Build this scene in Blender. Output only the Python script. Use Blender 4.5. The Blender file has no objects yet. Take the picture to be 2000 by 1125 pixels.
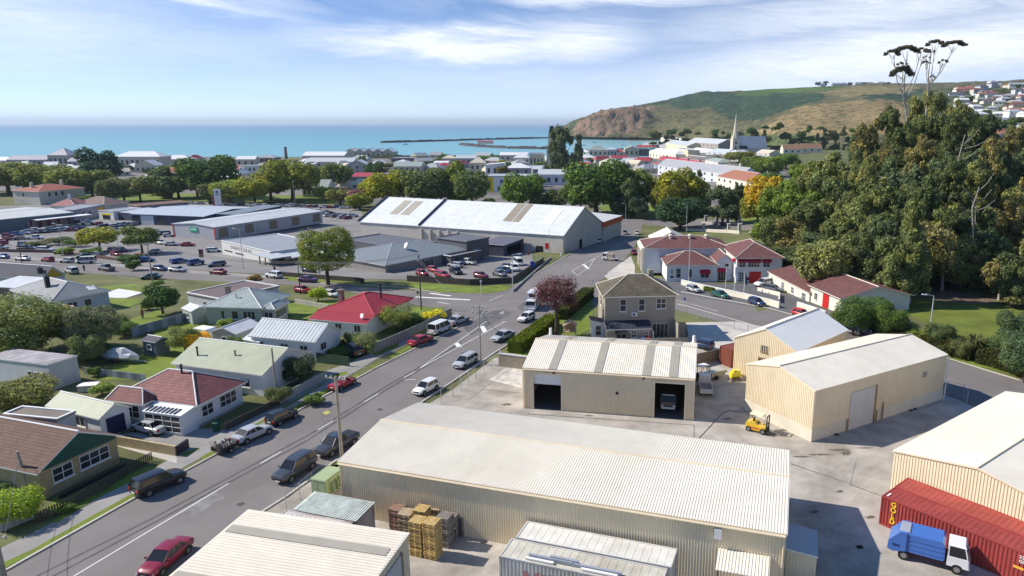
import bpy, bmesh, math, random
from math import radians as R, sin, cos, pi, hypot, atan2, sqrt
from mathutils import Vector, Matrix
random.seed(7)
sc = bpy.context.scene
COL = sc.collection
# ------------------------------------------------------------------ camera
F = 1376.0; CX = 1120.0; CY = 562.5; CH = 34.0
PIT = math.atan((CY-241)/F); CP, SP = cos(PIT), sin(PIT)
cam_d = bpy.data.cameras.new('camera'); cam = bpy.data.objects.new('camera', cam_d); COL.objects.link(cam)
cam.location = (0, 0, CH); cam.rotation_euler = (pi/2-PIT, 0, 0)
cam_d.sensor_width = 36; cam_d.lens = 36*F/2000; cam_d.shift_x = (1000-CX)/2000
cam_d.clip_start = .5; cam_d.clip_end = 120000
sc.camera = cam
# ------------------------------------------------------------------ light
SUN_AZ = 170.0; SUN_EL = 39.0           # direction towards the sun, degrees from +x
sd = bpy.data.lights.new('sun', 'SUN'); sd.energy = 4.9; sd.angle = R(.5); sd.color = (1, .93, .82)
so = bpy.data.objects.new('sun', sd); COL.objects.link(so)
so.rotation_euler = Vector((cos(R(SUN_AZ))*cos(R(SUN_EL)), sin(R(SUN_AZ))*cos(R(SUN_EL)), sin(R(SUN_EL)))).to_track_quat('Z', 'Y').to_euler()
sc.view_settings.view_transform = 'Standard'; sc.view_settings.look = 'None'
sc.view_settings.exposure = 0.40; sc.view_settings.gamma = 1

W = bpy.data.worlds.new('World'); sc.world = W; W.use_nodes = True
class NT:
    """tiny node helper"""
    def __init__(s, nt): s.nt = nt; nt.nodes.clear()
    def n(s, t, **k):
        o = s.nt.nodes.new(t)
        for a, v in k.items():
            if a.startswith('i_'):
                o.inputs[a[2:].replace('_', ' ')].default_value = v
            else: setattr(o, a, v)
        return o
    def l(s, a, b): s.nt.links.new(a, b)
    def math(s, op, a, b=None, c=None, clamp=False):
        o = s.nt.nodes.new('ShaderNodeMath'); o.operation = op; o.use_clamp = clamp
        for i, v in enumerate((a, b, c)):
            if v is None: continue
            if isinstance(v, (int, float)): o.inputs[i].default_value = v
            else: s.l(v, o.inputs[i])
        return o.outputs[0]
    def mix(s, f, a, b, mode='MIX'):
        o = s.nt.nodes.new('ShaderNodeMix'); o.data_type = 'RGBA'; o.blend_type = mode
        for i, v in ((0, f), (6, a), (7, b)):
            if isinstance(v, (int, float)): o.inputs[i].default_value = v
            elif isinstance(v, tuple): o.inputs[i].default_value = (*v[:3], 1)
            else: s.l(v, o.inputs[i])
        return o.outputs[2]
    def ramp(s, f, pts):
        o = s.nt.nodes.new('ShaderNodeValToRGB'); e = o.color_ramp.elements
        while len(e) < len(pts): e.new(.5)
        for el, (p, c) in zip(e, pts):
            el.position = p; el.color = (c, c, c, 1) if isinstance(c, (int, float)) else (*c, 1)
        s.l(f, o.inputs[0]); return o.outputs[0]
w = NT(W.node_tree)
tc = w.n('ShaderNodeTexCoord'); sep = w.n('ShaderNodeSeparateXYZ'); w.l(tc.outputs['Generated'], sep.inputs[0])
X_, Y_, Z_ = sep.outputs
zs = w.math('MULTIPLY', w.math('MAXIMUM', Z_, 0.0), 4.5)
cmb = w.n('ShaderNodeCombineXYZ'); w.l(X_, cmb.inputs[0]); w.l(Y_, cmb.inputs[1]); w.l(w.math('ADD', zs, .02), cmb.inputs[2])
nrm = w.n('ShaderNodeVectorMath', operation='NORMALIZE'); w.l(cmb.outputs[0], nrm.inputs[0])
sky = w.n('ShaderNodeTexSky', sky_type='NISHITA', sun_disc=False, sun_elevation=R(SUN_EL), sun_rotation=R(90-SUN_AZ), air_density=1.0, dust_density=.3, ozone_density=2.0, altitude=50)
w.l(nrm.outputs[0], sky.inputs[0])
az = w.math('ARCTAN2', X_, Y_)
def pu(px): return math.atan((px-CX)/1413.)
def pv(py): return (241-py)/1413.
# wispy high cloud, laid out by compass direction and height above the horizon
cv = w.n('ShaderNodeCombineXYZ'); w.l(w.math('MULTIPLY', az, 3.2), cv.inputs[0])
w.l(w.math('ADD', w.math('MULTIPLY', Z_, 22.), w.math('MULTIPLY', az, 1.1)), cv.inputs[1])
nz = w.n('ShaderNodeTexNoise', i_Scale=1.0, i_Detail=9.0, i_Roughness=.62, i_Distortion=1.2); w.l(cv.outputs[0], nz.inputs['Vector'])
nz2 = w.n('ShaderNodeTexNoise', i_Scale=3.7, i_Detail=6.0, i_Roughness=.7, i_Distortion=2.0); w.l(cv.outputs[0], nz2.inputs['Vector'])
pert = w.math('SUBTRACT', nz.outputs[0], .5)
tot = None
for (px, py, rx, ry, st, tilt) in [(900, 100, 300, 32, .95, .0), (1120, 92, 150, 38, .85, .05), (700, 104, 150, 10, .6, .0),
                             (1800, 120, 560, 62, .95, .10), (1700, 45, 420, 40, .7, .09), (1200, 15, 260, 22, .75, -.02), (1450, 60, 260, 30, .35, .1), (300, 30, 260, 22, .75, -.13), (50, 90, 260, 70, .55, -.05),
                             (300, 110, 420, 40, .35, .0), (1150, 160, 700, 40, .35, .0), (480, 30, 160, 14, .4, -.15)]:
    du = w.math('ADD', w.math('SUBTRACT', az, pu(px)), w.math('MULTIPLY', pert, .12))
    dv = w.math('ADD', w.math('SUBTRACT', Z_, pv(py)), w.math('MULTIPLY', pert, .075))
    dv = w.math('SUBTRACT', dv, w.math('MULTIPLY', du, tilt))
    a = w.math('MULTIPLY', du, 1413./rx); b = w.math('MULTIPLY', dv, 1413./ry)
    r2 = w.math('ADD', w.math('MULTIPLY', a, a), w.math('MULTIPLY', b, b))
    g = w.math('MULTIPLY', w.math('EXPONENT', w.math('MULTIPLY', r2, -1.0)), st)
    tot = g if tot is None else w.math('MAXIMUM', tot, g)
streak = w.ramp(nz2.outputs[0], [(.25, .65), (.65, 1.0)])
cl = w.math('MULTIPLY', w.math('MULTIPLY', tot, 1.25), streak, clamp=True)
gen = w.math('MULTIPLY', w.ramp(nz.outputs[0], [(.46, 0.), (.78, .42)]), w.ramp(Z_, [(0., .6), (.35, .25), (.6, 0.)]))
cl = w.math('MAXIMUM', cl, gen)
hz = w.math('MULTIPLY', w.math('EXPONENT', w.math('MULTIPLY', w.math('MAXIMUM', Z_, 0.), -19.)), .85)
cl = w.math('SUBTRACT', 1., w.math('MULTIPLY', w.math('SUBTRACT', 1., cl), w.math('SUBTRACT', 1., hz)))
blue = w.mix(1., sky.outputs[0], (.74, .98, 1.18), 'MULTIPLY')
mixc = w.mix(cl, blue, (6.0, 6.35, 6.9))
bg = w.n('ShaderNodeBackground', i_Strength=.132); w.l(mixc, bg.inputs[0])
wo = w.n('ShaderNodeOutputWorld'); w.l(bg.outputs[0], wo.inputs[0])

# ------------------------------------------------------------------ survey: pixel of the 2000 px photo -> place on the ground
KN = [(-400, 0), (120, 0), (160, -2), (210, -5), (270, -7.5), (400, -9), (1000, -11)]
def gz(x, y):
    k = KN
    if y <= k[0][0]: return 0.
    for (a, za), (b, zb) in zip(k, k[1:]):
        if y <= b:
            z = za+(zb-za)*(y-a)/(b-a); break
    else: z = k[-1][1]
    s = min(max((x-30-.1*(y-100))/60., 0), 1)      # the park and the hill on the right do not fall away
    return z*(1-s)
SEA = -12.5
def ray(px, py):
    a = (px-CX)/F; b = (CY-py)/F
    return (a, CP+b*SP, b*CP-SP)
def PE(px, py, h=0.):
    r = ray(px, py); z = h
    for i in range(12):
        t = (z-CH)/min(r[2], -1e-4); z = .5*z+.5*(gz(r[0]*t, r[1]*t)+h) if i else gz(r[0]*t, r[1]*t)+h
    t = (z-CH)/r[2]
    return Vector((r[0]*t, r[1]*t, z))
def PD(px, py, D):
    r = ray(px, py); t = D/r[1]; return Vector((r[0]*t, D, CH+r[2]*t))
def proj(v):
    d = v[1]*CP-(v[2]-CH)*SP; u = v[1]*SP+(v[2]-CH)*CP
    return (CX+F*v[0]/d, CY-F*u/d)
def zat(v, py):
    k = (CY-py)/F; return CH+v[1]*(k*CP-SP)/(CP+k*SP)
def mpp(v):          # metres per photo pixel at a point
    return (v[1]*CP-(v[2]-CH)*SP)/F
def ang(a, b):
    A = PE(*a); B = PE(*b); return atan2(B.y-A.y, B.x-A.x)

# ------------------------------------------------------------------ things
THINGS = []
def thing(name, label, cat, loc=(0, 0, 0), rz=0, group=None, data=None):
    o = bpy.data.objects.new(name, data); COL.objects.link(o)
    o.location = loc; o.rotation_euler = (0, 0, rz)
    o['label'] = label; o['category'] = cat
    if group: o['group'] = group
    THINGS.append(o); return o
class MB:
    def __init__(s): s.v = []; s.f = []; s.m = []; s.T = None
    def add(s, vs, fs, m=0):
        k = len(s.v)
        if s.T is not None: vs = [s.T @ Vector(p) for p in vs]
        s.v += [tuple(p) for p in vs]; s.f += [tuple(i+k for i in f) for f in fs]; s.m += [m]*len(fs)
    def box(s, x0, y0, z0, x1, y1, z1, m=0):
        if x1 < x0: x0, x1 = x1, x0
        if y1 < y0: y0, y1 = y1, y0
        if z1 < z0: z0, z1 = z1, z0
        s.add([(x0,y0,z0),(x1,y0,z0),(x1,y1,z0),(x0,y1,z0),(x0,y0,z1),(x1,y0,z1),(x1,y1,z1),(x0,y1,z1)],
              [(0,3,2,1),(4,5,6,7),(0,1,5,4),(1,2,6,5),(2,3,7,6),(3,0,4,7)], m)
    def hexa(s, b, t, m=0):     # bottom and top quads
        s.add(list(b)+list(t), [(0,3,2,1),(4,5,6,7),(0,1,5,4),(1,2,6,5),(2,3,7,6),(3,0,4,7)], m)
    def poly(s, vs, m=0): s.add(vs, [tuple(range(len(vs)))], m)
    def prism(s, pts, z0, z1, m=0, mt=None):   # ccw xy outline
        n = len(pts)
        s.add([(p[0],p[1],z0) for p in pts]+[(p[0],p[1],z1) for p in pts],
              [tuple(range(n-1,-1,-1))]+[(i,(i+1)%n,n+(i+1)%n,n+i) for i in range(n)], m)
        s.add([(p[0],p[1],z1) for p in pts], [tuple(range(n))], m if mt is None else mt)
        # reuse of top face as own verts keeps materials apart
    def tube(s, a, b, r0, r1=None, n=6, m=0, cap=True):
        r1 = r0 if r1 is None else r1
        a = Vector(a); b = Vector(b); d = (b-a)
        if d.length < 1e-6: return
        q = d.to_track_quat('Z', 'Y')
        ring = [q @ Vector((cos(2*pi*i/n), sin(2*pi*i/n), 0)) for i in range(n)]
        vs = [a+p*r0 for p in ring]+[b+p*r1 for p in ring]
        fs = [(i,(i+1)%n,n+(i+1)%n,n+i) for i in range(n)]
        if cap: fs += [tuple(range(n-1,-1,-1)), tuple(range(n,2*n))]
        s.add(vs, fs, m)
    def path(s, pts, r0, r1=None, n=6, m=0):
        r1 = r0 if r1 is None else r1; k = len(pts)-1
        for i in range(k): s.tube(pts[i], pts[i+1], r0+(r1-r0)*i/k, r0+(r1-r0)*(i+1)/k, n, m)
    def mesh(s, name, mats, smooth=False):
        me = bpy.data.meshes.new(name); me.from_pydata(s.v, [], s.f)
        for m in (mats if isinstance(mats, (list, tuple)) else [mats]): me.materials.append(m)
        me.polygons.foreach_set('material_index', s.m)
        if smooth: me.polygons.foreach_set('use_smooth', [True]*len(s.f))
        me.update(); return me
    def build(s, name, mats, parent=None, smooth=False, color=None):
        o = bpy.data.objects.new(name, s.mesh(name, mats, smooth)); COL.objects.link(o)
        if parent is not None: o.parent = parent
        if color: o.color = (*color, 1)
        return o
def solo(mb, name, label, cat, mats, group=None, loc=(0,0,0), rz=0, smooth=False, color=None):
    o = thing(name, label, cat, loc, rz, group, mb.mesh(name, mats, smooth))
    if color: o.color = (*color, 1)
    return o
def part(me, name, parent, color=None):
    o = bpy.data.objects.new(name, me); COL.objects.link(o); o.parent = parent
    if color: o.color = (*color, 1)
    return o

# ------------------------------------------------------------------ materials
_M = {}
def mat(key, col=(.5,.5,.5), rough=.75, var=.12, scale=.6, spec=.3, metal=0., pat=None, p=(), bump=0., objcol=False, stain=0., coat=0.):
    if key in _M: return _M[key]
    m = bpy.data.materials.new(key); m.use_nodes = True; _M[key] = m
    t = NT(m.node_tree); bs = t.n('ShaderNodeBsdfPrincipled', i_Roughness=rough, i_Metallic=metal); out = t.n('ShaderNodeOutputMaterial')
    bs.inputs['Specular IOR Level'].default_value = spec
    if coat: bs.inputs['Coat Weight'].default_value = coat; bs.inputs['Coat Roughness'].default_value = .05
    t.l(bs.outputs[0], out.inputs[0])
    tc = t.n('ShaderNodeTexCoord'); obj = tc.outputs['Object']
    n1 = t.n('ShaderNodeTexNoise', i_Scale=scale, i_Detail=5., i_Roughness=.6); t.l(obj, n1.inputs['Vector'])
    if objcol:
        oi = t.n('ShaderNodeObjectInfo'); base = oi.outputs['Color']
    else:
        c = t.n('ShaderNodeRGB'); c.outputs[0].default_value = (*col, 1); base = c.outputs[0]
    f = t.ramp(n1.outputs[0], [(.3, 1-var), (.7, 1+var*.5)])
    cc = t.mix(1., base, f, 'MULTIPLY')
    if stain:
        n2 = t.n('ShaderNodeTexNoise', i_Scale=scale*.23, i_Detail=8., i_Roughness=.75, i_Distortion=.8); t.l(obj, n2.inputs['Vector'])
        g = t.ramp(n2.outputs[0], [(.42, 0.), (.66, stain)])
        cc = t.mix(g, cc, t.mix(1., cc, (.55, .5, .45), 'MULTIPLY'))
    hgt = None
    sp = t.n('ShaderNodeSeparateXYZ'); t.l(obj, sp.inputs[0])
    if pat in ('corr', 'wallcorr', 'board', 'tile', 'brick'):
        ns = t.n('ShaderNodeSeparateXYZ'); t.l(tc.outputs['Normal'], ns.inputs[0])
        sel = t.math('GREATER_THAN', t.math('ABSOLUTE', ns.outputs[0]), t.math('ABSOLUTE', ns.outputs[1]))
        al = t.math('ADD', t.math('MULTIPLY', sp.outputs[1], sel), t.math('MULTIPLY', sp.outputs[0], t.math('SUBTRACT', 1., sel)))
        pitch = p[0]
        if pat in ('corr', 'wallcorr'):
            s_ = t.math('SINE', t.math('MULTIPLY', al, 2*pi/pitch))
            hgt = s_; dk = t.ramp(s_, [(.0, 1-p[1]), (.5, 1.)])
            cc = t.mix(1., cc, dk, 'MULTIPLY')
        elif pat == 'board':
            fr = t.math('FRACT', t.math('DIVIDE', sp.outputs[2], pitch)); hgt = fr
            cc = t.mix(1., cc, t.ramp(fr, [(.0, 1-p[1]), (.14, 1.)]), 'MULTIPLY')
        elif pat == 'tile':
            fr = t.math('FRACT', t.math('DIVIDE', sp.outputs[2], pitch)); hgt = t.math('MULTIPLY', fr, -1.)
            f2 = t.math('FRACT', t.math('ADD', t.math('DIVIDE', al, p[2]), t.math('MULTIPLY', t.math('FLOOR', t.math('DIVIDE', sp.outputs[2], pitch)), .5)))
            cc = t.mix(1., cc, t.ramp(fr, [(.0, 1-p[1]), (.25, 1.), (.9, 1.08)]), 'MULTIPLY')
            cc = t.mix(1., cc, t.ramp(f2, [(.0, 1-p[1]*.5), (.15, 1.)]), 'MULTIPLY')
            wn = t.n('ShaderNodeTexWhiteNoise', noise_dimensions='2D'); cx = t.n('ShaderNodeCombineXYZ')
            t.l(t.math('FLOOR', t.math('DIVIDE', al, p[2])), cx.inputs[0]); t.l(t.math('FLOOR', t.math('DIVIDE', sp.outputs[2], pitch)), cx.inputs[1]); t.l(cx.outputs[0], wn.inputs[0])
            cc = t.mix(1., cc, t.ramp(wn.outputs[0], [(0., .82), (1., 1.12)]), 'MULTIPLY')
        elif pat == 'brick':
            cx = t.n('ShaderNodeCombineXYZ'); t.l(al, cx.inputs[0]); t.l(sp.outputs[2], cx.inputs[1])
            br = t.n('ShaderNodeTexBrick', i_Scale=1., i_Mortar_Size=.012*p[0]/.09, i_Brick_Width=p[0]*3, i_Row_Height=p[0])
            br.inputs['Color1'].default_value = (1,1,1,1); br.inputs['Color2'].default_value = (.8,.78,.75,1); br.inputs['Mortar'].default_value = (.6,.6,.6,1)
            t.l(cx.outputs[0], br.inputs['Vector']); cc = t.mix(1., cc, br.outputs[0], 'MULTIPLY')
    if hgt is not None or bump:
        b = t.n('ShaderNodeBump'); b.inputs['Strength'].default_value = .6 if hgt is not None else bump
        b.inputs['Distance'].default_value = .03
        if hgt is not None: t.l(hgt, b.inputs['Height'])
        else:
            n3 = t.n('ShaderNodeTexNoise', i_Scale=scale*14, i_Detail=4.); t.l(obj, n3.inputs['Vector']); t.l(n3.outputs[0], b.inputs['Height'])
        t.l(b.outputs[0], bs.inputs['Normal'])
    t.l(cc, bs.inputs['Base Color']); return m
def corr(key, col=(.5,.5,.5), pitch=.4, dk=.12, **k): return mat(key, col, rough=k.pop('rough', .5), pat='corr', p=(pitch, dk), **k)
def tile(key, col=(.5,.5,.5), dk=.45, row=.14, w_=.5, **k): return mat(key, col, pat='tile', p=(row, dk, w_), **k)
def foliage_mat():
    m = bpy.data.materials.new('foliage'); m.use_nodes = True; t = NT(m.node_tree)
    bs = t.n('ShaderNodeBsdfPrincipled', i_Roughness=.7); bs.inputs['Specular IOR Level'].default_value = .15
    oi = t.n('ShaderNodeObjectInfo'); ge = t.n('ShaderNodeNewGeometry')
    f = t.ramp(ge.outputs['Random Per Island'], [(0., .45), (.6, 1.), (1., 1.7)])
    c = t.mix(1., oi.outputs['Color'], f, 'MULTIPLY')
    tcn = t.n('ShaderNodeTexCoord'); nn = t.n('ShaderNodeTexNoise', i_Scale=2.2, i_Detail=3.); t.l(tcn.outputs['Object'], nn.inputs['Vector'])
    c = t.mix(t.ramp(nn.outputs[0], [(.4, 0.), (.65, .55)]), c, t.mix(1., c, (1.55, 1.25, .55), 'MULTIPLY'))
    t.l(c, bs.inputs['Base Color'])
    tr = t.n('ShaderNodeBsdfTranslucent'); t.l(c, tr.inputs[0]); ms = t.n('ShaderNodeMixShader'); ms.inputs[0].default_value = .38
    t.l(bs.outputs[0], ms.inputs[1]); t.l(tr.outputs[0], ms.inputs[2])
    out = t.n('ShaderNodeOutputMaterial'); t.l(ms.outputs[0], out.inputs[0]); return m
FOL = foliage_mat()
CREAM = (.82, .70, .49)
m_cream = mat('cream_steel', CREAM, rough=.45, var=.06, spec=.4, stain=.22)
m_cream_roof = mat('cream_roof_steel', (.84, .765, .63), rough=.42, var=.06, spec=.4, stain=.22)
m_skylight = mat('skylight_sheet', (.40, .37, .31), rough=.8, spec=.1, var=.1)
m_conc = mat('concrete', (.45, .415, .37), rough=.85, var=.3, scale=.3, stain=.8, bump=.2)
m_conc2 = mat('pale_concrete', (.52, .49, .44), rough=.85, var=.16, scale=.3, stain=.35)
m_asph = mat('asphalt', (.20, .183, .176), rough=.9, var=.16, scale=.12, stain=.4, bump=.3)
m_path = mat('footpath', (.30, .285, .27), rough=.9, var=.15, scale=.4, stain=.3)
m_white = mat('white_paint', (.8, .79, .76), rough=.5, var=.05)
m_mark = mat('road_paint', (.75, .75, .72), rough=.6, var=.12, scale=3)
m_dark = mat('dark_plastic', (.03, .03, .035), rough=.5, var=.1)
m_black = mat('black_interior', (.012, .012, .014), rough=.9)
m_tyre = mat('tyre_rubber', (.02, .02, .02), rough=.85)
m_rim = mat('wheel_alloy', (.33, .33, .34), rough=.3, metal=.7, var=.05)
m_glass = mat('window_glass', (.035, .04, .05), rough=.12, spec=.6, var=.2)
m_cglass = mat('car_glass', (.015, .018, .022), rough=.08, spec=.5, var=.05)
m_paint = mat('car_paint', rough=.28, var=.03, spec=.5, objcol=True, coat=.6)
m_any = mat('painted_surface', rough=.6, var=.1, objcol=True)
m_lamp = mat('lamp_lens', (.8, .8, .78), rough=.1, spec=.6)
m_red = mat('red_lens', (.5, .02, .02), rough=.2)
m_plate = mat('number_plate', (.75, .75, .72), rough=.4)
m_wood = mat('weathered_wood', (.23, .19, .15), rough=.85, var=.3, scale=2)
m_pole = mat('pole_timber', (.33, .31, .26), rough=.85, var=.3, scale=1.5)
m_gal = mat('galvanised_steel', (.5, .51, .52), rough=.4, metal=.4, var=.1)
m_bark = mat('bark', (.11, .085, .065), rough=.9, var=.3, scale=1.5)
m_pbark = mat('pale_bark', (.42, .38, .32), rough=.85, var=.4, scale=.8)
m_grass = mat('grass', (.165, .22, .03), rough=.95, var=.35, scale=.35, stain=.35, bump=.6)
m_grass2 = mat('dry_ground', (.14, .15, .055), rough=.95, var=.4, scale=.12, stain=.5, bump=.6)
m_dirt = mat('leaf_litter', (.17, .12, .085), rough=.95, var=.4, scale=.4, bump=.5)
# ------------------------------------------------------------------ ground sheets
CUTS = sorted(set([k[0] for k in KN]+list(range(120, 420, 20))+list(range(420, 1010, 60))))
def sheet(name, pts, mtl, lift, world=False, kind='structure', thick=0):
    """flat or terrain-following sheet from photo pixels (or world xy)"""
    P = [PE(*p) for p in pts] if not world else [Vector((p[0], p[1], 0)) for p in pts]
    bm = bmesh.new(); vs = [bm.verts.new((p.x, p.y, 0)) for p in P]
    f = bm.faces.new(vs); bm.normal_update()
    if f.normal.z < 0: f.normal_flip()
    bmesh.ops.triangulate(bm, faces=[f])
    ys = [v.co.y for v in bm.verts]; xs = [v.co.x for v in bm.verts]
    for c in CUTS:
        if min(ys) < c < max(ys):
            bmesh.ops.bisect_plane(bm, geom=bm.verts[:]+bm.edges[:]+bm.faces[:], plane_co=(0, c, 0), plane_no=(0, 1, 0), dist=1e-4)
    if max(ys) > 115:
        for c in range(30, 200, 12):
            if min(xs) < c < max(xs):
                bmesh.ops.bisect_plane(bm, geom=bm.verts[:]+bm.edges[:]+bm.faces[:], plane_co=(c, 0, 0), plane_no=(1, 0, 0), dist=1e-4)
    for v in bm.verts: v.co.z = gz(v.co.x, v.co.y)+lift*(1+max(0, v.co.y-150)/60.)
    if thick:
        r = bmesh.ops.extrude_face_region(bm, geom=bm.faces[:])
        for e in r['geom']:
            if isinstance(e, bmesh.types.BMVert): e.co.z += thick
    me = bpy.data.meshes.new(name); bm.to_mesh(me); bm.free(); me.materials.append(mtl)
    o = bpy.data.objects.new(name, me); COL.objects.link(o); o['kind'] = kind; return o
# land as one big sheet, then the sea
def land():
    xs = sorted([-1600, -900, -500, -300, -150, -60, 0, 149.5]+list(range(30, 200, 12)))+[210, 260, 340, 500, 800, 1500, 2500]
    ys = [-300, -60, 0, 60]+CUTS[1:]+[985, 1000, 1050, 1400, 2000]
    ys = sorted(set(ys)); m = MB(); n = len(xs)
    for y in ys:
        for x in xs:
            z = gz(x, y)
            if y >= 1000 and x < 150: z = SEA-1
            if y >= 1050 and x >= 150: z = -11.
            m.v.append((x, y, z-.02))
    for j in range(len(ys)-1):
        for i in range(n-1): m.f.append((j*n+i, j*n+i+1, (j+1)*n+i+1, (j+1)*n+i)); m.m.append(0)
    o = m.build('ground', m_grass2); o['kind'] = 'structure'
land()
def water_mat():
    m = bpy.data.materials.new('sea_water'); m.use_nodes = True; t = NT(m.node_tree)
    bs = t.n('ShaderNodeBsdfPrincipled', i_Roughness=.35); bs.inputs['Specular IOR Level'].default_value = .25
    ge = t.n('ShaderNodeNewGeometry'); sp = t.n('ShaderNodeSeparateXYZ'); t.l(ge.outputs['Position'], sp.inputs[0])
    # depth: shallow turquoise near the shore, deep blue far out
    inv = t.math('DIVIDE', 1000., t.math('MAXIMUM', sp.outputs[1], 500.))
    mp = t.n('ShaderNodeCombineXYZ'); t.l(t.math('DIVIDE', sp.outputs[0], t.math('MAXIMUM', sp.outputs[1], 500.)), mp.inputs[0]); t.l(t.math('MULTIPLY', inv, 26.), mp.inputs[1])
    n = t.n('ShaderNodeTexNoise', i_Scale=1.6, i_Detail=6., i_Roughness=.55); t.l(mp.outputs[0], n.inputs['Vector'])
    v = t.math('ADD', inv, t.math('MULTIPLY', t.math('SUBTRACT', n.outputs[0], .5), .22))
    c = t.nt.nodes.new('ShaderNodeValToRGB'); e = c.color_ramp.elements
    while len(e) < 5: e.new(.5)
    for el, (p_, q) in zip(e, [(.0, (.12, .22, .36)), (.12, (.10, .23, .38)), (.30, (.10, .30, .38)), (.50, (.14, .36, .42)), (1., (.17, .40, .44))]):
        el.position = p_; el.color = (*q, 1)
    t.l(v, c.inputs[0]); t.l(c.outputs[0], bs.inputs['Base Color'])
    n2 = t.n('ShaderNodeTexNoise', i_Scale=.05, i_Detail=5.); t.l(ge.outputs['Position'], n2.inputs['Vector'])
    b = t.n('ShaderNodeBump'); b.inputs['Strength'].default_value = .25; b.inputs['Distance'].default_value = 1.; t.l(n2.outputs[0], b.inputs['Height']); t.l(b.outputs[0], bs.inputs['Normal'])
    o = t.n('ShaderNodeOutputMaterial'); t.l(bs.outputs[0], o.inputs[0]); return m
m = MB(); m.poly([(-60000, 960, SEA), (60000, 960, SEA), (60000, 90000, SEA), (-60000, 90000, SEA)]); o = m.build('sea', water_mat()); o['kind'] = 'structure'

# streets (photo pixels, beyond the frame edges where needed)
sheet('road', [(-60, 1154), (15, 1112), (262, 973), (470, 862), (590, 798), (740, 716), (812, 680), (880, 647), (925, 622), (890, 612), (860, 604), (780, 590), (640, 562), (560, 556), (330, 545), (120, 530), (-60, 512), (-60, 480+10), (120, 507), (330, 528), (520, 540), (700, 560), (860, 572), (950, 574), (990, 567), (1034, 540), (1100, 502), (1150, 470), (1186, 436), (1186, 424), (700, 396), (300, 388), (300, 378), (700, 386), (1190, 412), (1530, 428), (1620, 440), (1620, 462), (1400, 446), (1256, 438), (1240, 480), (1210, 520), (1155, 563), (1100, 608), (1036, 652), (1000, 668), (965, 690), (860, 762), (700, 868), (640, 910), (510, 1000), (420, 1062), (300, 1140), (-60, 1300)], m_asph, .008)
sheet('road', [(1262, 560), (1340, 575), (1500, 605), (1640, 640), (1850, 702), (2060, 765), (2060, 850), (1840, 770), (1700, 700), (1500, 650), (1440, 640), (1310, 602), (1180, 600), (1130, 590), (1180, 550)], m_asph, .012)
# yard concrete
sheet('yard', [(-100+600, 1010), (560, 972), (660, 905), (800, 810), (880, 764), (965, 700), (1010, 690), (1330, 665), (1420, 650), (1500, 690), (1845, 770), (2060, 860), (2200, 1300), (400, 1300), (380, 1090)], m_conc, .006)
sheet('yard', [(1340, 630), (1440, 628), (1500, 640), (1440, 668), (1400, 690), (1345, 660)], m_conc2, .016)
# footpaths and verges, left side of the street
sheet('footpath', [(-60, 1135), (90, 1070), (230, 985), (440, 868), (600, 782), (735, 702), (860, 640), (900, 620), (893, 610), (830, 640), (690, 705), (610, 735), (560, 765), (430, 842), (300, 915), (200, 965), (90, 1028), (-60, 1100)], m_path, .012)
for pts in [[(-60, 1150), (14, 1108), (140, 1042), (262, 972), (262, 962), (140, 1030), (60, 1075), (-60, 1128)],
            [(300, 930), (330, 915), (349, 922), (320, 938)], [(392, 893), (415, 880), (420, 886), (398, 898)],
            [(100, 1018), (190, 960), (250, 930), (290, 912), (310, 912), (270, 935), (200, 968), (110, 1022)],
            [(352, 888), (385, 873), (390, 877), (362, 892)],
            [(560, 803), (600, 780), (645, 755), (646, 762), (600, 787), (568, 806)], [(545, 800), (570, 785), (620, 755), (640, 742), (625, 755), (560, 795)],
            [(470, 845), (540, 805), (550, 803), (480, 845)], [(640, 735), (676, 725), (680, 730), (640, 742)],
            [(683, 738), (700, 730), (703, 735), (690, 742)], [(722, 716), (742, 709), (743, 712), (728, 720)],
            [(760, 697), (800, 675), (806, 678), (768, 700)], [(726, 690), (775, 670), (780, 676), (735, 696)], [(800, 655), (860, 628), (880, 615), (884, 613), (850, 640), (810, 662)],
            [(790, 552), (945, 560), (975, 556), (998, 560), (990, 567), (950, 573), (860, 570), (800, 561)], [(640, 543), (705, 550), (705, 555), (640, 550)], [(555, 540), (640, 545), (640, 552), (560, 548)],
            [(620, 917), (662, 906), (662, 925), (632, 935)], [(628, 926), (662, 900), (662, 912), (640, 925)]]:
    sheet('verge', pts, m_grass, .022)
# kerbs
def kerb(pts, wd=.22, ht=.12):
    P = [PE(*p) for p in pts]; m = MB()
    for a, b in zip(P, P[1:]):
        d = (b-a); d.z = 0; d.normalize(); n = Vector((-d.y, d.x, 0))*wd/2
        m.hexa([a-n+Vector((0,0,.0)), b-n, b+n, a+n], [v+Vector((0,0,ht)) for v in (a-n, b-n, b+n, a+n)])
    o = m.build('kerb', m_conc2); o['kind'] = 'structure'
kerb([(-30, 1136), (15, 1113), (262, 974), (470, 862), (590, 798), (740, 716), (812, 680), (880, 647), (922, 624)])
kerb([(500, 1008), (560, 970), (640, 912), (700, 868), (860, 762), (965, 690), (1000, 668)])
kerb([(1003, 560), (1034, 542), (1100, 504), (1150, 472)]); kerb([(640, 553), (800, 563), (860, 573), (950, 576), (992, 570)])
kerb([(1330, 570), (1500, 602), (1600, 630), (1700, 658), (1850, 700), (2040, 758)])
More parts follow.
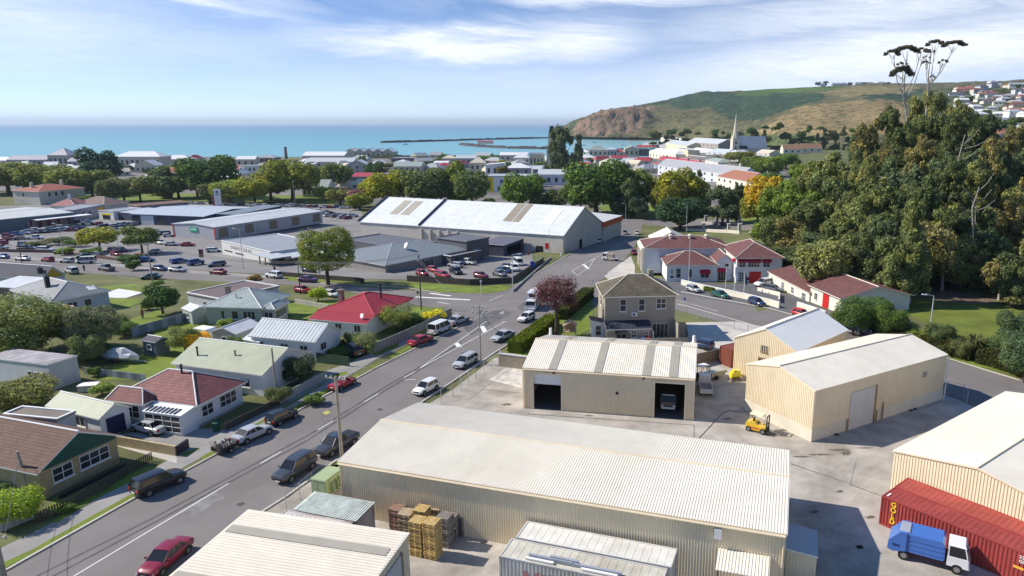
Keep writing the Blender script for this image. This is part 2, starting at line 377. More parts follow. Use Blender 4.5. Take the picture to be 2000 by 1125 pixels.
# road paint
def strip(m, a, b, wd=.12):
    A = PE(*a); B = PE(*b); n = max(1, int((B-A).length/8)); d = (B-A); d.z = 0; d.normalize(); q = Vector((-d.y, d.x, 0))*wd/2
    for i in range(n):
        p = A.lerp(B, i/n); r = A.lerp(B, (i+1)/n)
        v = [p-q, r-q, r+q, p+q]
        m.poly([(k.x, k.y, gz(k.x, k.y)+.016*(1+max(0, k.y-150)/60.)) for k in v])
m = MB()
for a, b in [((130, 1134), (447, 944)), ((509, 905), (549, 882)), ((620, 840), (650, 822)), ((712, 785), (739, 769)), ((789, 738), (810, 726)),
             ((817, 721), (984, 608)), ((817, 721), (985, 629)),
             ((1017, 516), (1063, 504)), ((1150, 511), (1225, 470)), ((1117, 529), (1162, 504)), ((1117, 529), (1127, 538)), ((1127, 538), (1151, 522)), ((1151, 522), (1162, 504)),
             ((1187, 533), (1216, 512)), ((1187, 533), (1194, 539)), ((790, 742), (812, 741)),
             ((955, 588), (981, 577)), ((1320, 586), (1490, 632)), ((100, 528), (130, 531)), ((230, 540), (262, 544)), ((310, 548), (340, 552))]:
    strip(m, a, b)
for a, b in [((891, 670), (898, 678)), ((941, 637), (948, 649)), ((980, 611), (985, 629)), ((1139, 516), (1149, 525)), ((840, 573), (880, 578))]: strip(m, a, b, .8)
strip(m, (812, 580), (918, 586), .9)
o = m.build('road_marking', m_mark); o['kind'] = 'structure'
# car parks, lots and yards in the middle distance
m_lot = mat('lot_asphalt', (.24, .23, .225), rough=.9, var=.2, scale=.1, stain=.4)
m_lotd = mat('dark_asphalt', (.13, .13, .135), rough=.9, var=.2, scale=.1, stain=.4)
sheet('car_park', [(-60, 500), (-60, 405), (300, 392), (700, 402), (720, 440), (880, 470), (1040, 480), (1040, 520), (1000, 552), (950, 556), (790, 546), (700, 545), (560, 538), (330, 524), (120, 503)], m_lot, .010)
sheet('footpath', [(-60, 505), (120, 510), (330, 531), (520, 543), (640, 556), (640, 552), (520, 538), (330, 525), (120, 504), (-60, 499)], m_path, .016)
sheet('car_park', [(1330, 575), (1500, 604), (1640, 640), (1700, 655), (1680, 640), (1600, 590), (1500, 555), (1400, 548), (1230, 540), (1230, 556)], m_lotd, .014)
for pts in [[(300, 640), (370, 620), (440, 625), (400, 640), (360, 668), (300, 665)], [(180, 740), (250, 700), (330, 680), (420, 660), (470, 690), (380, 735), (300, 742), (200, 742)],
            [(560, 590), (700, 585), (610, 625), (570, 625)], [(690, 655), (770, 650), (850, 620), (870, 600), (760, 600), (700, 640)], [(680, 660), (750, 668), (720, 692), (690, 680)],
            [(190, 580), (290, 585), (250, 600), (195, 596)], [(180, 562), (260, 555), (290, 560), (300, 570), (190, 575)],
            [(250, 625), (310, 605), (330, 620), (262, 640)], [(80, 1010), (110, 970), (130, 975), (100, 1010)]]:
    sheet('lawn', pts, m_grass, .02)
sheet('lawn', [(1745, 575), (1850, 590), (1990, 600), (2080, 610), (2080, 700), (2000, 692), (1900, 668), (1820, 640), (1750, 600)], mat('park_grass', (.14, .17, .025), rough=.95, var=.3, scale=.2, stain=.3, bump=.5), .02)
sheet('verge', [(1850, 690), (2060, 735), (2060, 752), (1850, 702)], m_grass, .03)
sheet('leaf_litter', [(1500, 545), (1700, 555), (1745, 575), (1860, 590), (2080, 612), (2080, 540), (1900, 500), (1600, 480), (1500, 480)], m_dirt, .012)
sheet('lawn', [(1180, 425), (1290, 428), (1290, 400), (1170, 400)], m_grass, .05)
sheet('lawn', [(1430, 434), (1495, 438), (1500, 420), (1435, 418)], m_grass, .03)
sheet('lawn', [(130, 402), (320, 392), (660, 398), (660, 384), (300, 378), (130, 388)], m_grass, .05)
sheet('path', [(1180, 540), (1232, 500), (1240, 520), (1240, 558), (1270, 565), (1210, 560)], m_conc2, .02)
sheet('lawn', [(1000, 700), (1030, 655), (1090, 605), (1155, 560), (1160, 640), (1110, 665), (1050, 690)], m_grass, .018)
sheet('driveway', [(215, 868), (345, 905), (345, 890), (330, 880), (240, 850)], m_conc2, .02)
sheet('driveway', [(235, 850), (300, 835), (420, 838), (440, 850), (370, 882), (250, 850)], m_path, .024)
sheet('town_ground', [(-60, 372), (1500, 392), (1560, 360), (1500, 298), (1310, 303), (1100, 309), (-60, 309)], mat('town_floor', (.2, .19, .175), rough=.9, var=.5, scale=.05, stain=.4), .03)
# ------------------------------------------------------------------ building kit
class Bld:
    """a building root; local x runs along the seen front A->B, y away from the camera, z up"""
    def __init__(s, name, label, cat, A, B, h=3., group=None, rz=None, width=None):
        a = PE(*A, h); b = PE(*B, h); s.a = a
        s.rz = atan2(b.y-a.y, b.x-a.x) if rz is None else rz
        s.w = (Vector((b.x, b.y))-Vector((a.x, a.y))).length if width is None else width
        s.h = h; s.z0 = a.z-h
        s.o = thing(name, label, cat, (a.x, a.y, s.z0), s.rz, group)
        s.c = cos(s.rz); s.s = sin(s.rz)
    def loc(s, px, py, h=None):                # local xy of a pixel at height h above base
        h = s.h if h is None else h
        r = ray(px, py); t = (s.z0+h-CH)/r[2]; dx = r[0]*t-s.a.x; dy = r[1]*t-s.a.y
        return (dx*s.c+dy*s.s, -dx*s.s+dy*s.c)
    def D(s, px, py, h=None): return s.loc(px, py, h)[1]
    def U(s, px, py, h=None): return s.loc(px, py, h)[0]
    def face(s, f, x0, y0, x1, y1):
        s.fc = (f, x0, y0, x1, y1)
        return {'F': lambda u, o, z: (x0+u, y0-o, z), 'B': lambda u, o, z: (x1-u, y1+o, z),
                'L': lambda u, o, z: (x0-o, y1-u, z), 'R': lambda u, o, z: (x1+o, y0+u, z)}[f]
    def block(s, x0, y0, x1, y1, h, roof='gable', rise=1.5, ridge='x', over=.4, wm=None, rm=None, z0=0., trim=None, ribs=0, rribs=0, inset=None, wname='wall', rname='roof', openings=(), plinth=0, th=.14, roofcolor=None, wallcolor=None):
        wm = wm or m_white; rm = rm or m_cream_roof; trim = trim or m_white
        s.blk = (x0, y0, x1, y1, h, roof, rise, ridge)
        m = MB(); W_ = x1-x0; D_ = y1-y0
        def top(x, y):
            if roof == 'gable':
                return h+rise*(1-abs((y-(y0+y1)/2))/(D_/2)) if ridge == 'x' else h+rise*(1-abs((x-(x0+x1)/2))/(W_/2))
            if roof == 'mono':
                return {'y': h+rise*(y-y0)/D_, 'x': h+rise*(x-x0)/W_, '-y': h+rise*(y1-y)/D_, '-x': h+rise*(x1-x)/W_}[ridge]
            return h
        corners = [(x0,y0),(x1,y0),(x1,y1),(x0,y1)]
        names = ['F','R','B','L']
        mi = 0
        for k in range(4):
            a, b = corners[k], corners[(k+1)%4]
            L = hypot(b[0]-a[0], b[1]-a[1]); ops = sorted([o for o in openings if o[0] == names[k]], key=lambda o: o[1])
            us = [0.]; 
            if roof == 'gable' and ((ridge == 'x' and k in (1,3)) or (ridge == 'y' and k in (0,2))): us.append(L/2)
            us.append(L)
            for o in ops: us += [o[1], o[1]+o[2]]
            us = sorted(set(us))
            P = lambda u: (a[0]+(b[0]-a[0])*u/L, a[1]+(b[1]-a[1])*u/L)
            for u, v in zip(us, us[1:]):
                zb = z0; 
                for o in ops:
                    if o[1]-1e-3 <= u and v <= o[1]+o[2]+1e-3: zb = z0+o[3]
                p, q = P(u), P(v)
                m.poly([(*p, zb), (*q, zb), (*q, top(*q)), (*p, top(*p))])
            if ribs:
                n = int(L/ribs); nx = (b[1]-a[1])/L; ny = -(b[0]-a[0])/L; e = .045
                for i in range(n):
                    u = (i+.5)*L/n; zb = z0+plinth
                    for o in ops:
                        if o[1]-.1 <= u <= o[1]+o[2]+.1: zb = z0+o[3]+.15
                    p, q = P(u-ribs*.26), P(u+ribs*.26); p2, q2 = P(u-ribs*.12), P(u+ribs*.12)
                    t0 = top(*P(u))-.1
                    p2 = (p2[0]+nx*e, p2[1]+ny*e); q2 = (q2[0]+nx*e, q2[1]+ny*e)
                    m.add([(*p,zb),(*p2,zb),(*q2,zb),(*q,zb),(*p,t0),(*p2,t0),(*q2,t0),(*q,t0)], [(0,1,5,4),(1,2,6,5),(2,3,7,6),(0,3,2,1),(4,5,6,7)])
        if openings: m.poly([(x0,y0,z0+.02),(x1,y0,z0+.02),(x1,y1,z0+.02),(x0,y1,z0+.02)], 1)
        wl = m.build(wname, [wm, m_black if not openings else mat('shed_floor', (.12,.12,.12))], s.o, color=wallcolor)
        if plinth:
            q = MB(); e = .05
            q.prism([(x0-e,y0-e),(x1+e,y0-e),(x1+e,y1+e),(x0-e,y1+e)], z0, z0+plinth); q.build('plinth', mat('plinth_concrete', (.66,.61,.5), rough=.8, var=.08), s.o)
        # roof
        r = MB(); o_ = over
        X0, X1, Y0, Y1 = x0-o_, x1+o_, y0-o_, y1+o_
        def slab(pts):          # ccw from above top polygon
            n = len(pts); r.poly(pts); r.poly([(p[0], p[1], p[2]-th) for p in reversed(pts)], 1)
            for i in range(n):
                a, b = pts[i], pts[(i+1)%n]
                r.poly([(a[0],a[1],a[2]-th), (b[0],b[1],b[2]-th), b, a], 1)
        lift = th+.01
        if roof == 'gable':
            if ridge == 'x':
                sl = rise/(D_/2); ze = h-sl*o_+lift; zr = h+rise+lift; ym = (y0+y1)/2
                slab([(X0,Y0,ze),(X1,Y0,ze),(X1,ym,zr),(X0,ym,zr)]); slab([(X0,ym,zr),(X1,ym,zr),(X1,Y1,ze),(X0,Y1,ze)])
                A_ = [((X0,Y0,ze),(X1,Y0,ze),(X1,ym,zr),(X0,ym,zr)), ((X1,Y1,ze),(X0,Y1,ze),(X0,ym,zr),(X1,ym,zr))]
                r.tube((X0,ym,zr+.02),(X1,ym,zr+.02), .09, n=6, m=1)
            else:
                sl = rise/(W_/2); ze = h-sl*o_+lift; zr = h+rise+lift; xm = (x0+x1)/2
                slab([(X0,Y0,ze),(xm,Y0,zr),(xm,Y1,zr),(X0,Y1,ze)]); slab([(xm,Y0,zr),(X1,Y0,ze),(X1,Y1,ze),(xm,Y1,zr)])
                A_ = [((X0,Y1,ze),(X0,Y0,ze),(xm,Y0,zr),(xm,Y1,zr)), ((X1,Y0,ze),(X1,Y1,ze),(xm,Y1,zr),(xm,Y0,zr))]
                r.tube((xm,Y0,zr+.02),(xm,Y1,zr+.02), .09, n=6, m=1)
        elif roof == 'mono':
            g = lambda x, y: top(x, y)+lift
            slab([(X0,Y0,g(X0,Y0)),(X1,Y0,g(X1,Y0)),(X1,Y1,g(X1,Y1)),(X0,Y1,g(X0,Y1))])
            q = [(X0,Y0,g(X0,Y0)),(X1,Y0,g(X1,Y0)),(X1,Y1,g(X1,Y1)),(X0,Y1,g(X0,Y1))]
            A_ = [tuple(q)] if ridge in ('y','-y') else [(q[1],q[2],q[3],q[0])]
        elif roof == 'hip':
            z = h+.03; zr = h+rise
            if ridge == 'x':
                i_ = (Y1-Y0)/2 if inset is None else inset; ym = (Y0+Y1)/2; a = (X0+i_,ym,zr); b = (X1-i_,ym,zr)
                if X1-X0 < 2*i_: a = b = ((X0+X1)/2, ym, zr)
            else:
                i_ = (X1-X0)/2 if inset is None else inset; xm = (X0+X1)/2; a = (xm,Y0+i_,zr); b = (xm,Y1-i_,zr)
                if Y1-Y0 < 2*i_: a = b = (xm, (Y0+Y1)/2, zr)
            c = [(X0,Y0,z),(X1,Y0,z),(X1,Y1,z),(X0,Y1,z)]
            fs = [(c[0],c[1],b,a),(c[1],c[2],b),(c[2],c[3],a,b),(c[3],c[0],a)] if ridge == 'x' else [(c[0],c[1],a),(c[1],c[2],b,a),(c[2],c[3],b),(c[3],c[0],a,b)]
            for f in fs: r.poly([p for i, p in enumerate(f) if p not in f[:i]])
            for i in range(4):
                p, q = c[i], c[(i+1)%4]; r.poly([(p[0],p[1],p[2]-.2),(q[0],q[1],q[2]-.2),q,p], 1)
            r.poly([(p[0],p[1],p[2]-.2) for p in reversed(c)], 1)
            for i, e in zip(range(4), ((a,b,b,a) if ridge == 'x' else (a,a,b,b))): r.tube((*c[i][:2], c[i][2]+.02), (*e[:2], e[2]+.02), .08, n=5, m=1)
            if a != b: r.tube((*a[:2], a[2]+.02), (*b[:2], b[2]+.02), .09, n=5, m=1)
            A_ = []
        else:   # flat with parapet
            z = h
            r.box(X0, Y0, z, X1, Y1, z+.15); A_ = []
            for bx in ((X0,Y0,X1,Y0+.25),(X0,Y1-.25,X1,Y1),(X0,Y0+.252,X0+.25,Y1-.252),(X1-.25,Y0+.252,X1,Y1-.252)): r.box(bx[0],bx[1],z+.152,bx[2],bx[3],z+.15+max(rise,.12), 1)
        if rribs:
            for q in A_:
                q = [Vector(p) for p in q]; L = (q[1]-q[0]).length; n = int(L/rribs); nn = (q[1]-q[0]).cross(q[3]-q[0]).normalized()*.035; e = (q[1]-q[0]).normalized()
                for i in range(n):
                    f = (i+.5)/n; a = q[0].lerp(q[1], f); b = q[3].lerp(q[2], f)
                    w1 = rribs*.27; w2 = rribs*.12
                    r.add([a-e*w1, a-e*w2+nn, a+e*w2+nn, a+e*w1, b-e*w1, b-e*w2+nn, b+e*w2+nn, b+e*w1], [(0,1,5,4)[::-1],(1,2,6,5)[::-1],(2,3,7,6)[::-1],(0,3,2,1)[::-1]])
        s.roof = r.build(rname, [rm, trim], s.o, color=roofcolor); s.A_ = A_
        return wl
    def win(s, f, u, z, w=1.2, h=1.1, kind='win', nx=2, ny=1, fm=None, out=.0, blk=None, name='window', color=None, sill=True):
        x0, y0, x1, y1 = (blk or s.blk)[:4]; P = s.face(f, x0, y0, x1, y1); fm = fm or m_white
        def bx(m, u0, u1, o0, o1, z0, z1, mi=0):
            a = P(u0, o0, z0); b = P(u1, o1, z1); m.box(*a, *b, mi)
        if kind == 'win':
            m = MB(); bx(m, u-w/2, u+w/2, out, out+.03, z, z+h); g = m.build(name, m_glass, s.o)
            q = MB(); t = .06
            for i in range(nx+1): uu = u-w/2+i*w/nx; bx(q, uu-t/2, uu+t/2, out+.031, out+.08, z-t/2, z+h+t/2)
            for i in range(ny+1): zz = z+i*h/ny; bx(q, u-w/2-t/2, u+w/2+t/2, out+.033, out+.083, zz-t/2, zz+t/2)
            q.build('frame', fm, g)
            if sill:
                q = MB(); bx(q, u-w/2-.12, u+w/2+.12, out+.002, out+.15, z-.14, z-.05); q.build('sill', fm, g)
            return g
        m = MB(); bx(m, u-w/2, u+w/2, out, out+.05, z, z+h)
        if kind == 'roller':
            for i in range(int(h/.22)): bx(m, u-w/2+.02, u+w/2-.02, out+.051, out+.07, z+i*.22, z+i*.22+.1)
        g = m.build(name, fm, s.o, color=color)
        return g
    def small(s, f, us, z, w, h, fm=None, name='window', out=0.):       # far windows: plain recessed-looking panes
        x0, y0, x1, y1 = s.blk[:4]; P = s.face(f, x0, y0, x1, y1)
        for u in us:
            m = MB(); a = P(u-w/2, out-.02, z); b = P(u+w/2, out+.05, z+h); m.box(*a, *b); m.build(name, fm or m_glass, s.o)
    def chimney(s, x, y, z0, z1, w=.7, m_=None, parent=None):
        q = MB(); q.box(x-w/2, y-w/2, z0, x+w/2, y+w/2, z1); q.box(x-w/2-.08, y-w/2-.08, z1, x+w/2+.08, y+w/2+.08, z1+.15); q.tube((x, y, z1+.15), (x, y, z1+.5), .13, .11, 8)
        q.build('chimney', m_ or mat('chimney_brick', (.3,.24,.2), pat='brick', p=(.2,)), s.o)
    def flue(s, x, y, z0, z1, r=.1, m_=None):
        q = MB(); q.tube((x, y, z0), (x, y, z1), r, n=8); q.tube((x, y, z1), (x, y, z1+.1), r*1.7, n=8); q.build('flue', m_ or m_gal, s.o)
    def extra(s, m, name, mt, color=None): return m.build(name, mt, s.o, color=color)
# ------------------------------------------------------------------ the yard: cream steel sheds
def downpipe(b, x, y, z):
    m = MB(); m.tube((x, y, 0), (x, y, z), .06, n=6); b.extra(m, 'downpipe', m_cream)
def roof_strips(b, side, us, w, mt=m_skylight, v0=0., v1=1.):
    """translucent sheets lying on one roof slope"""
    q = [Vector(p) for p in b.A_[side]]; L = (q[1]-q[0]).length; nn = (q[1]-q[0]).cross(q[3]-q[0]).normalized()
    for u in us:
        m = MB(); pts = []
        for k in range(int(w/.2)):
            f0 = (u-w/2+k*.2)/L; f1 = (u-w/2+k*.2+.1)/L; f2 = (u-w/2+k*.2+.2)/L
            for fa, fb, e in ((f0, f1, .062), (f1, f2, .075)):
                A = q[0].lerp(q[1], fa); B = q[0].lerp(q[1], fb); C = q[3].lerp(q[2], fb); D = q[3].lerp(q[2], fa)
                pts = [A.lerp(D, v0), B.lerp(C, v0), B.lerp(C, v1), A.lerp(D, v1)]
                m.poly([p+nn*e for p in pts])
        b.extra(m, 'skylight', mt)
# long main shed
b = Bld('long_shed', 'long cream ribbed steel shed with low gable roof beside the stacked pallets', 'shed', (662, 903), (1535, 1045), 5.0)
dp = b.D(1548, 887); dp = (dp+b.D(820, 787))/2
b.block(0, 0, b.w, dp, 5.0, 'gable', .95, 'x', .12, m_cream, m_cream_roof, ribs=.22, rribs=.22, trim=m_cream)
for x in (0.15, b.w-.1): downpipe(b, x, -.12, 4.9)
m = MB(); m.box(b.U(1402,1042)-.35, -.28, 3.9, b.U(1402,1042)+.2, -.06, 4.7); b.extra(m, 'vent_box', m_white)
m = MB(); m.tube((0,-.2,4.95),(b.w,-.2,4.95), .09, n=6); b.extra(m, 'gutter', m_cream)
LS = b
# grey lean-to on its right end
x0 = b.w+.15
g = MB(); u1, v1 = b.loc(1605, 1034, 2.9); u2, v2 = b.loc(1605, 1085, 2.9); u3, v3 = b.loc(1537, 1018, 2.9)
b.block(x0, v2+.1, u2-.35, v1-.1, 2.6, 'mono', .25, '-x', .12, m_cream, mat('grey_roof_sheet', (.42,.42,.44), rough=.45, var=.06), wname='lean_to_wall', rname='lean_to_roof', ribs=.22)
# cream canopy on posts in front
m = MB(); ux, vx = b.loc(1400, 1092, 3.0); uy = b.U(1504, 1102, 3.0)
n = int((uy-ux)/.22)
m.hexa([(ux,-2.2,2.6),(uy,-2.2,2.6),(uy,-.06,3.0),(ux,-.06,3.0)], [(ux,-2.2,2.66),(uy,-2.2,2.66),(uy,-.06,3.06),(ux,-.06,3.06)])
for i in range(n):
    u = ux+(i+.5)*(uy-ux)/n; m.hexa([(u-.05,-2.2,2.66),(u+.05,-2.2,2.66),(u+.05,-.06,3.06),(u-.05,-.06,3.06)], [(u-.03,-2.2,2.70),(u+.03,-2.2,2.70),(u+.03,-.06,3.10),(u-.03,-.06,3.10)])
b.extra(m, 'canopy_roof', m_cream_roof)
for u in (ux+.15, uy-.15):
    m = MB(); m.box(u-.06, -2.1, 0, u+.06, -1.98, 2.6); b.extra(m, 'canopy_post', mat('rusty_post', (.16,.1,.07)))

# shed with two open roller doors
b = Bld('open_shed', 'cream steel shed with two open roller doors and four grey skylight strips', 'shed', (1022, 719.5), (1357, 741), 5.1)
dp = b.D(1055, 655); h = 5.1
ops = [('F', b.U(1036, 733, 4.7), b.U(1095, 735, 4.7)-b.U(1036, 733, 4.7), 4.5), ('F', b.U(1277, 748, 4.5), b.U(1340, 751, 4.5)-b.U(1277, 748, 4.5), 4.4)]
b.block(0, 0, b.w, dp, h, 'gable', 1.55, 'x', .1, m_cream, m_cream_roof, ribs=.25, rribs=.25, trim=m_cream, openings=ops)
us = [b.U(x, 728) for x in (1088-1, 1175, 1263, 1315)]
us = [b.U((1074+1086)/2+1, 722), b.U(1172-2, 726), b.U(1262+2, 733), b.U(1317, 736)]
roof_strips(b, 0, us, 1.0); L = b.w+.2
roof_strips(b, 1, [L-u-.1 for u in us], 1.0)
for o in ops:
    m = MB(); u0, u1 = o[1], o[1]+o[2]
    for u in (u0, u1): m.box(u-.12, -.1, 0, u+.12, .1, o[3])
    m.box(u0-.12, -.102, o[3]+.002, u1+.12, .1, o[3]+.25); b.extra(m, 'door_frame', m_cream)
u0, u1 = ops[0][1], ops[0][1]+ops[0][2]
m = MB(); m.box(u0+.12, .12, 3.2, u1-.12, .18, 4.6); b.extra(m, 'roller_door', m_white)
m = MB(); m.box(u0+.7, 3.0, 3.3, u1-1.6, 3.4, 3.7); b.extra(m, 'inner_sign', mat('dim_panel', (.3,.3,.4)))
for x in (.02, b.w-.02): downpipe(b, x, -.14, 5.)
for x in (b.U(1066,752,4.9), b.U(1258,736,4.9)):
    m = MB(); m.box(x-.12, -.3, 4.75, x+.12, -.06, 4.9); b.extra(m, 'wall_light', m_dark)
m = MB(); m.tube((b.U(1204,771,2.8), -.08, 2.75), (b.U(1204,771,2.8), -.02, 2.75), .18, n=10); b.extra(m, 'wall_vent', m_dark)
m = MB(); m.tube((0,-.16,5.05),(b.w,-.16,5.05), .08, n=6); b.extra(m, 'gutter', m_cream)
for X, Y in ((.4, dp-.2), (b.w-.4, dp-.2)):
    m = MB(); m.tube((X, Y, 5.2), (X, Y+.1, 6.3), .22, .18, 8); b.extra(m, 'roof_vent', m_white)
OS = b

# right shed with big sliding door
b = Bld('corner_shed', 'cream steel shed with closed tall white door, yellow forklift parked at its corner', 'shed', (1592, 765), (1850, 694), 5.85)
gx, gy = b.loc(1447, 715); D_ = gy
b.block(0, 0, b.w, D_, 5.85, 'gable', 1.25, 'x', .1, m_cream, m_cream_roof, ribs=.24, trim=m_cream, plinth=1.4)
u0, u1 = b.U(1650, 838, 0), b.U(1700, 824, 0)
m = MB(); m.box(u0, -.1, 0, u1, -.05, 4.5); 
for i in range(20): m.box(u0+.02, -.12, .05+i*.22, u1-.02, -.1, .2+i*.22)
b.extra(m, 'sliding_door', mat('door_sheet', (.62,.6,.57), rough=.5))
for u, z in ((u0-.3, 1.5), (u1+.1, 4.7), (u1+.5, 1.5), (u1+1.6, 2.2)):
    m = MB(); m.box(u-.06, -.3, 0, u+.06, -.16, z); b.extra(m, 'bollard_post', mat('tan_post', (.35,.26,.15)))
m = MB(); m.tube((b.w+.1,-.2,0),(b.w+.1,-.2,5.8), .07, n=6); b.extra(m, 'downpipe', m_white)
for px, py in ((1778, 802), (1630, 848), (1785, 799)):
    m = MB(); u = b.U(px, py, 0); m.box(u-.15, -.45, 0, u+.2, -.1, .12); b.extra(m, 'floor_block', m_dark)
m = MB(); m.box(b.U(1820, 738, 4.0)-.5, -.055, 3.8, b.U(1820,738,4.)+.4, -.051, 4.5); b.extra(m, 'soot_mark', mat('soot', (.42,.37,.29)))
CS = b
# shed behind it
b = Bld('grey_roof_shed', 'cream shed with pale grey roof and dark open doorway behind the corner shed', 'shed', (1435, 660), (1557, 690), 5.5)
D_ = b.D(1705, 656)
u0 = b.U(1480, 690, 3.4); u1 = b.U(1520, 700, 3.4)
b.block(0, 0, b.w, D_, 5.5, 'gable', 2.2, 'y', .12, m_cream, mat('pale_grey_roof', (.84,.82,.77), rough=.85, spec=.1, var=.04, stain=.1), ribs=.25, trim=m_cream, openings=[('F', b.w*.42, b.w*.34, 3.5)])
m = MB(); m.box(b.w*.42-.12, -.1, 0, b.w*.42, .1, 3.5); m.box(b.w*.76, -.1, 0, b.w*.76+.12, .1, 3.5); m.box(b.w*.42-.12, -.1, 3.502, b.w*.76+.12, .1, 3.75); b.extra(m, 'door_frame', mat('brown_trim', (.25,.17,.1)))
m = MB(); m.box(b.w*.42, .4, 1.0, b.w*.76, .5, 3.5); b.extra(m, 'roller_door', mat('dim_door', (.3,.29,.26)))
b.win('F', b.w*.5, 4.6, .9, .8, nx=1, fm=mat('brown_trim'))
# big shed at the right edge
b = Bld('edge_shed', 'cream steel shed with broad gable end behind the red containers', 'shed', (1747, 882), (1925, 924), 4.5, rz=R(-52.5))
# gable end faces the camera; width from eave to ridge is half
dx = b.U(1925, 909, 5.6)
D_ = b.D(2000, 787.)
b.block(0, 0, dx*2, max(D_, 24), 4.5, 'gable', 1.2, 'y', .12, m_cream, m_cream_roof, ribs=.26, trim=m_cream)
# low shed at the bottom edge
b = Bld('near_shed', 'cream steel shed with one skylight strip along the bottom edge by the street', 'shed', (487, 1011), (797, 1045), 4.6)
W_ = b.w
b.block(0, -14, W_, 0, 4.6, 'mono', .5, '-x', .1, m_cream, m_cream_roof, trim=m_cream, ribs=.25)
r = MB()
gtop = lambda x: 4.6+.5*(W_-x)/W_+.16
n = int(14/.3)
for i in range(n):
    y = -14+(i+.5)*.3
    r.add([(0,y-.06,gtop(0)),(0,y-.03,gtop(0)+.03),(0,y+.03,gtop(0)+.03),(0,y+.06,gtop(0)),(W_,y-.06,gtop(W_)),(W_,y-.03,gtop(W_)+.03),(W_,y+.03,gtop(W_)+.03),(W_,y+.06,gtop(W_))], [(0,1,5,4),(1,2,6,5),(2,3,7,6)])
b.extra(r, 'roof_rib', m_cream_roof)
for yy in (b.D(757, 1078, 4.8), b.D(757, 1078, 4.8)-5.6):
    m = MB(); m.hexa([(.15, yy-.45, gtop(.15)+.02), (W_-.4, yy-.45, gtop(W_-.4)+.02), (W_-.4, yy+.45, gtop(W_-.4)+.02), (.15, yy+.45, gtop(.15)+.02)], [(.15, yy-.45, gtop(.15)+.045), (W_-.4, yy-.45, gtop(W_-.4)+.045), (W_-.4, yy+.45, gtop(W_-.4)+.045), (.15, yy+.45, gtop(.15)+.045)]); b.extra(m, 'skylight', m_skylight)
m = MB(); m.box(W_+.06, -5.6, 0, W_+.14, -1.6, 4.0); b.extra(m, 'roller_door', mat('grey_roller', (.55,.54,.5)))
m = MB(); m.box(W_+.05, -1.6, 0, W_+.2, -1.4, 4.1); b.extra(m, 'door_post', mat('tan_post'))

# ------------------------------------------------------------------ containers
def container(label, A, B, h, col, length, wdt=2.44, side='F', text=None, rough=.55, roofcol=None, group=None, name='shipping_container', rz=None, stainy=.5, refr=False, back=False):
    """A,B: pixels of the near top edge, left and right"""
    b = Bld(name, label, 'container', A, B, h, group=group, rz=rz); L = length
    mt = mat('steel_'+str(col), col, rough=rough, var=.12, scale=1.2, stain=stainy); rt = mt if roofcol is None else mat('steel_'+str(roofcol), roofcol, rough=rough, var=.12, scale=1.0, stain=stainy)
    m = MB(); w = wdt
    m.box(.08, .06, .15, L-.08, w-.06, h-.1)
    n = int(L/.3)
    for i in range(n):
        u = .15+(i+.5)*(L-.3)/n
        for y, s_ in ((.0, 1), (w, -1)):
            m.hexa([(u-.1,y+s_*.06,.15),(u+.1,y+s_*.06,.15),(u+.05,y+s_*.012,.15),(u-.05,y+s_*.012,.15)][::s_], [(u-.1,y+s_*.06,h-.1),(u+.1,y+s_*.06,h-.1),(u+.05,y+s_*.012,h-.1),(u-.05,y+s_*.012,h-.1)][::s_])
    bd = m.build('body', mt, b.o)
    m = MB()
    for x in (0, L-.12):
        for y in (0, w-.12): m.box(x, y, 0, x+.12, y+.12, h)
    for y in (0, w-.12):
        m.box(.121, y, 0, L-.121, y+.12, .15); m.box(.121, y, h-.12, L-.121, y+.12, h-.01)
    for x in (0, L-.12): m.box(x, .121, 0, x+.12, w-.121, .15); m.box(x, .121, h-.12, x+.12, w-.121, h-.01)
    m.build('frame', mt, b.o)
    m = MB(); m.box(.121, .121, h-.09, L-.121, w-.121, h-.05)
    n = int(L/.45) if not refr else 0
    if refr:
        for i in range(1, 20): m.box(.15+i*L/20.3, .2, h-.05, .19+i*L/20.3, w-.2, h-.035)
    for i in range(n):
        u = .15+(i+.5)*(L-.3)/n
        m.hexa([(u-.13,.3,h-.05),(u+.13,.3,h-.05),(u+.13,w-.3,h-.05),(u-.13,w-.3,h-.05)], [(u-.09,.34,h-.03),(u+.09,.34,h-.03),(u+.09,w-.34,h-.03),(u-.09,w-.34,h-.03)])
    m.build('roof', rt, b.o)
    return b
red = (.34, .055, .05)
b = container('red shipping container with yellow lettering behind the blue rubbish truck', (1722, 968), (2000, 1080), 2.7, red, 12.19, rz=None)
CR = b
def text3d(s, size, mt, parent, loc, rot, name='letter', vertical=False, step=None):
    """one flat letter mesh per character, set out by the font's own widths"""
    def glyph(ch, align='CENTER'):
        c = bpy.data.curves.new(name, 'FONT'); c.body = ch; c.size = size; c.extrude = .006; c.offset = size*.022; c.align_x = align; c.align_y = 'CENTER'; c.materials.append(mt)
        t = bpy.data.objects.new(name, c); me = bpy.data.meshes.new_from_object(t); wd = t.dimensions.x; bpy.data.objects.remove(t)
        xs = [v.co.x for v in me.vertices] or [0]; return me, (max(xs)-min(xs))
    Rm = Matrix.Translation(loc) @ Matrix.Rotation(rot[0], 4, 'X')
    rows = list(s) if vertical else s.split('\n')
    for j, row in enumerate(rows):
        gl = [(ch, *glyph(ch)) if ch != ' ' else (ch, None, size*.3) for ch in row]; tw = sum(g[2]+size*.09 for g in gl); x = -tw/2
        y = ((len(rows)-1)/2-j)*size*(.84 if vertical else 1.05)
        for ch, me, w_ in gl:
            if me is not None:
                o = bpy.data.objects.new(name, me); COL.objects.link(o); o.parent = parent
                o.matrix_local = Rm @ Matrix.Translation((x+w_/2, y, 0))
            x += w_+size*.09
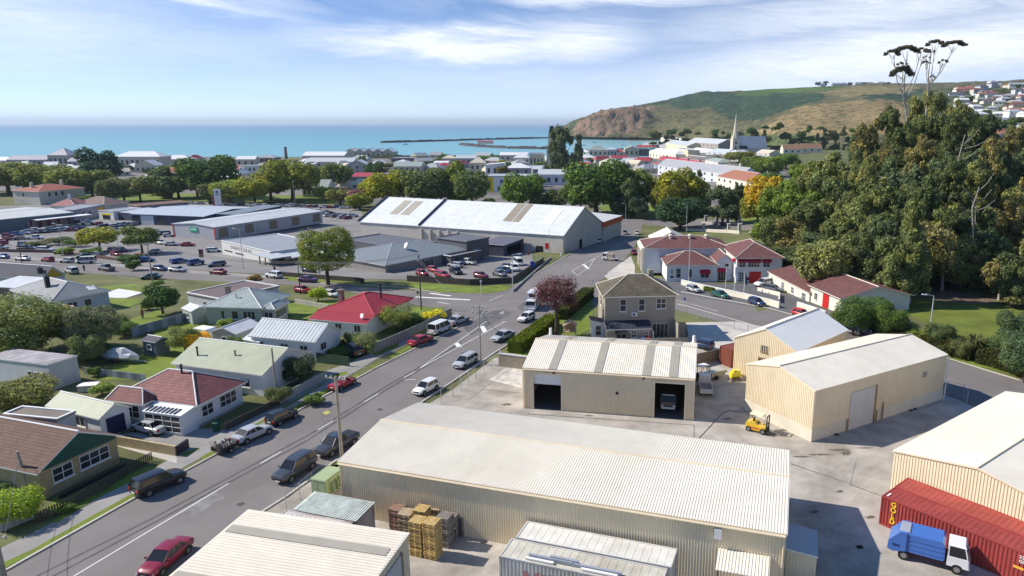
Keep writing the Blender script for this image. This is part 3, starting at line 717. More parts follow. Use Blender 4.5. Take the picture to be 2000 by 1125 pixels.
text3d('GOLD', .62, mat('yellow_paint', (.9,.62,.02), rough=.5), b.o, (1.15, -.02, 1.5), (R(90), 0, 0), vertical=True)
text3d('22\nG1', .34, m_white, b.o, (10.9, -.02, 2.1), (R(90), 0, 0))
m = MB(); m.box(10.4, -.02, 1.25, 11.1, .0, 1.45); b.extra(m, 'warning_label', mat('orange_label', (.8,.4,.05)))
m = MB(); m.box(.25, .35, 2.692, .4, 1.0, 2.7); b.extra(m, 'roof_label', m_white)
b2 = container('red shipping container against the cream wall of the edge shed', (1722, 968), (2000, 1080), 2.7, (.40, .075, .06), 12.19, rz=CR.rz)
b2.o.location = CR.o.matrix_basis @ Vector((-.02, 2.46, .03))
b = container('brown shipping container standing upright end-on by the timber fence', (1411, 672), (1434, 680), 2.7, (.2, .06, .04), 6.06, rz=None)
b.o.rotation_euler.z = CS.rz+R(0); b.o.location = PE(1427, 719, 0)+Vector((0,0,0)); 
b = container('dirty white shipping container with corrugated top beside the long shed', (575, 993), (697, 1016), 2.6, (.55,.56,.56), 6.06, roofcol=(.50,.56,.52), stainy=.8); GC = b
m = MB()
for i in range(26):
    u = .2+i*.22; m.hexa([(u,-.15,2.6),(u+.18,-.15,2.6),(u+.18,2.6,2.75),(u,2.6,2.75)], [(u+.03,-.15,2.66),(u+.15,-.15,2.66),(u+.15,2.6,2.81),(u+.03,2.6,2.81)])
m.hexa([(0,-.2,2.57),(6.06,-.2,2.57),(6.06,2.64,2.72),(0,2.64,2.72)], [(0,-.2,2.62),(6.06,-.2,2.62),(6.06,2.64,2.77),(0,2.64,2.77)]); b.extra(m, 'cover_sheet', mat('mossy_sheet', (.62,.67,.61), rough=.8, spec=.1, var=.25, scale=1.5, stain=.5))
b = container('dirty pinkish white shipping container between the near shed and the corrugated-topped container', (540, 1014), (675, 1036), 2.6, (.55,.52,.48), 6.4, rz=GC.rz, roofcol=(.62,.56,.52), stainy=.9)
b.o.location = GC.o.matrix_basis @ Vector((-.5, -2.75, 0))
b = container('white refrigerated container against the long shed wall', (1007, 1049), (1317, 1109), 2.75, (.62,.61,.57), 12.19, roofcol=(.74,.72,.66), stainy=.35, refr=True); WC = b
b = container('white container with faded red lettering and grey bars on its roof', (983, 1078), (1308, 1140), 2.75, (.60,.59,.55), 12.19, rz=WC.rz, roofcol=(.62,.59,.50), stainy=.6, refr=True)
b.o.location = WC.o.matrix_basis @ Vector((-.25, -2.6, -.02))
text3d('MILL', 1.9, mat('faded_red', (.45,.2,.2), rough=.6), b.o, (3.9, -.02, 1.15), (R(90), 0, 0))
for x0, x1, y, z, mt in ((2.2, 5.6, .5, .25, 'g'), (3.8, 6.0, .62, .35, 'g'), (5.6, 9.2, .5, .2, 'g'), (2.0, 4.2, .22, .12, 'w'), (6.3, 9.0, .22, .12, 'w')):
    m = MB(); m.box(x0, y, 2.76, x1, y+.22, 2.76+z); b.extra(m, 'roof_bar', mat('grey_bar', (.33,.35,.4), rough=.4) if mt == 'g' else m_white)

# ------------------------------------------------------------------ pallets
def pallet_proto(col, key):
    m = MB()
    for x in (0, .5, 1.0):
        m.box(x-.0, 0, .025, x+.1, 1.1, .11)
    for i in range(7): m.box(0, i*.165, .111, 1.1, i*.165+.125, .132)
    for i in range(3): m.box(0, i*.49, 0, 1.1, i*.49+.11, .024)
    return m.mesh('pallet', mat('pallet_'+key, col, rough=.85, var=.35, scale=3, stain=.4))
PAL = {k: pallet_proto(c, k) for k, c in dict(yellow=(.62,.44,.18), pale=(.52,.42,.28), grey=(.27,.24,.22), brown=(.33,.21,.16), red=(.36,.2,.18)).items()}
def px2(px, py, z): 
    v = PE(px, py, z); return v
for kind, px, py, n, place in [('yellow', 815, 1014, 23, 'yellow pallet in the left front tall stack'), ('yellow', 843, 1017, 24, 'yellow pallet in the right front tall stack'),
        ('pale', 794, 999, 17, 'brown pallet in the stack behind the left yellow stack'), ('yellow', 824, 992, 20, 'tan pallet in the stack behind both yellow stacks'),
        ('brown', 776, 990, 15, 'dull pallet in the leftmost stack near the shed wall'), ('red', 822, 977, 16, 'reddish pallet in the backmost stack by the wall'), ('pale', 852, 988, 16, 'light pallet in the stack right of the reddish one'),
        ('grey', 868, 1006, 20, 'grey pallet in the stack right of the yellow ones'), ('grey', 883, 1001, 16, 'grey pallet in the far right leaning stack'), ('grey', 897, 1005, 13, 'dark pallet in the rightmost stack'), ('brown', 789, 982, 11, 'brown pallet in the stack touching the ribbed wall')]:
    H_ = n*.133; v = px2(px, py, H_); rz = LS.rz+random.uniform(-.06, .06)
    for i in range(n):
        o = thing('pallet', place, 'pallet', (v.x+random.uniform(-.03,.03), v.y+random.uniform(-.03,.03), i*.133+.008), rz+random.uniform(-.03,.03), 'stacked wooden pallets', PAL[kind])
        o.location -= Vector((cos(rz)*.55-sin(rz)*.55, sin(rz)*.55+cos(rz)*.55, 0))
        o['stackpos'] = (i, n)
# green electrical cabinets
def cabinet(px, py, w, d, h, col, label, name='electrical_cabinet', rz=None, lid=True):
    v = PE(px, py, 0); t = thing(name, label, 'cabinet', v, LS.rz if rz is None else rz)
    m = MB(); m.box(0, 0, .1, w, d, h); m.build('body', mat('cab_'+str(col), col, rough=.5, var=.08), t)
    m = MB(); m.hexa([(-.06,-.06,h+.002),(w+.06,-.06,h+.002),(w+.06,d+.06,h+.002),(-.06,d+.06,h+.002)], [(0,0,h+.1),(w,0,h+.1),(w,d,h+.1),(0,d,h+.1)]); m.build('lid', mat('cab_'+str(col)), t)
    m = MB(); m.box(-.03, -.03, 0, w+.03, d+.03, .099); m.build('base', m_conc2, t)
    for i in range(2):
        m = MB(); m.box(w*(.1+.5*i), -.02, .25, w*(.4+.5*i), -.001, h*.85); m.build('door', mat('cab_'+str(col)), t)
    return t
gr = (.33, .41, .23)
cabinet(610, 968, 1.6, 2.6, 1.7, gr, 'pale green electrical cabinet with pitched lid by the kerb')
v = cabinet(632, 966, .75, 2.5, 1.55, gr, 'narrow pale green cabinet with cooling fins next to the shed corner', 'transformer')
for i in range(4):
    m = MB(); m.box(.78, .2+i*.55, .3, 1.15, .3+i*.55, 1.35); m.build('cooling_fin', mat('cab_'+str(gr)), v)
for i in range(2):
    cabinet(672+26*i, 984+5*i, 1.25, .85, 1.3, (.07,.16,.09), 'dark green wheelie skip against the shed wall, '+('left one' if i == 0 else 'right one'), 'skip_bin')
# ------------------------------------------------------------------ vehicles; x forward, origin on the ground under the middle
SPEC = {  # L, W, sill, belt at rear/mid/front, bonnet start, glass base x0,x1, roof x0,x1, roof z
 'hatch':  dict(L=3.9, W=1.68, st=[(-1.95,.62,.80),(-1.9,.9,.9),(-1.2,.98,.99),(.55,.94,1.),(1.45,.86,.96),(1.8,.74,.88),(1.95,.55,.74)], g=(-1.88,.95,-1.6,.15), gz=.92, rz=1.48),
 'sedan':  dict(L=4.7, W=1.8, st=[(-2.35,.6,.8),(-2.28,.94,.9),(-1.3,1.0,.98),(.7,.93,1.),(1.8,.82,.96),(2.2,.7,.86),(2.35,.52,.72)], g=(-1.75,1.15,-1.0,.3), gz=.93, rz=1.43),
 'wagon':  dict(L=4.75, W=1.82, st=[(-2.38,.6,.84),(-2.32,.95,.93),(-1.3,1.,1.),(.8,.95,1.),(1.85,.85,.97),(2.25,.72,.88),(2.38,.52,.74)], g=(-2.3,1.25,-2.0,.4), gz=.95, rz=1.5),
 'suv':    dict(L=4.75, W=1.9, st=[(-2.38,.75,.85),(-2.32,1.1,.94),(-1.2,1.14,1.),(.8,1.1,1.),(1.95,1.02,.97),(2.28,.88,.9),(2.38,.65,.78)], g=(-2.3,1.2,-2.0,.45), gz=1.08, rz=1.76),
 'van':    dict(L=4.8, W=1.8, st=[(-2.4,.8,.92),(-2.36,1.05,.98),(-1.2,1.1,1.),(1.1,1.08,1.),(1.9,1.0,.97),(2.3,.86,.9),(2.4,.6,.8)], g=(-2.35,2.0,-2.22,1.15), gz=1.06, rz=1.98),
 'ute':    dict(L=5.2, W=1.88, st=[(-2.6,.75,.92),(-2.55,1.08,.98),(-.8,1.1,1.),(.9,1.1,1.),(2.1,1.02,.97),(2.5,.88,.9),(2.6,.62,.78)], g=(-.85,1.45,-.6,.7), gz=1.08, rz=1.76),
 'convertible': dict(L=4.1, W=1.7, st=[(-2.05,.55,.8),(-1.98,.84,.9),(-1.1,.88,.98),(.5,.84,1.),(1.5,.74,.95),(1.9,.62,.85),(2.05,.48,.7)], g=(.35,1.0,.3,.5), gz=.84, rz=1.15),
}
SPEC['coupe'] = dict(SPEC['sedan'], L=4.4, rz=1.32, g=(-1.7,1.2,-.6,.25))
_car = {}
def car_meshes(k, lod):
    if (k, lod) in _car: return _car[(k, lod)]
    S = SPEC[k]; L = S['L']; W2 = S['W']/2; st = S['st']; out = {}
    m = MB(); sill = .28 if k not in ('suv', 'ute') else .38
    rings = []
    wheel_x = [-L*.3, L*.315]; wr = .32 if k not in ('suv', 'ute') else .37
    xs = st
    for (x, zt, wf) in xs:
        w = W2*wf; zb = sill+(.08 if abs(x) > L*.45 else 0)
        r = [(x,-w*.8,zb),(x,-w*.98,zb+.1),(x,-w,zb+(zt-zb)*.55),(x,-w*.97,zt-.1),(x,-w*.86,zt-.01),(x,-w*.45,zt+.02)]
        rings.append(r+[(p[0],-p[1],p[2]) for p in reversed(r)])
    n = 12; vs = [p for r in rings for p in r]; fs = []
    for i in range(len(rings)-1):
        for j in range(n): fs.append((i*n+j, i*n+(j+1)%n, (i+1)*n+(j+1)%n, (i+1)*n+j)[::-1])
    fs.append(tuple(range(n))); fs.append(tuple(range((len(rings)-1)*n, len(rings)*n))[::-1])
    m.add(vs, fs, 0)
    # wheel arches and sill
    for x in wheel_x:
        for s_ in (-1, 1): m.tube((x, s_*(W2*.93), wr+.02), (x, s_*(W2+.004), wr+.02), wr+.09, n=14, m=1)
    m.box(-L*.44, -W2*.9, sill-.08, L*.44, W2*.9, sill+.06, 1)
    gx0, gx1, tx0, tx1 = S['g']; gzz = S['gz']; rz = S['rz']; bw = W2*.88; tw = W2*.72
    if k == 'van': tw = W2*.84; bw = W2*.96
    if k == 'convertible':
        m.box(-1.0, -.6, .6, .45, .6, .86, 1)
        for x in (-.75, .05):
            for y in (-.33, .33): m.box(x-.1, y-.22, .5, x+.08, y+.22, 1.12 if x > -.5 else 1.0, 1)
        g = MB(); g.hexa([(gx1-.12,-bw*.9,gzz),(gx1,-bw*.9,gzz),(gx1,bw*.9,gzz),(gx1-.12,bw*.9,gzz)], [(.42,-tw,rz),(.47,-tw,rz),(.47,tw,rz),(.42,tw,rz)]); out['glass'] = g.mesh('window', m_cglass)
    else:
        g = MB(); nb = [(gx0,-bw,gzz-.04),(gx1,-bw,gzz-.04),(gx1,bw,gzz-.04),(gx0,bw,gzz-.04)]; nt_ = [(tx0,-tw,rz-.04),(tx1,-tw,rz-.04),(tx1,tw,rz-.04),(tx0,tw,rz-.04)]
        g.hexa(nb, nt_); out['glass'] = g.mesh('window', m_cglass)
        # roof skin, slightly domed
        e = .03; ys = [-1, -.85, -.4, .4, .85, 1]; xs_ = [tx0-e*2, tx0+.15, (tx0+tx1)/2, tx1-.15, tx1+e*2]
        grid = [[(x, y*(tw+e), rz-.05+.055*(1-abs(y)**3)*1.0+.03*(1-abs((x-(tx0+tx1)/2)/((tx1-tx0)/2+.06))**2)) for y in ys] for x in xs_]
        v = [p for r in grid for p in r]; nn = len(ys); ff = [(i*nn+j, (i+1)*nn+j, (i+1)*nn+j+1, i*nn+j+1) for i in range(len(xs_)-1) for j in range(nn-1)]
        m.add(v, ff, 0); m.box(tx0-e, -tw-e, rz-.09, tx1+e, tw+e, rz-.048, 0)
        def pil(b, t, d=.07):
            m.hexa([(b[0]-d,b[1]-.015,b[2]),(b[0]+d,b[1]-.015,b[2]),(b[0]+d,b[1]+.015,b[2]),(b[0]-d,b[1]+.015,b[2])], [(t[0]-d*.7,t[1]-.015,t[2]),(t[0]+d*.7,t[1]-.015,t[2]),(t[0]+d*.7,t[1]+.015,t[2]),(t[0]-d*.7,t[1]+.015,t[2])], 0)
        for s_ in (-1, 1):
            pil((gx0+.04, s_*(bw+.005), gzz-.04), (tx0+.04, s_*(tw+.005), rz-.05), .1); pil((gx1-.04, s_*(bw+.005), gzz-.04), (tx1-.02, s_*(tw+.005), rz-.05), .05)
            fr = [.42] if k in ('hatch', 'sedan', 'coupe') else [.36, .64] if k in ('wagon', 'suv') else [.3, .62] if k == 'van' else [.5]
            if k in ('sedan',): fr = [.30, .62]
            for f in fr:
                bx_ = gx0+(gx1-gx0)*f; tx_ = tx0+(tx1-tx0)*(f*1.0)
                pil((bx_, s_*(bw+.005), gzz-.04), (tx_, s_*(tw+.005), rz-.05), .045)
    if k == 'ute':      # open tray
        m.box(-2.45, -W2*.8, 1.085, -1.0, W2*.8, 1.13, 1)
    if k in ('suv', 'wagon', 'ute') and lod == 0:
        for s_ in (-1, 1): m.tube((tx0+.1, s_*tw*.95, rz+.05), (tx1-.2, s_*tw*.95, rz+.05), .025, n=5, m=1)
    me = m.mesh('body', [m_paint, m_dark]); me.polygons.foreach_set('use_smooth', [True]*len(me.polygons))
    bmx = bmesh.new(); bmx.from_mesh(me)
    for e_ in bmx.edges:
        if len(e_.link_faces) == 2 and e_.calc_face_angle(0) > R(38): e_.smooth = False
    bmx.to_mesh(me); bmx.free(); out['body'] = me
    m = MB(); m.tube((0,-.11,0),(0,.11,0), wr, n=16 if lod == 0 else 10); out['wheel'] = m.mesh('wheel', m_tyre)
    m = MB(); m.tube((0,-.125,0),(0,.125,0), wr*.62, n=10)
    out['rim'] = m.mesh('rim', m_rim); out['wpos'] = [(x, s_*(W2-.09), wr) for x in wheel_x for s_ in (-1, 1)]
    zt = st[-2][1]
    m = MB(); m.hexa([(L/2-.22,-.15,zt-.28),(L/2-.02,-.13,zt-.28),(L/2-.05,.13,zt-.28),(L/2-.22,.15,zt-.28)], [(L/2-.3,-.15,zt-.06),(L/2-.12,-.13,zt-.08),(L/2-.12,.13,zt-.08),(L/2-.3,.15,zt-.06)]); out['headlight'] = m.mesh('headlight', m_lamp)
    m = MB(); m.box(-L/2-.01, -.14, st[1][1]-.3, -L/2+.12, .14, st[1][1]-.08); out['tail_light'] = m.mesh('tail_light', m_red)
    m = MB(); m.box(-.02, -.25, -.06, .02, .25, .06); out['plate'] = m.mesh('number_plate', m_plate)
    m = MB(); m.box(-.07, -.1, -.07, .07, .1, .07); out['mirror'] = m.mesh('wing_mirror', m_paint)
    m = MB(); m.box(-.02, -W2*.55, -.09, .03, W2*.55, .09); out['grille'] = m.mesh('grille', m_dark)
    out['L'] = L; out['W2'] = W2; out['st'] = st; out['gz'] = gzz; out['gx1'] = gx1
    _car[(k, lod)] = out; return out
CC = dict(white=(.72,.72,.7), silver=(.42,.44,.46), grey=(.16,.17,.185), black=(.012,.013,.018), navy=(.02,.035,.10), red=(.36,.015,.02), crimson=(.22,.012,.03), blue=(.05,.12,.33), green=(.02,.10,.07), cream=(.6,.56,.42), purple=(.10,.02,.10), maroon=(.12,.02,.03), bright=(.6,.03,.015), charcoal=(.045,.048,.06))
def car(k, col, a, b, label, lod=0, group=None, cat=None, name=None):
    """a rear, b front: ground pixels that give place and heading"""
    A = PE(*a); B = PE(*b); c = (A+B)/2; c.z = gz(c.x, c.y)+.012+(.02 if c.y > 120 else 0)
    if c.y > 150: c.z += .04
    M = car_meshes(k, lod); cl = CC[col] if isinstance(col, str) else col
    nm = name or {'hatch':'hatchback','sedan':'sedan','wagon':'station_wagon','suv':'suv','van':'van','ute':'pickup','convertible':'convertible','coupe':'coupe'}[k]
    t = thing('parked_'+nm, label, cat or {'van':'van','ute':'pickup','suv':'car'}.get(k, 'car'), c, atan2(B.y-A.y, B.x-A.x), group)
    part(M['body'], 'body', t, cl); part(M['glass'], 'window', t)
    for p in M['wpos']:
        w_ = part(M['wheel'], 'wheel', t); w_.location = p
        if lod == 0: part(M['rim'], 'rim', w_)
    L, W2, st = M['L'], M['W2'], M['st']
    if lod <= 1:
        for s_ in (-1, 1):
            o = part(M['headlight'], 'headlight', t); o.location = (0, s_*W2*.66, 0)
            o = part(M['tail_light'], 'tail_light', t); o.location = (0, s_*W2*.72, 0)
    if lod == 0:
        o = part(M['plate'], 'number_plate', t); o.location = (-L/2-.02, 0, .62); o = part(M['plate'], 'number_plate', t); o.location = (L/2+.02, 0, .42)
        o = part(M['grille'], 'grille', t); o.location = (L/2-.02, 0, .6)
        for s_ in (-1, 1):
            o = part(M['mirror'], 'wing_mirror', t, cl); o.location = (M['gx1']-.3, s_*(W2+.08), M['gz']+.02)
    return t
# the street, near to far
car('sedan', 'crimson', (358, 1072), (290, 1130), 'dark red sedan with sunroof driving at the bottom edge beside the near shed')
car('suv', 'black', (275, 969), (347, 938), 'glossy black crossover driving alone on the near left lane')
car('suv', 'charcoal', (604, 909), (548, 945), 'dark grey off-roader with silver bumpers parked near the green cabinets')
car('ute', 'charcoal', (686, 862), (630, 893), 'black double-cab pickup behind the wooden power pole')
car('sedan', 'silver', (466, 868), (520, 843), 'silver sedan towing the loaded trailer')
car('hatch', 'black', (530, 833), (573, 812), 'black hatchback in front of the silver towing sedan', group='cars parked along the street')
car('convertible', 'red', (651, 765), (688, 747), 'red open-top convertible parked by the grass verge')
car('hatch', 'white', (848, 757), (815, 774), 'small white hatchback with black bonnet edge coming along the street by the chain fence')
car('wagon', 'silver', (925, 704), (893, 722), 'silver station wagon near the second power pole')
car('sedan', 'silver', (995, 658), (969, 668), 'silver sedan parked at the hedge end')
car('sedan', 'red', (809, 676), (836, 666), 'red sedan parked behind the white minivan')
car('van', 'white', (846, 655), (873, 643), 'white minivan parked beside the grey fence')
car('sedan', 'silver', (882, 637), (908, 627), 'pale silver sedan parked in front of the white minivan')
car('suv', 'black', (702, 698), (680, 684), 'black off-roader in the driveway of the long white house', name='suv')
car('sedan', 'silver', (322, 850), (264, 836), 'silver sedan in the driveway beside the yellow brick wall')
car('hatch', 'white', (1040, 622), (1016, 632), 'white hatchback following below the white truck')
# fire station lane
car('hatch', 'silver', (1340, 566), (1371, 574), 'silver hatchback at the left end of the white wall')
car('sedan', 'green', (1388, 576), (1426, 586), 'dark green sedan parked before the white wall')
car('hatch', 'navy', (1461, 592), (1496, 601), 'navy hatchback parked right of the dark green sedan')
car('hatch', 'bright', (1550, 616), (1583, 624), 'bright red hatchback by the low white wall')
car('suv', 'white', (1502, 557), (1480, 561), 'white car by the fire station red garage door', lod=1)
car('wagon', 'grey', (1488, 567), (1530, 571), 'grey station wagon at the long cream annex')
car('hatch', 'navy', (1385, 683), (1355, 676), 'dark blue hatchback behind the timber fence of the yard', lod=1)
car('suv', 'navy', (1688, 652), (1716, 664), 'dark car behind the corner shed roof', lod=1)
# main crossing
car('sedan', 'silver', (1220, 452), (1221, 462), 'silver sedan ahead of the dark one at the junction', lod=1)
car('hatch', 'navy', (1220, 462), (1221, 452), 'dark hatchback stopping at the far junction', lod=1)
car('hatch', 'cream', (1245, 452), (1244, 464), 'cream small car at the far junction', lod=1)
car('sedan', 'white', (1172, 469), (1168, 479), 'white sedan in the shade of the large warehouse', lod=1)
car('sedan', 'silver', (1487, 453), (1462, 459), 'pale silver sedan on the far road beside the dark trees', lod=1)
car('hatch', 'crimson', (1237, 494), (1240, 500), 'red car half hidden at the white fire station wall', lod=1)
def wheels(t, pos, r, w=.24, rim=True):
    m = MB(); m.tube((0,-w/2,0),(0,w/2,0), r, n=16); me = m.mesh('wheel', m_tyre); m = MB(); m.tube((0,-w/2-.012,0),(0,w/2+.012,0), r*.55, n=12); rm = m.mesh('rim', m_rim)
    for p in pos:
        o = part(me, 'wheel', t); o.location = p
        if rim: part(rm, 'rim', o)
def pm(v): return mat('enamel_'+str(v), v, rough=.3, var=.05, spec=.5, coat=.4)
def cabover(t, x0, x1, w, z0, z1, col, slope=.25):
    """forward control cab between x0 and x1 (front at x1)"""
    w2 = w/2; zb = z0+(z1-z0)*.48; m = MB()
    m.hexa([(x0,-w2,z0),(x1,-w2,z0),(x1,w2,z0),(x0,w2,z0)], [(x0,-w2,zb),(x1-.04,-w2,zb),(x1-.04,w2,zb),(x0,w2,zb)])
    m.hexa([(x0,-w2*.97,zb),(x0+.12,-w2*.97,zb),(x0+.12,w2*.97,zb),(x0,w2*.97,zb)], [(x0,-w2*.92,z1),(x0+.12,-w2*.92,z1),(x0+.12,w2*.92,z1),(x0,w2*.92,z1)])
    for s_ in (-1, 1):
        m.hexa([(x1-.14,s_*w2*.97-.04,zb),(x1-.04,s_*w2*.97-.04,zb),(x1-.04,s_*w2*.97+.04,zb),(x1-.14,s_*w2*.97+.04,zb)], [(x1-.12-slope,s_*w2*.9-.04,z1),(x1-.04-slope,s_*w2*.9-.04,z1),(x1-.04-slope,s_*w2*.9+.04,z1),(x1-.12-slope,s_*w2*.9+.04,z1)])
    m.hexa([(x0,-w2*.93,z1-.02),(x1-slope+.02,-w2*.93,z1-.02),(x1-slope+.02,w2*.93,z1-.02),(x0,w2*.93,z1-.02)], [(x0+.08,-w2*.8,z1+.09),(x1-slope-.1,-w2*.8,z1+.09),(x1-slope-.1,w2*.8,z1+.09),(x0+.08,w2*.8,z1+.09)])
    m.build('cab', pm(col), t)
    m = MB(); m.hexa([(x0+.13,-w2*.95,zb),(x1-.07,-w2*.95,zb),(x1-.07,w2*.95,zb),(x0+.13,w2*.95,zb)], [(x0+.13,-w2*.89,z1-.04),(x1-.09-slope,-w2*.89,z1-.04),(x1-.09-slope,w2*.89,z1-.04),(x0+.13,w2*.89,z1-.04)]); m.build('window', m_cglass, t)
    m = MB(); m.box(x1-.02, -w2*.9, z0-.05, x1+.1, w2*.9, z0+.2); m.build('bumper', m_dark if sum(col) < 1 else m_white, t)
    for s_ in (-1, 1):
        m = MB(); m.box(x1-.03, s_*w2*.78-.15, z0+.25, x1+.02, s_*w2*.78+.15, z0+.45); m.build('headlight', m_lamp, t)
        m = MB(); m.box(x1-.1, s_*(w2+.1)-.05, zb+.1, x1-.02, s_*(w2+.1)+.05, zb+.5); m.build('wing_mirror', m_dark, t)
# blue rubbish truck
A = PE(1752, 1078); B = PE(1862, 1108); c = (A+B)/2
t = thing('rubbish_truck', 'blue compactor rubbish truck with white cab parked in front of the red container', 'truck', c, atan2(B.y-A.y, B.x-A.x))
BL = (.055, .16, .48)
m = MB(); m.box(-2.6,-.4,.55,2.4,.4,.8); m.build('chassis', m_dark, t)
m = MB(); w2 = 1.0
pts = [(-1.35,.85),(1.25,.85),(1.35,1.1),(1.3,2.15),(1.1,2.4),(-1.35,2.4)]
def extrude_side(m, pts, w2, mi=0, y0=None, y1=None):
    a = -w2 if y0 is None else y0; b = w2 if y1 is None else y1; n = len(pts)
    m.add([(p[0],a,p[1]) for p in pts]+[(p[0],b,p[1]) for p in pts], [tuple(range(n)), tuple(range(2*n-1,n-1,-1))]+[(i,n+i,n+(i+1)%n,(i+1)%n) for i in range(n)], mi)
extrude_side(m, pts, w2)
for z in (1.15, 1.55, 1.95): m.box(-1.25, -w2-.04, z, 1.2, w2+.04, z+.09)
m.build('hopper_body', pm(BL), t)
m = MB(); extrude_side(m, [(-2.75,.75),(-2.3,.6),(-1.4,.85),(-1.36,2.45),(-1.9,2.4),(-2.7,1.5)], w2*1.02); m.build('tail_hopper', pm(BL), t)
m = MB(); m.hexa([(-1.95,-.8,2.42),(-1.2,-.8,2.44),(-1.2,.8,2.44),(-1.95,.8,2.42)], [(-1.9,-.75,2.47),(-1.25,-.75,2.49),(-1.25,.75,2.49),(-1.9,.75,2.47)]); m.build('top_hatch', mat('grey_bar'), t)
m = MB(); m.box(-2.4,-1.06,1.15,-1.9,-1.021,1.32); m.box(-1.4,-1.07,.85,-1.3,-1.01,2.35); m.build('trim', mat('dark_blue', (.02,.05,.18)), t)
cabover(t, 1.5, 3.0, 1.9, .6, 2.3, (.75,.75,.74))
wheels(t, [(-1.5,s_*.82,.42) for s_ in (-1,1)]+[(2.25,s_*.82,.42) for s_ in (-1,1)], .42, .28)
# forklift
A = PE(1462, 838); B = PE(1500, 848); c = (A+B)/2
t = thing('forklift', 'yellow forklift with canopy standing at the corner shed', 'forklift', c, atan2(B.y-A.y, B.x-A.x)); YE = (.75,.5,.03)
m = MB(); extrude_side(m, [(-1.3,.4),(-1.15,.3),(.9,.3),(.9,.85),(.1,.95),(-.3,1.25),(-1.2,1.2),(-1.35,.9)], .55); m.build('body', pm(YE), t)
m = MB(); m.box(-.9,-.56,.45,.3,-.551,.65); m.build('red_stripe', pm((.6,.1,.03)), t)
m = MB()
for x in (-.85, .55):
    for y in (-.5, .5): m.tube((x,y,.9),(x*.9,y*.95,2.15), .045, n=6)
m.hexa([(-.95,-.56,2.1),(.65,-.56,2.1),(.65,.56,2.1),(-.95,.56,2.1)], [(-.9,-.5,2.2),(.6,-.5,2.2),(.6,.5,2.2),(-.9,.5,2.2)]); m.build('canopy', pm((.78,.7,.5)), t)
m = MB(); m.box(-.5,-.25,.95,.05,.25,1.15); m.box(-.6,-.25,1.15,-.5,.25,1.6); m.build('seat', m_dark, t)
m = MB()
for y in (-.35,.35): m.box(1.0,y-.05,.1,1.12,y+.05,2.2)
for z in (.4,1.2,2.1): m.box(1.02,-.35,z,1.1,.35,z+.1)
m.build('mast', m_dark, t)
for y in (-.28,.28): m = MB(); m.box(1.13,y-.06,.06,2.0,y+.06,.12); m.build('fork', m_dark, t)
wheels(t, [(-.95,-.45,.3),(-.95,.45,.3),(.7,-.5,.36),(.7,.5,.36)], .34)
# flatbed mini truck seen from behind
A = PE(1380, 780); B = PE(1374, 748); c = (A+B)/2
t = thing('flatbed_truck', 'small white flatbed truck parked beside the open shed, seen from behind', 'truck', c, atan2(B.y-A.y, B.x-A.x))
cabover(t, .7, 2.1, 1.6, .45, 1.8, (.7,.7,.68))
m = MB(); m.box(-2.2,-.8,.7,.6,.8,.78); m.build('deck', mat('deck_steel', (.25,.22,.22), rough=.5, var=.3, scale=2), t)
for y in (-.8,.76): m = MB(); m.box(-2.2,y,.782,.6,y+.04,1.1); m.build('drop_side', pm((.7,.7,.68)), t)
m = MB(); m.box(-2.24,-.8,.5,-2.2,.8,1.1); m.build('tailgate', pm((.7,.7,.68)), t)
wheels(t, [(-1.4,s_*.66,.32) for s_ in (-1,1)]+[(1.5,s_*.66,.32) for s_ in (-1,1)], .32)
# dark forklift behind
t = thing('forklift', 'dark old forklift with white canopy behind the flatbed truck', 'forklift', PE(1372, 742), CS.rz)
m = MB(); m.box(-.9,-.5,.3,.7,.5,1.0); m.build('body', m_dark, t)
m = MB()
for x in (-.6,.5):
    for y in (-.45,.45): m.tube((x,y,1.0),(x,y,2.1), .05, n=6)
m.build('frame', mat('rusty_post'), t); m = MB(); m.box(-.75,-.55,2.1,.65,.55,2.17); m.build('canopy', m_white, t)
m = MB(); m.box(.9,-.35,.1,1.0,-.25,2.3); m.box(.9,.25,.1,1.0,.35,2.3); m.build('mast', mat('rusty_post'), t)
wheels(t, [(-.6,-.45,.3),(-.6,.45,.3),(.5,-.45,.3),(.5,.45,.3)], .3, rim=False)
# trailer/skip and yellow machine
t = thing('tip_trailer', 'cream metal tipping trailer beside the timber fence', 'trailer', PE(1393, 738), CS.rz)
m = MB(); m.hexa([(-1.5,-.8,.5),(1.4,-.8,.5),(1.4,.8,.5),(-1.5,.8,.5)], [(-1.7,-.9,1.2),(1.5,-.9,1.2),(1.5,.9,1.2),(-1.7,.9,1.2)]); m.build('tray', pm((.5,.46,.36)), t)
m = MB(); m.tube((1.4,0,.5),(2.6,0,.45), .06); m.build('drawbar', m_dark, t); wheels(t, [(-.2,-.85,.32),(-.2,.85,.32)], .32, rim=False)
t = thing('yellow_compressor', 'bright yellow machine on a timber base by the corner shed', 'machine', PE(1435, 742), .3); t.scale = (.78, .78, .78)
m = MB(); m.tube((-.9,0,1.0),(.9,0,1.0), .55, n=12); m.build('tank', pm((.85,.7,.02)), t)
m = MB(); m.box(-.5,-.35,1.4,.1,.3,1.9); m.box(.3,-.3,1.4,.7,.3,1.75); m.build('motor', pm((.85,.7,.02)), t)
m = MB(); m.box(-1.0,-.6,0,1.0,.6,.4); m.build('timber_base', m_wood, t)
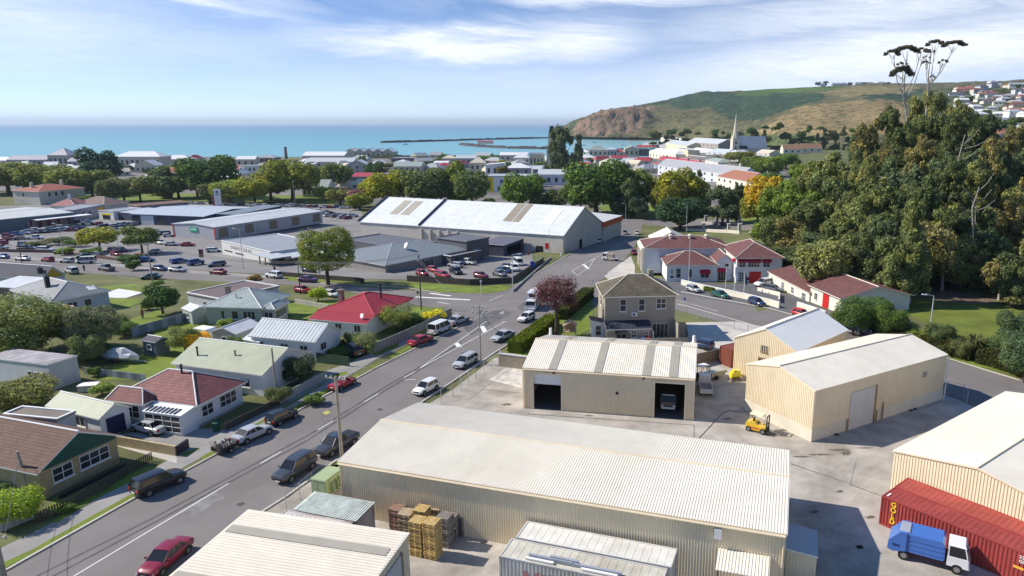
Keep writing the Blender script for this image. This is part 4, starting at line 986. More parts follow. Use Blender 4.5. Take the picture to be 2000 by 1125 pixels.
# truck standing inside the open shed
OSU = OS.U(1305, 790, 1.0)
t = thing('stored_truck', 'dark truck with pale bumper parked inside the right open doorway', 'truck', (OS.a.x+OS.c*OSU-OS.s*3.2, OS.a.y+OS.s*OSU+OS.c*3.2, .03), OS.rz-pi/2)
m = MB(); m.box(-3.5,-.95,.5,-.1,.95,1.0); m.build('body', m_dark, t); cabover(t, 0, 1.5, 1.8, .5, 2.2, (.05,.05,.055))
m = MB(); m.box(1.61,-.8,.5,1.66,.8,.75); m.box(1.55,-.7,2.25,1.6,.7,2.33); m.build('front_trim', m_white, t); wheels(t, [(-2.5,s_*.8,.4) for s_ in (-1,1)]+[(.8,s_*.8,.4) for s_ in (-1,1)], .4)
# white box truck by the purple tree
A = PE(1054, 592); B = PE(1032, 612); c = (A+B)/2
def box_truck(label, c, rz, L=6.5, col=(.74,.74,.73), dark=True):
    t = thing('box_truck', label, 'truck', c, rz)
    cabover(t, L/2-1.7, L/2, 2.0, .55, 2.1, col)
    m = MB(); m.box(-L/2,-1.1,.95,L/2-1.8,1.1,3.3); m.box(-L/2+.05,-1.13,.93,L/2-1.85,-1.101,1.0); m.build('box_body', pm(col), t)
    m = MB(); m.box(L/2-1.799,-.6,2.5,L/2-1.7,.6,3.1); m.build('fridge_unit', m_dark, t); m = MB(); m.box(-L/2,-.4,.55,L/2-1.7,.4,.92); m.build('chassis', m_dark, t)
    wheels(t, [(-L/2+1.4,s_*.85,.42) for s_ in (-1,1)]+[(L/2-.9,s_*.85,.42) for s_ in (-1,1)], .42); return t
box_truck('white box truck parked under the purple-leaved tree', c, atan2(B.y-A.y, B.x-A.x))
# white flatbed on the street
A = PE(1208, 510); B = PE(1178, 508); c = (A+B)/2; c.z += .03
t = thing('flatbed_truck', 'white flatbed truck with caged load turning on the street near the fire station', 'truck', c, atan2(B.y-A.y, B.x-A.x))
cabover(t, .9, 2.4, 1.8, .5, 2.1, (.74,.74,.72)); m = MB(); m.box(-2.6,-.95,.85,.8,.95,.95); m.box(-2.6,-.95,.952,-2.55,.95,1.2); m.build('deck', pm((.7,.69,.66)), t)
m = MB(); m.box(-.9,-.8,.96,.6,.8,2.0); m.build('load_crate', mat('crate_load', (.4,.32,.25), var=.4, scale=3), t); wheels(t, [(-1.6,s_*.8,.38) for s_ in (-1,1)]+[(1.6,s_*.8,.38) for s_ in (-1,1)], .38)
# loaded trailer behind the silver sedan
A = PE(428, 888); B = PE(456, 875); c = (A+B)/2; c.z = .01
t = thing('garden_trailer', 'small caged trailer loaded with scrap behind the silver towing sedan', 'trailer', c, atan2(B.y-A.y, B.x-A.x))
m = MB(); m.box(-1.2,-.75,.45,1.0,.75,.5); 
for y in (-.75,.72): m.box(-1.2,y,.501,1.0,y+.03,.85)
m.box(.97,-.72,.501,1.0,.72,.85); m.build('tray', m_dark, t)
m = MB()
for i in range(7): m.tube((-1.2,-.75+i*.25,.5),(-1.25,-.75+i*.25,1.5), .015, n=4)
for z in (.8,1.15,1.5): m.tube((-1.22,-.75,z),(-1.22,.75,z), .015, n=4)
m.build('cage_gate', mat('rusty_post'), t)
m = MB()
for i in range(26):
    x, y = random.uniform(-1,.8), random.uniform(-.6,.6); a = random.uniform(0,3); m.tube((x,y,.5+random.random()*.3),(x+cos(a)*.4,y+sin(a)*.4,.8+random.random()*.4), random.uniform(.04,.13), n=5)
m.build('scrap_load', mat('scrap', (.3,.26,.24), var=.6, scale=6), t); m = MB(); m.tube((1.0,0,.45),(2.0,0,.45), .04); m.build('drawbar', m_dark, t)
wheels(t, [(-.1,-.85,.3),(-.1,.85,.3)], .3)
# covered boat on its trailer
A = PE(214, 704); B = PE(262, 710); c = (A+B)/2
t = thing('covered_boat', 'motor boat under a crumpled silver cover on a trailer on the lawn', 'boat', c, atan2(B.y-A.y, B.x-A.x)+.1)
m = MB(); secs = [(-2.6,.15,.95),(-2.4,.8,1.0),(-1.0,1.05,.95),(.8,1.05,.95),(2.0,.8,1.0),(2.9,.15,1.15)]; rng = random.Random(3)
tops = [1.05,1.5,2.1,2.3,1.7,1.25]; vs = []
for (x, w, z), tp in zip(secs, tops):
    vs += [(x,-w*.4,.55),(x,-w,z),(x,-w*.75,z+(tp-z)*.35+rng.uniform(-.1,.1)),(x,-w*.3,z+(tp-z)*.85+rng.uniform(-.1,.1)),(x,0,tp),(x,w*.3,z+(tp-z)*.85+rng.uniform(-.1,.1)),(x,w*.75,z+(tp-z)*.35),(x,w,z),(x,w*.4,.55)]
fs = [(i*9+j,i*9+j+1,(i+1)*9+j+1,(i+1)*9+j) for i in range(5) for j in range(1,7)]
m.add(vs, fs); m.build('cover', mat('silver_tarp', (.5,.52,.56), rough=.4, var=.2, scale=3, bump=.8), t)
m = MB(); fs = [(i*9+j,i*9+j+1,(i+1)*9+j+1,(i+1)*9+j) for i in range(5) for j in (0,7)]+[(i*9+8,i*9,(i+1)*9,(i+1)*9+8) for i in range(5)]+[tuple(range(9)), tuple(range(53,44,-1))]; m.add(vs, fs); m.build('hull', m_white, t)
m = MB(); m.tube((-2.2,-.5,.45),(3.0,-.1,.4), .05); m.tube((-2.2,.5,.45),(3.0,.1,.4), .05); m.tube((3.0,0,.4),(4.2,0,.4), .05); m.build('trailer_frame', m_gal, t); wheels(t, [(-1.0,-.8,.3),(-1.0,.8,.3)], .3)
# caravan
t = thing('caravan', 'small white caravan behind the grey sheds', 'caravan', PE(402, 668), ang((380,665),(425,672)))
m = MB(); extrude_side(m, [(-1.9,.6),(1.6,.5),(2.0,1.0),(1.9,1.9),(1.3,2.4),(-1.4,2.4),(-2.0,2.0)], 1.0); m.build('body', m_white, t)
m = MB(); m.box(-.9,-1.03,1.3,.1,-1.001,1.9); m.build('window', m_glass, t); m = MB(); m.box(1.0,-1.03,.7,1.5,-1.001,2.1); m.build('door', mat('grey_roller'), t); wheels(t, [(0,-.8,.3),(0,.8,.3)], .3)
# ------------------------------------------------------------------ houses on the near left
t_brown = tile('brown_tiles', (.135,.075,.055), .5, .16, .4, rough=.8)
t_red = tile('dusty_red_tiles', (.23,.085,.08), .62, .2, .4, rough=.7, var=.2)
t_maroon = tile('maroon_roof', (.155,.068,.062), .22, .16, .4, rough=.7)
t_moss = tile('grey_brown_tiles', (.13,.108,.075), .6, .22, .45, rough=.8, var=.3)
c_pgreen = corr('pale_green_iron', (.47,.50,.36), .35, .22, stain=.2)
c_bluegrey = corr('blue_grey_iron', (.48,.53,.57), .6, .18, stain=.2)
c_aqua = corr('weathered_aqua_iron', (.36,.43,.42), .5, .2, stain=.5, var=.15)
c_redroof = corr('red_iron', (.36,.035,.05), .5, .15, stain=.15)
c_grey = corr('grey_iron', (.27,.28,.29), .5, .18, stain=.3)
c_white = corr('white_iron', (.66,.68,.70), .6, .12, stain=.2)
c_dgrey = corr('dark_grey_iron', (.14,.14,.155), .5, .15, rough=.85, spec=.05)
c_steel = corr('steel_blue_roof', (.22,.26,.31), .6, .1, stain=.15)
yb = mat('yellow_brick', (.50,.40,.23), pat='brick', p=(.14,), rough=.85, var=.15)
w_board = mat('white_weatherboard', (.74,.76,.78), pat='board', p=(.2,.18), rough=.6, var=.05)
g_board = mat('grey_weatherboard', (.45,.47,.46), pat='board', p=(.2,.2), rough=.7, var=.08)
s_green = mat('sage_stucco', (.42,.45,.38), rough=.8, var=.06)
m_beige = mat('beige_render', (.34,.30,.24), rough=.85, var=.05, bump=.2)
m_creamw = mat('cream_render', (.72,.68,.56), rough=.8, var=.05)
m_lgrey = mat('light_grey_render', (.55,.57,.60), rough=.8, var=.06)
m_stone = mat('white_stone', (.58,.55,.46), rough=.85, var=.12)

b = Bld('brown_roof_house', 'yellow brick house with brown tiled roof and dark green gable at lower left', 'house', (74, 919), (226, 851), 3.0)
b.block(0, 0, b.w, 15, 3.0, 'gable', 2.1, 'y', .45, yb, t_brown, trim=m_white)
m = MB(); m.add([(.1,-.03,2.75),(b.w-.1,-.03,2.75),(b.w-.1,-.03,3.0),(b.w/2,-.03,5.0),(.1,-.03,3.0)], [(0,1,2,3,4)]); b.extra(m, 'gable_panel', mat('dark_green_paint', (.015,.085,.07), rough=.5))
for u, ww in ((b.w*.27, 1.9), (b.w*.68, 3.0)): b.win('F', u, 1.15, ww, 1.35, nx=3 if ww > 2 else 2, ny=2)
m = MB(); m.box(.6,-1.3,.0,b.w-.3,-1.15,.35); b.extra(m, 'planter_edge', m_dark)
H1 = b
b = Bld('flat_roof_annex', 'flat brown roofed annex with white edging behind the brown roof house', 'house', (8, 812), (112, 822), 2.9)
b.block(0, 0, b.w, abs(b.D(140, 806)), 2.9, 'flat', .15, 'x', .1, m_lgrey, mat('brown_membrane', (.2,.17,.14), var=.2), trim=m_white)
b = Bld('green_roof_garage', 'small white garage with pale green roof and dark blue door', 'garage', (94, 792), (194, 817), 2.5)
b.block(0, 0, b.w, b.D(249, 795), 2.5, 'gable', .95, 'x', .25, m_white, c_pgreen, trim=m_white)
D_ = b.D(249, 795); b.win('R', D_*.5, .05, D_*.62, 2.1, kind='door', fm=mat('navy_door', (.015,.02,.08), rough=.5), name='garage_door')
b.win('F', b.w*.62, 1.0, 1.6, 1.1)
# red tiled white house
b = Bld('red_tile_house', 'white weatherboard house with dusty red tiled hip roof and glazed porch', 'house', (238, 771), (384, 789), 2.9)
D_ = b.D(475, 747); b.block(0, 0, b.w, D_, 2.9, 'hip', 2.3, 'y' if D_ > b.w else 'x', .5, w_board, t_red, trim=m_white); main = b.blk
b.win('R', D_*.2, 1.0, 1.7, 1.3, nx=2, ny=2); b.win('R', D_*.66, 1.0, 2.6, 1.4, nx=3, ny=2)
b.win('R', D_*.2, 1.0, 1.7, 1.3, nx=1) if False else None
wl = b.w*.42
b.block(0, -1.3, wl, -.01, 2.9, 'hip', 1.4, 'x', .5, w_board, t_red, inset=1.0, wname='wing_wall', rname='wing_roof'); b.win('F', wl*.5, .9, 3.0, 1.5, nx=3, ny=2)
px0, px1 = b.w*.52, b.w
b.block(px0, -2.4, px1, -.01, 2.35, 'mono', .35, 'y', .1, w_board, m_white, wname='porch_wall', rname='porch_roof')
b.win('F', (px1-px0)/2, .35, (px1-px0)-.3, 1.9, nx=4, ny=3, sill=False)
m = MB()
for i in range(8): m.hexa([(px0+.2+i*.55,-2.4,2.54),(px0+.45+i*.55,-2.4,2.54),(px0+.45+i*.55,-1.3,2.71),(px0+.2+i*.55,-1.3,2.71)], [(px0+.2+i*.55,-2.4,2.57),(px0+.45+i*.55,-2.4,2.57),(px0+.45+i*.55,-1.3,2.74),(px0+.2+i*.55,-1.3,2.74)])
b.extra(m, 'roof_glazing', m_glass)
b.flue(b.w*.55, D_*.45, 3.8, 6.0, .12, m_dark)
b.blk = main; RT = b
m = MB(); m.box(-.06, -.06, 0, b.w+.06, D_+.06, .35); b.extra(m, 'foundation', m_conc)
# pale green long roof house
b = Bld('green_roof_house', 'white house with long pale green corrugated gable roof and two dark flues', 'house', (341, 709), (511, 731), 3.0)
b.block(0, 0, b.w, 9.5, 3.0, 'gable', 1.9, 'x', .35, m_white, c_pgreen, trim=m_white)
b.win('R', 4.5, 1.0, 2, 1.2); b.win('F', b.w*.8, 1.0, 1.6, 1.1, nx=2)
b.flue(b.w*.17, 1.6, 3.3, 4.9, .11, m_dark); b.flue(b.w*.56, 2.4, 3.4, 4.7, .1, mat('rusty_flue', (.22,.15,.03)))
# long white house
b = Bld('long_white_house', 'long pale weatherboard house with light blue-grey iron roof', 'house', (490, 655), (615, 667), 3.2)
D_ = b.D(668, 645); b.block(0, 0, b.w, D_, 3.2, 'gable', 1.7, 'x', .3, w_board, c_bluegrey, trim=m_white)
for f, ww in ((.12,1.8),(.52,1.3),(.82,1.3)): b.win('F', b.w*f, 1.2, ww, 1.2)
b.win('R', D_*.3, 1.4, 1.3, 1.1)
# red iron roof house
b = Bld('red_roof_house', 'white cottage with bright red iron hip roof on the street corner', 'house', (627, 606), (730, 615), 3.3)
D_ = b.D(804, 583); b.block(0, 0, b.w, D_, 3.3, 'hip', 2.0, 'y' if D_ > b.w else 'x', .45, m_white, c_redroof, trim=mat('red_trim', (.5,.06,.07))); main = b.blk
b.win('R', D_*.25, 1.0, 1.1, 1.5, nx=1, ny=2); b.win('R', D_*.6, 1.0, 1.1, 1.5, nx=1, ny=2)
b.block(0, -2.6, b.w, -.01, 2.55, 'mono', .7, 'y', .4, m_white, c_redroof, trim=m_white, wname='lean_to_wall', rname='lean_to_roof')
for f in (.22,.5,.85): b.win('F', b.w*f, 1.0, 1.2, 1.1, nx=2)
b.chimney(1.2, D_*.35, 3.5, 5.9, .8); b.flue(b.w*.75, D_*.55, 4.2, 7.0, .16, m_dark)
m = MB(); v = (b.w*.9, -1.6, 3.2); m.tube((v[0],v[1],2.9),(v[0],v[1],3.5), .04); m.tube((v[0],v[1]-.1,3.5),(v[0]-.05,v[1]-.25,3.55), .42, .42, 12); b.extra(m, 'satellite_dish', m_white); RR = b
# aqua roof house
b = Bld('aqua_roof_house', 'grey-green house with weathered aqua iron roof and white bay windows', 'house', (402, 598), (509, 601), 3.2)
D_ = b.D(578, 577); b.block(0, 0, b.w, D_, 3.2, 'hip', 2.3, 'x' if b.w > D_ else 'y', .45, s_green, c_aqua, trim=m_white); main = b.blk
for f, ww in ((.3,.7),(.52,1.2),(.78,2.2)): b.win('F', b.w*f, 1.1, ww, 1.4, nx=3 if ww > 2 else 1)
b.block(b.w+.01, .6, b.w+2.0, 5.0, 2.9, 'hip', .8, 'y', .4, s_green, c_aqua, wname='bay_wall', rname='bay_roof'); b.win('F', 1.0, 1.0, 1.5, 1.3); b.win('R', 2.2, 1.0, 3.6, 1.3, nx=5)
b.blk = main; b.win('R', D_*.75, 1.0, 1.0, 2.0, nx=1); b.flue(b.w*.45, 2.0, 3.9, 5.0, .1, m_gal); b.chimney(b.w*.15, D_*.5, 3.6, 5.6)
# grey hip house far left
b = Bld('grey_roof_house', 'grey rendered house with grey iron roof and white hip caps near the willow', 'house', (24, 566), (102, 583), 3.3)
D_ = b.D(187, 562); b.block(0, 0, b.w, D_, 3.3, 'hip', 2.1, 'y' if D_ > b.w else 'x', .35, m_lgrey, c_grey, trim=m_white)
b.win('R', D_*.28, 1.0, 2.4, 1.4, nx=3); b.win('R', D_*.6, 1.1, 1.2, 1.3, nx=1)
b.chimney(b.w*.55, 2.5, 4.0, 6.4, .7, mat('black_chimney', (.03,.03,.035)))
m = MB(); m.hexa([(b.w-2.2,D_*.7,4.35),(b.w-.9,D_*.7,3.82),(b.w-.9,D_*.85,3.82),(b.w-2.2,D_*.85,4.35)], [(b.w-2.2,D_*.7,4.4),(b.w-.9,D_*.7,3.87),(b.w-.9,D_*.85,3.87),(b.w-2.2,D_*.85,4.4)]); b.extra(m, 'skylight', m_white)
# dark roof with yellow gable
b = Bld('yellow_gable_house', 'long dark grey roofed building with yellow gable end at the left edge', 'building', (-45, 536), (81, 543), 3.0)
D_ = b.D(131, 536); b.block(0, 0, b.w, D_, 3.0, 'gable', 2.2, 'x', .3, m_lgrey, c_dgrey, trim=m_white)
m = MB(); m.add([(b.w+.03,.3,2.8),(b.w+.03,D_-.3,2.8),(b.w+.03,D_/2,4.9)], [(0,1,2)]); b.extra(m, 'gable_panel', mat('ochre_paint', (.55,.33,.03), rough=.6))
b.chimney(b.w-1.6, 1.2, 3.2, 5.0, .7, mat('black_chimney'))
b = Bld('lean_to', 'low white roofed lean-to in front of the yellow gable building', 'shed', (-30, 560), (38, 563), 2.6)
b.block(0, 0, b.w, b.D(42, 545), 2.6, 'mono', .5, 'y', .1, m_wood, c_white)
# lower-left outbuilding
b = Bld('white_outbuilding', 'white flat roofed outbuilding with three small windows and patchy roof', 'shed', (-30, 699), (95, 720), 3.0)
D_ = b.D(160, 704); b.block(0, 0, b.w, D_, 3.0, 'mono', .45, 'x', .1, mat('off_white_block', (.58,.59,.58), rough=.8, var=.1, stain=.3), corr('patchy_iron', (.52,.50,.54), .5, .25, stain=.9, var=.35), trim=m_white)
for i in range(3): b.win('F', b.w-3.8+i*1.2, 1.4, .8, .8, nx=1)
for nm, lb, A, B, C, h, mt, rt, rs in [('garden_shed', 'grey gabled garden shed beside the white caravan', (414, 648), (460, 653), (500, 634), 2.3, g_board, c_white, .8),
        ('garden_shed', 'small grey shed with white roof in front of the long white house', (476, 663), (506, 669), (513, 655), 2.3, g_board, c_white, .5),
        ('garden_shed', 'dark blue-grey garden shed on the shady lawn edge', (278, 665), (303, 669), (322, 660), 2.2, mat('slate_board', (.12,.15,.18), pat='board', p=(.2,.2)), c_dgrey, .4),
        ('garden_shed', 'small white roofed shed at the end of the blue-grey fence', (356, 602), (374, 609), (398, 600), 2.3, g_board, c_white, .5),
        ('low_garage', 'low garage with purple-brown roof and pale parapet', (366, 574), (432, 584), (425, 541), 2.6, m_lgrey, mat('purple_brown_membrane', (.16,.12,.12), var=.15), 0)]:
    b = Bld(nm, lb, 'shed', A, B, h); D_ = abs(b.D(*C)); b.block(0, 0, b.w, D_, h, 'gable' if rs else 'flat', rs or .2, 'y' if rs > .6 else 'x', .15, mt, rt, trim=m_white); b.win('F', b.w*.5, 1.0, .8, .7, nx=1)
b = Bld('pink_roof_shed', 'small garden shed with faded pink-red roof below the grey hipped house', 'shed', (94, 612), (118, 616), 2.3); b.block(0, 0, b.w, 4.5, 2.3, 'gable', .9, 'x', .2, m_lgrey, corr('pink_red_iron', (.42,.12,.13), .3, .15)); b.win('F', b.w*.5, 1.0, .7, .6, nx=1)
t = thing('concrete_pad', 'raised white concrete pad on the lawn near the grey house', 'pad', (0,0,0)); m = MB(); P_ = [PE(*p, .35) for p in ((189,576),(234,581),(280,570),(231,564))]; z_ = min(p.z for p in P_)-.35; m.prism([(p.x,p.y) for p in P_], z_-.3, z_+.4); m.build('slab', mat('white_membrane', (.72,.7,.68), rough=.6), t)

# ------------------------------------------------------------------ two-storey house by the lane
v = PE(1250, 660); hh = zat(v, 576.5)-v.z
b = Bld('two_storey_house', 'two-storey beige rendered house with mossy brown tiled hip roof', 'house', (1182, 579), (1319, 576), hh)
D_ = b.D(1160, 556); b.block(0, 0, b.w, max(D_, 7), hh, 'hip', 2.6, 'x', .45, m_beige, t_moss, trim=m_creamw); main = b.blk; D_ = max(D_, 7)
U = lambda px, py: b.U(px, py, 4)
for px_, w_, nx in ((1217, .95, 1), (1253.5, .95, 1), (1291.5, 1.5, 2)): b.win('F', (px_-1182)/137*b.w, hh-2.5 if nx == 1 else hh-2.15, w_, 1.95 if nx == 1 else 1.6, nx=nx, ny=2)
b.win('F', (1291-1182)/137*b.w, .3, 2.6, 2.2, nx=4, ny=1, sill=False)
b.win('L', D_*.45, hh-2.6, 1.2, 2.0, nx=2, ny=2, fm=m_creamw)
b.chimney((1282-1182)/137*b.w, D_*.62, hh+1.2, hh+3.0, .8, m_beige)
m = MB(); u = (1239-1182)/137*b.w; m.box(u-.45, -.35, hh-3.3, u+.45, -.01, hh-2.7); m.tube((u-.1,-.36,hh-3.0),(u-.1,-.351,hh-3.0), .22, n=10, m=1); b.extra(m, 'heat_pump', [m_white, m_dark])
b.block(0, -2.4, b.w*.62, -.01, 2.3, 'mono', .7, 'y', .15, m_beige, corr('navy_roof', (.035,.04,.06), .4, .1, rough=.8), wname='rear_wall', rname='rear_roof', trim=m_white); 
b.win('F', b.w*.2, .9, 1.6, 1.0); b.win('F', b.w*.38, 1.0, .8, 1.1, ny=2); b.win('F', b.w*.55, .9, .7, 1.0, ny=2)
m = MB(); m.hexa([(b.w*.2-1,-3.3,1.75),(b.w*.2+1,-3.3,1.75),(b.w*.2+1,-2.42,2.1),(b.w*.2-1,-2.42,2.1)], [(b.w*.2-1,-3.3,1.8),(b.w*.2+1,-3.3,1.8),(b.w*.2+1,-2.42,2.15),(b.w*.2-1,-2.42,2.15)]); b.extra(m, 'awning', m_dark)
b.block(-2.0, .5, -.01, 3.0, 2.5, 'mono', .5, '-x', .3, m_white, mat('dark_shingle', (.1,.085,.08)), wname='porch_wall', rname='porch_roof'); b.win('F', 1.0, .6, .9, 1.6, nx=1, ny=2)
TS = b
# back garden walls, wheelie bins, table
m = MB(); a = b.w*.98; m.box(a, -3.4, 0, a+.2, -.02, 3.2); m.box(b.w+.02, -.2, 0, b.w+1.8, 0, 2.6); solo(m, 'garden_wall', 'beige rendered garden wall at the right end of the two-storey house', 'wall', m_beige, loc=b.o.location, rz=b.rz)
m = MB(); m.box(b.w*.64, -2.6, 0, b.w*.66, -.1, 1.9); solo(m, 'privacy_panel', 'pale privacy panel between the bins and the french doors', 'fence', m_creamw, loc=b.o.location, rz=b.rz)
m = MB(); m.box(.4, -3.6, 0, b.w+1.5, -3.5, 1.1); solo(m, 'garden_wall', 'low wall behind the open shed below the two-storey house', 'wall', m_beige, loc=b.o.location, rz=b.rz)
for i, (c_, nm) in enumerate((((.08,.2,.55), 'blue'), ((.5,.02,.03), 'red'))):
    t = thing('wheelie_bin', '%s wheelie bin behind the two-storey house' % nm, 'bin', b.o.matrix_basis @ Vector((b.w*.5+i*.85, -3.0, 0)), b.rz)
    q = MB(); q.hexa([(-.25,-.28,.05),(.25,-.28,.05),(.25,.28,.05),(-.25,.28,.05)], [(-.3,-.34,1.0),(.3,-.34,1.0),(.3,.34,1.0),(-.3,.34,1.0)]); q.build('body', mat('bin_'+nm, c_, rough=.5), t)
    q = MB(); q.box(-.32,-.38,1.001,.32,.36,1.06); q.build('lid', mat('bin_'+nm), t)
t = thing('patio_table', 'dark patio table with chairs before the white french doors', 'table', b.o.matrix_basis @ Vector((b.w*.8, -2.0, 0)), b.rz)
q = MB(); q.tube((0,0,.7),(0,0,.75), .6, n=14); q.build('table_top', mat('dark_teal', (.02,.06,.07)), t); q = MB(); q.tube((0,0,0),(0,0,.7), .06); q.build('leg', m_dark, t)
for i in range(3):
    t = thing('patio_chair', 'dark patio chair at the table behind the two-storey house', 'chair', b.o.matrix_basis @ Vector((b.w*.8-1.1+i*1.1, -2.0+(.9 if i == 1 else 0), 0)), b.rz+i)
    q = MB(); q.box(-.22,-.22,.42,.22,.22,.47); q.build('seat', mat('dark_teal'), t); q = MB(); q.box(-.22,.2,.47,.22,.24,.9); q.build('backrest', mat('dark_teal'), t)
    for x in (-.2,.2):
        for y in (-.2,.2): q = MB(); q.tube((x,y,0),(x,y,.42), .02); q.build('leg', m_dark, t)
t = thing('playhouse', 'small timber playhouse with peaked roof left of the two-storey house', 'playhouse', PE(1113, 657), b.rz)
q = MB(); q.box(-1,-.8,.9,1,.8,1.0); q.box(-1,.75,1.0,1,.8,2.0)
for x in (-.95,.95):
    for y in (-.75,.75): q.tube((x,y,0),(x,y,2.1), .06)
q.build('wall', mat('light_timber', (.5,.36,.24), var=.2), t); q = MB(); q.hexa([(-1.2,-1,2.0),(0,-1,2.6),(0,1,2.6),(-1.2,1,2.0)], [(-1.2,-1,2.08),(0,-1,2.68),(0,1,2.68),(-1.2,1,2.08)]); q.hexa([(0,-1,2.6),(1.2,-1,2.0),(1.2,1,2.0),(0,1,2.6)], [(0,-1,2.68),(1.2,-1,2.08),(1.2,1,2.08),(0,1,2.68)]); q.build('roof', mat('light_timber'), t)

# ------------------------------------------------------------------ fire station
m_fs = mat('fire_station_wall', (.66,.66,.66), rough=.75, var=.04)
m_door = mat('red_door', (.5,.02,.02), rough=.45)
m_awn = mat('red_awning', (.38,.01,.04), rough=.7)
def awning(b, f, u, z, w, d=.8, drop=.7):
    x0, y0, x1, y1 = b.blk[:4]; P = b.face(f, x0, y0, x1, y1); m = MB()
    m.add([P(u-w/2,.02,z), P(u+w/2,.02,z), P(u+w/2,d,z-drop), P(u-w/2,d,z-drop), P(u-w/2,d,z-drop-.18), P(u+w/2,d,z-drop-.18), P(u-w/2,.02,z-drop-.1), P(u+w/2,.02,z-drop-.1)], [(0,1,2,3),(3,2,5,4),(0,3,4,6),(1,7,5,2)]); b.extra(m, 'awning', m_awn)
v = PE(1303, 550); hf = zat(v, 517)-v.z
b = Bld('fire_station', 'white fire station with maroon hip roofs, red doors and red awnings', 'fire station', (1303, 517), (1401, 517), hf)
D_ = b.D(1275, 502); D_ = max(D_, 9)
b.block(0, 0, b.w, D_, hf, 'hip', 2.4, 'y' if D_ > b.w else 'x', .4, m_fs, t_maroon, trim=m_creamw)
b.win('F', b.w*.23, .9, 1.1, 2.2, nx=1, ny=2); b.win('F', b.w*.46, 1.0, .9, 2.0, nx=1); b.win('F', b.w*.76, .9, 2.0, 1.2, nx=2); awning(b, 'F', b.w*.76, 2.9, 2.4)
m = MB(); m.box(b.w*.08, -.05, 1.9, b.w*.12, -.01, 2.9); m.box(b.w*.07,-.05,.9,b.w*.13,-.01,1.4, 1); b.extra(m, 'notice_board', [mat('green_sign', (.3,.4,.2)), m_dark]); FS = b
# tall hall behind
hm = hf+2.3
x0, y0 = b.loc(1274, 487, hm); x1, y1 = b.loc(1245, 472, hm); x2, y2 = b.loc(1400, 483, hm)
hx0 = (x0+x1)/2; hy0 = D_-.6; hx1 = x2+3
b.block(hx0, max(y0, D_+.02), hx1, max(y0, D_+.02)+12, hm, 'hip', 2.0, 'x', .5, mat('pale_blue_grey_wall', (.6,.63,.68)), t_maroon, wname='hall_wall', rname='hall_roof', trim=m_creamw)
hall = b.blk
b.win('L', 5.5, .05, 1.9, 5.0, kind='door', fm=m_door, name='engine_door')
for u in (2.0, 9.5): b.win('L', u, .8, 1.0, 4.0, nx=1, ny=3, fm=m_creamw)
m = MB(); X = hall[0]
for yy in (hall[1]+.3, hall[1]+3.6, hall[1]+8.2, hall[1]+11.5): m.box(X-.9, yy-.3, 0, X-.05, yy+.3, hm-.2)
m.box(X-1.1, hall[1]+.2, hm-.9, X-.05, hall[1]+11.7, hm-.1); b.extra(m, 'portico', m_creamw)
for fx in (.32, .56, .76):
    m = MB(); xx = hall[0]+(hall[2]-hall[0])*fx; yy = (hall[1]+hall[3])/2-1.2
    m.tube((xx,yy,hm+1.2),(xx,yy,hm+2.3), .35, n=10); m.tube((xx,yy,hm+2.3),(xx,yy,hm+2.6), .65, .45, n=10); b.extra(m, 'roof_vent', m_creamw)
b.block(hall[0]+3, hall[3]+.02, hall[2]-8, hall[3]+9, hm-.3, 'gable', 2.2, 'y', .3, m_creamw, corr('cream_iron', (.68,.65,.56), .5, .1), wname='rear_hall_wall', rname='rear_hall_roof')
# two-storey wing
v = PE(1470, 555); hw = zat(v, 502.5)-v.z
u0 = b.U(1439, 502.5, hw); u1 = b.U(1528, 503, hw); v0 = b.D(1439, 503, hw)
b.block(u0, v0, u1, v0+15, hw, 'hip', 2.7, 'y', .5, m_fs, t_maroon, wname='two_storey_wall', rname='two_storey_roof', trim=m_creamw)
wd = u1-u0
for f_, ww in ((.12,1.5),(.38,2.6),(.66,1.5)):
    b.win('F', wd*f_, hw-2.2, ww, 1.4, nx=4 if ww > 2 else 2, ny=2); awning(b, 'F', wd*f_, hw-.35, ww+.5, .7, .5)
b.win('F', wd*.10, .6, 1.2, 2.2, nx=3, ny=4); b.win('F', wd*.42, .05, 2.7, 2.9, kind='door', fm=m_door, name='garage_door')
awning(b, 'L', 13.2, hw-.4, 1.4, .8, .6)
m = MB(); m.tube((u0+wd*.27, v0-.06, 1.3),(u0+wd*.27, v0-.02, 1.3), .35, n=12); b.extra(m, 'wall_emblem', mat('dark_red', (.15,.01,.01)))
# gabled entrance between the two
b.block(b.w+.05, .8, u0-.05, 8, hf+.6, 'gable', 1.6, 'y', .25, m_fs, t_maroon, wname='entrance_wall', rname='entrance_roof', trim=m_creamw)
ew = u0-b.w-.1; b.win('F', ew*.35, .1, ew*.5, 2.2, nx=3, sill=False); awning(b, 'F', ew*.35, 3.1, ew*.55, .9, .7); b.win('F', ew*.62, hf-.7, .9, .8, nx=1)
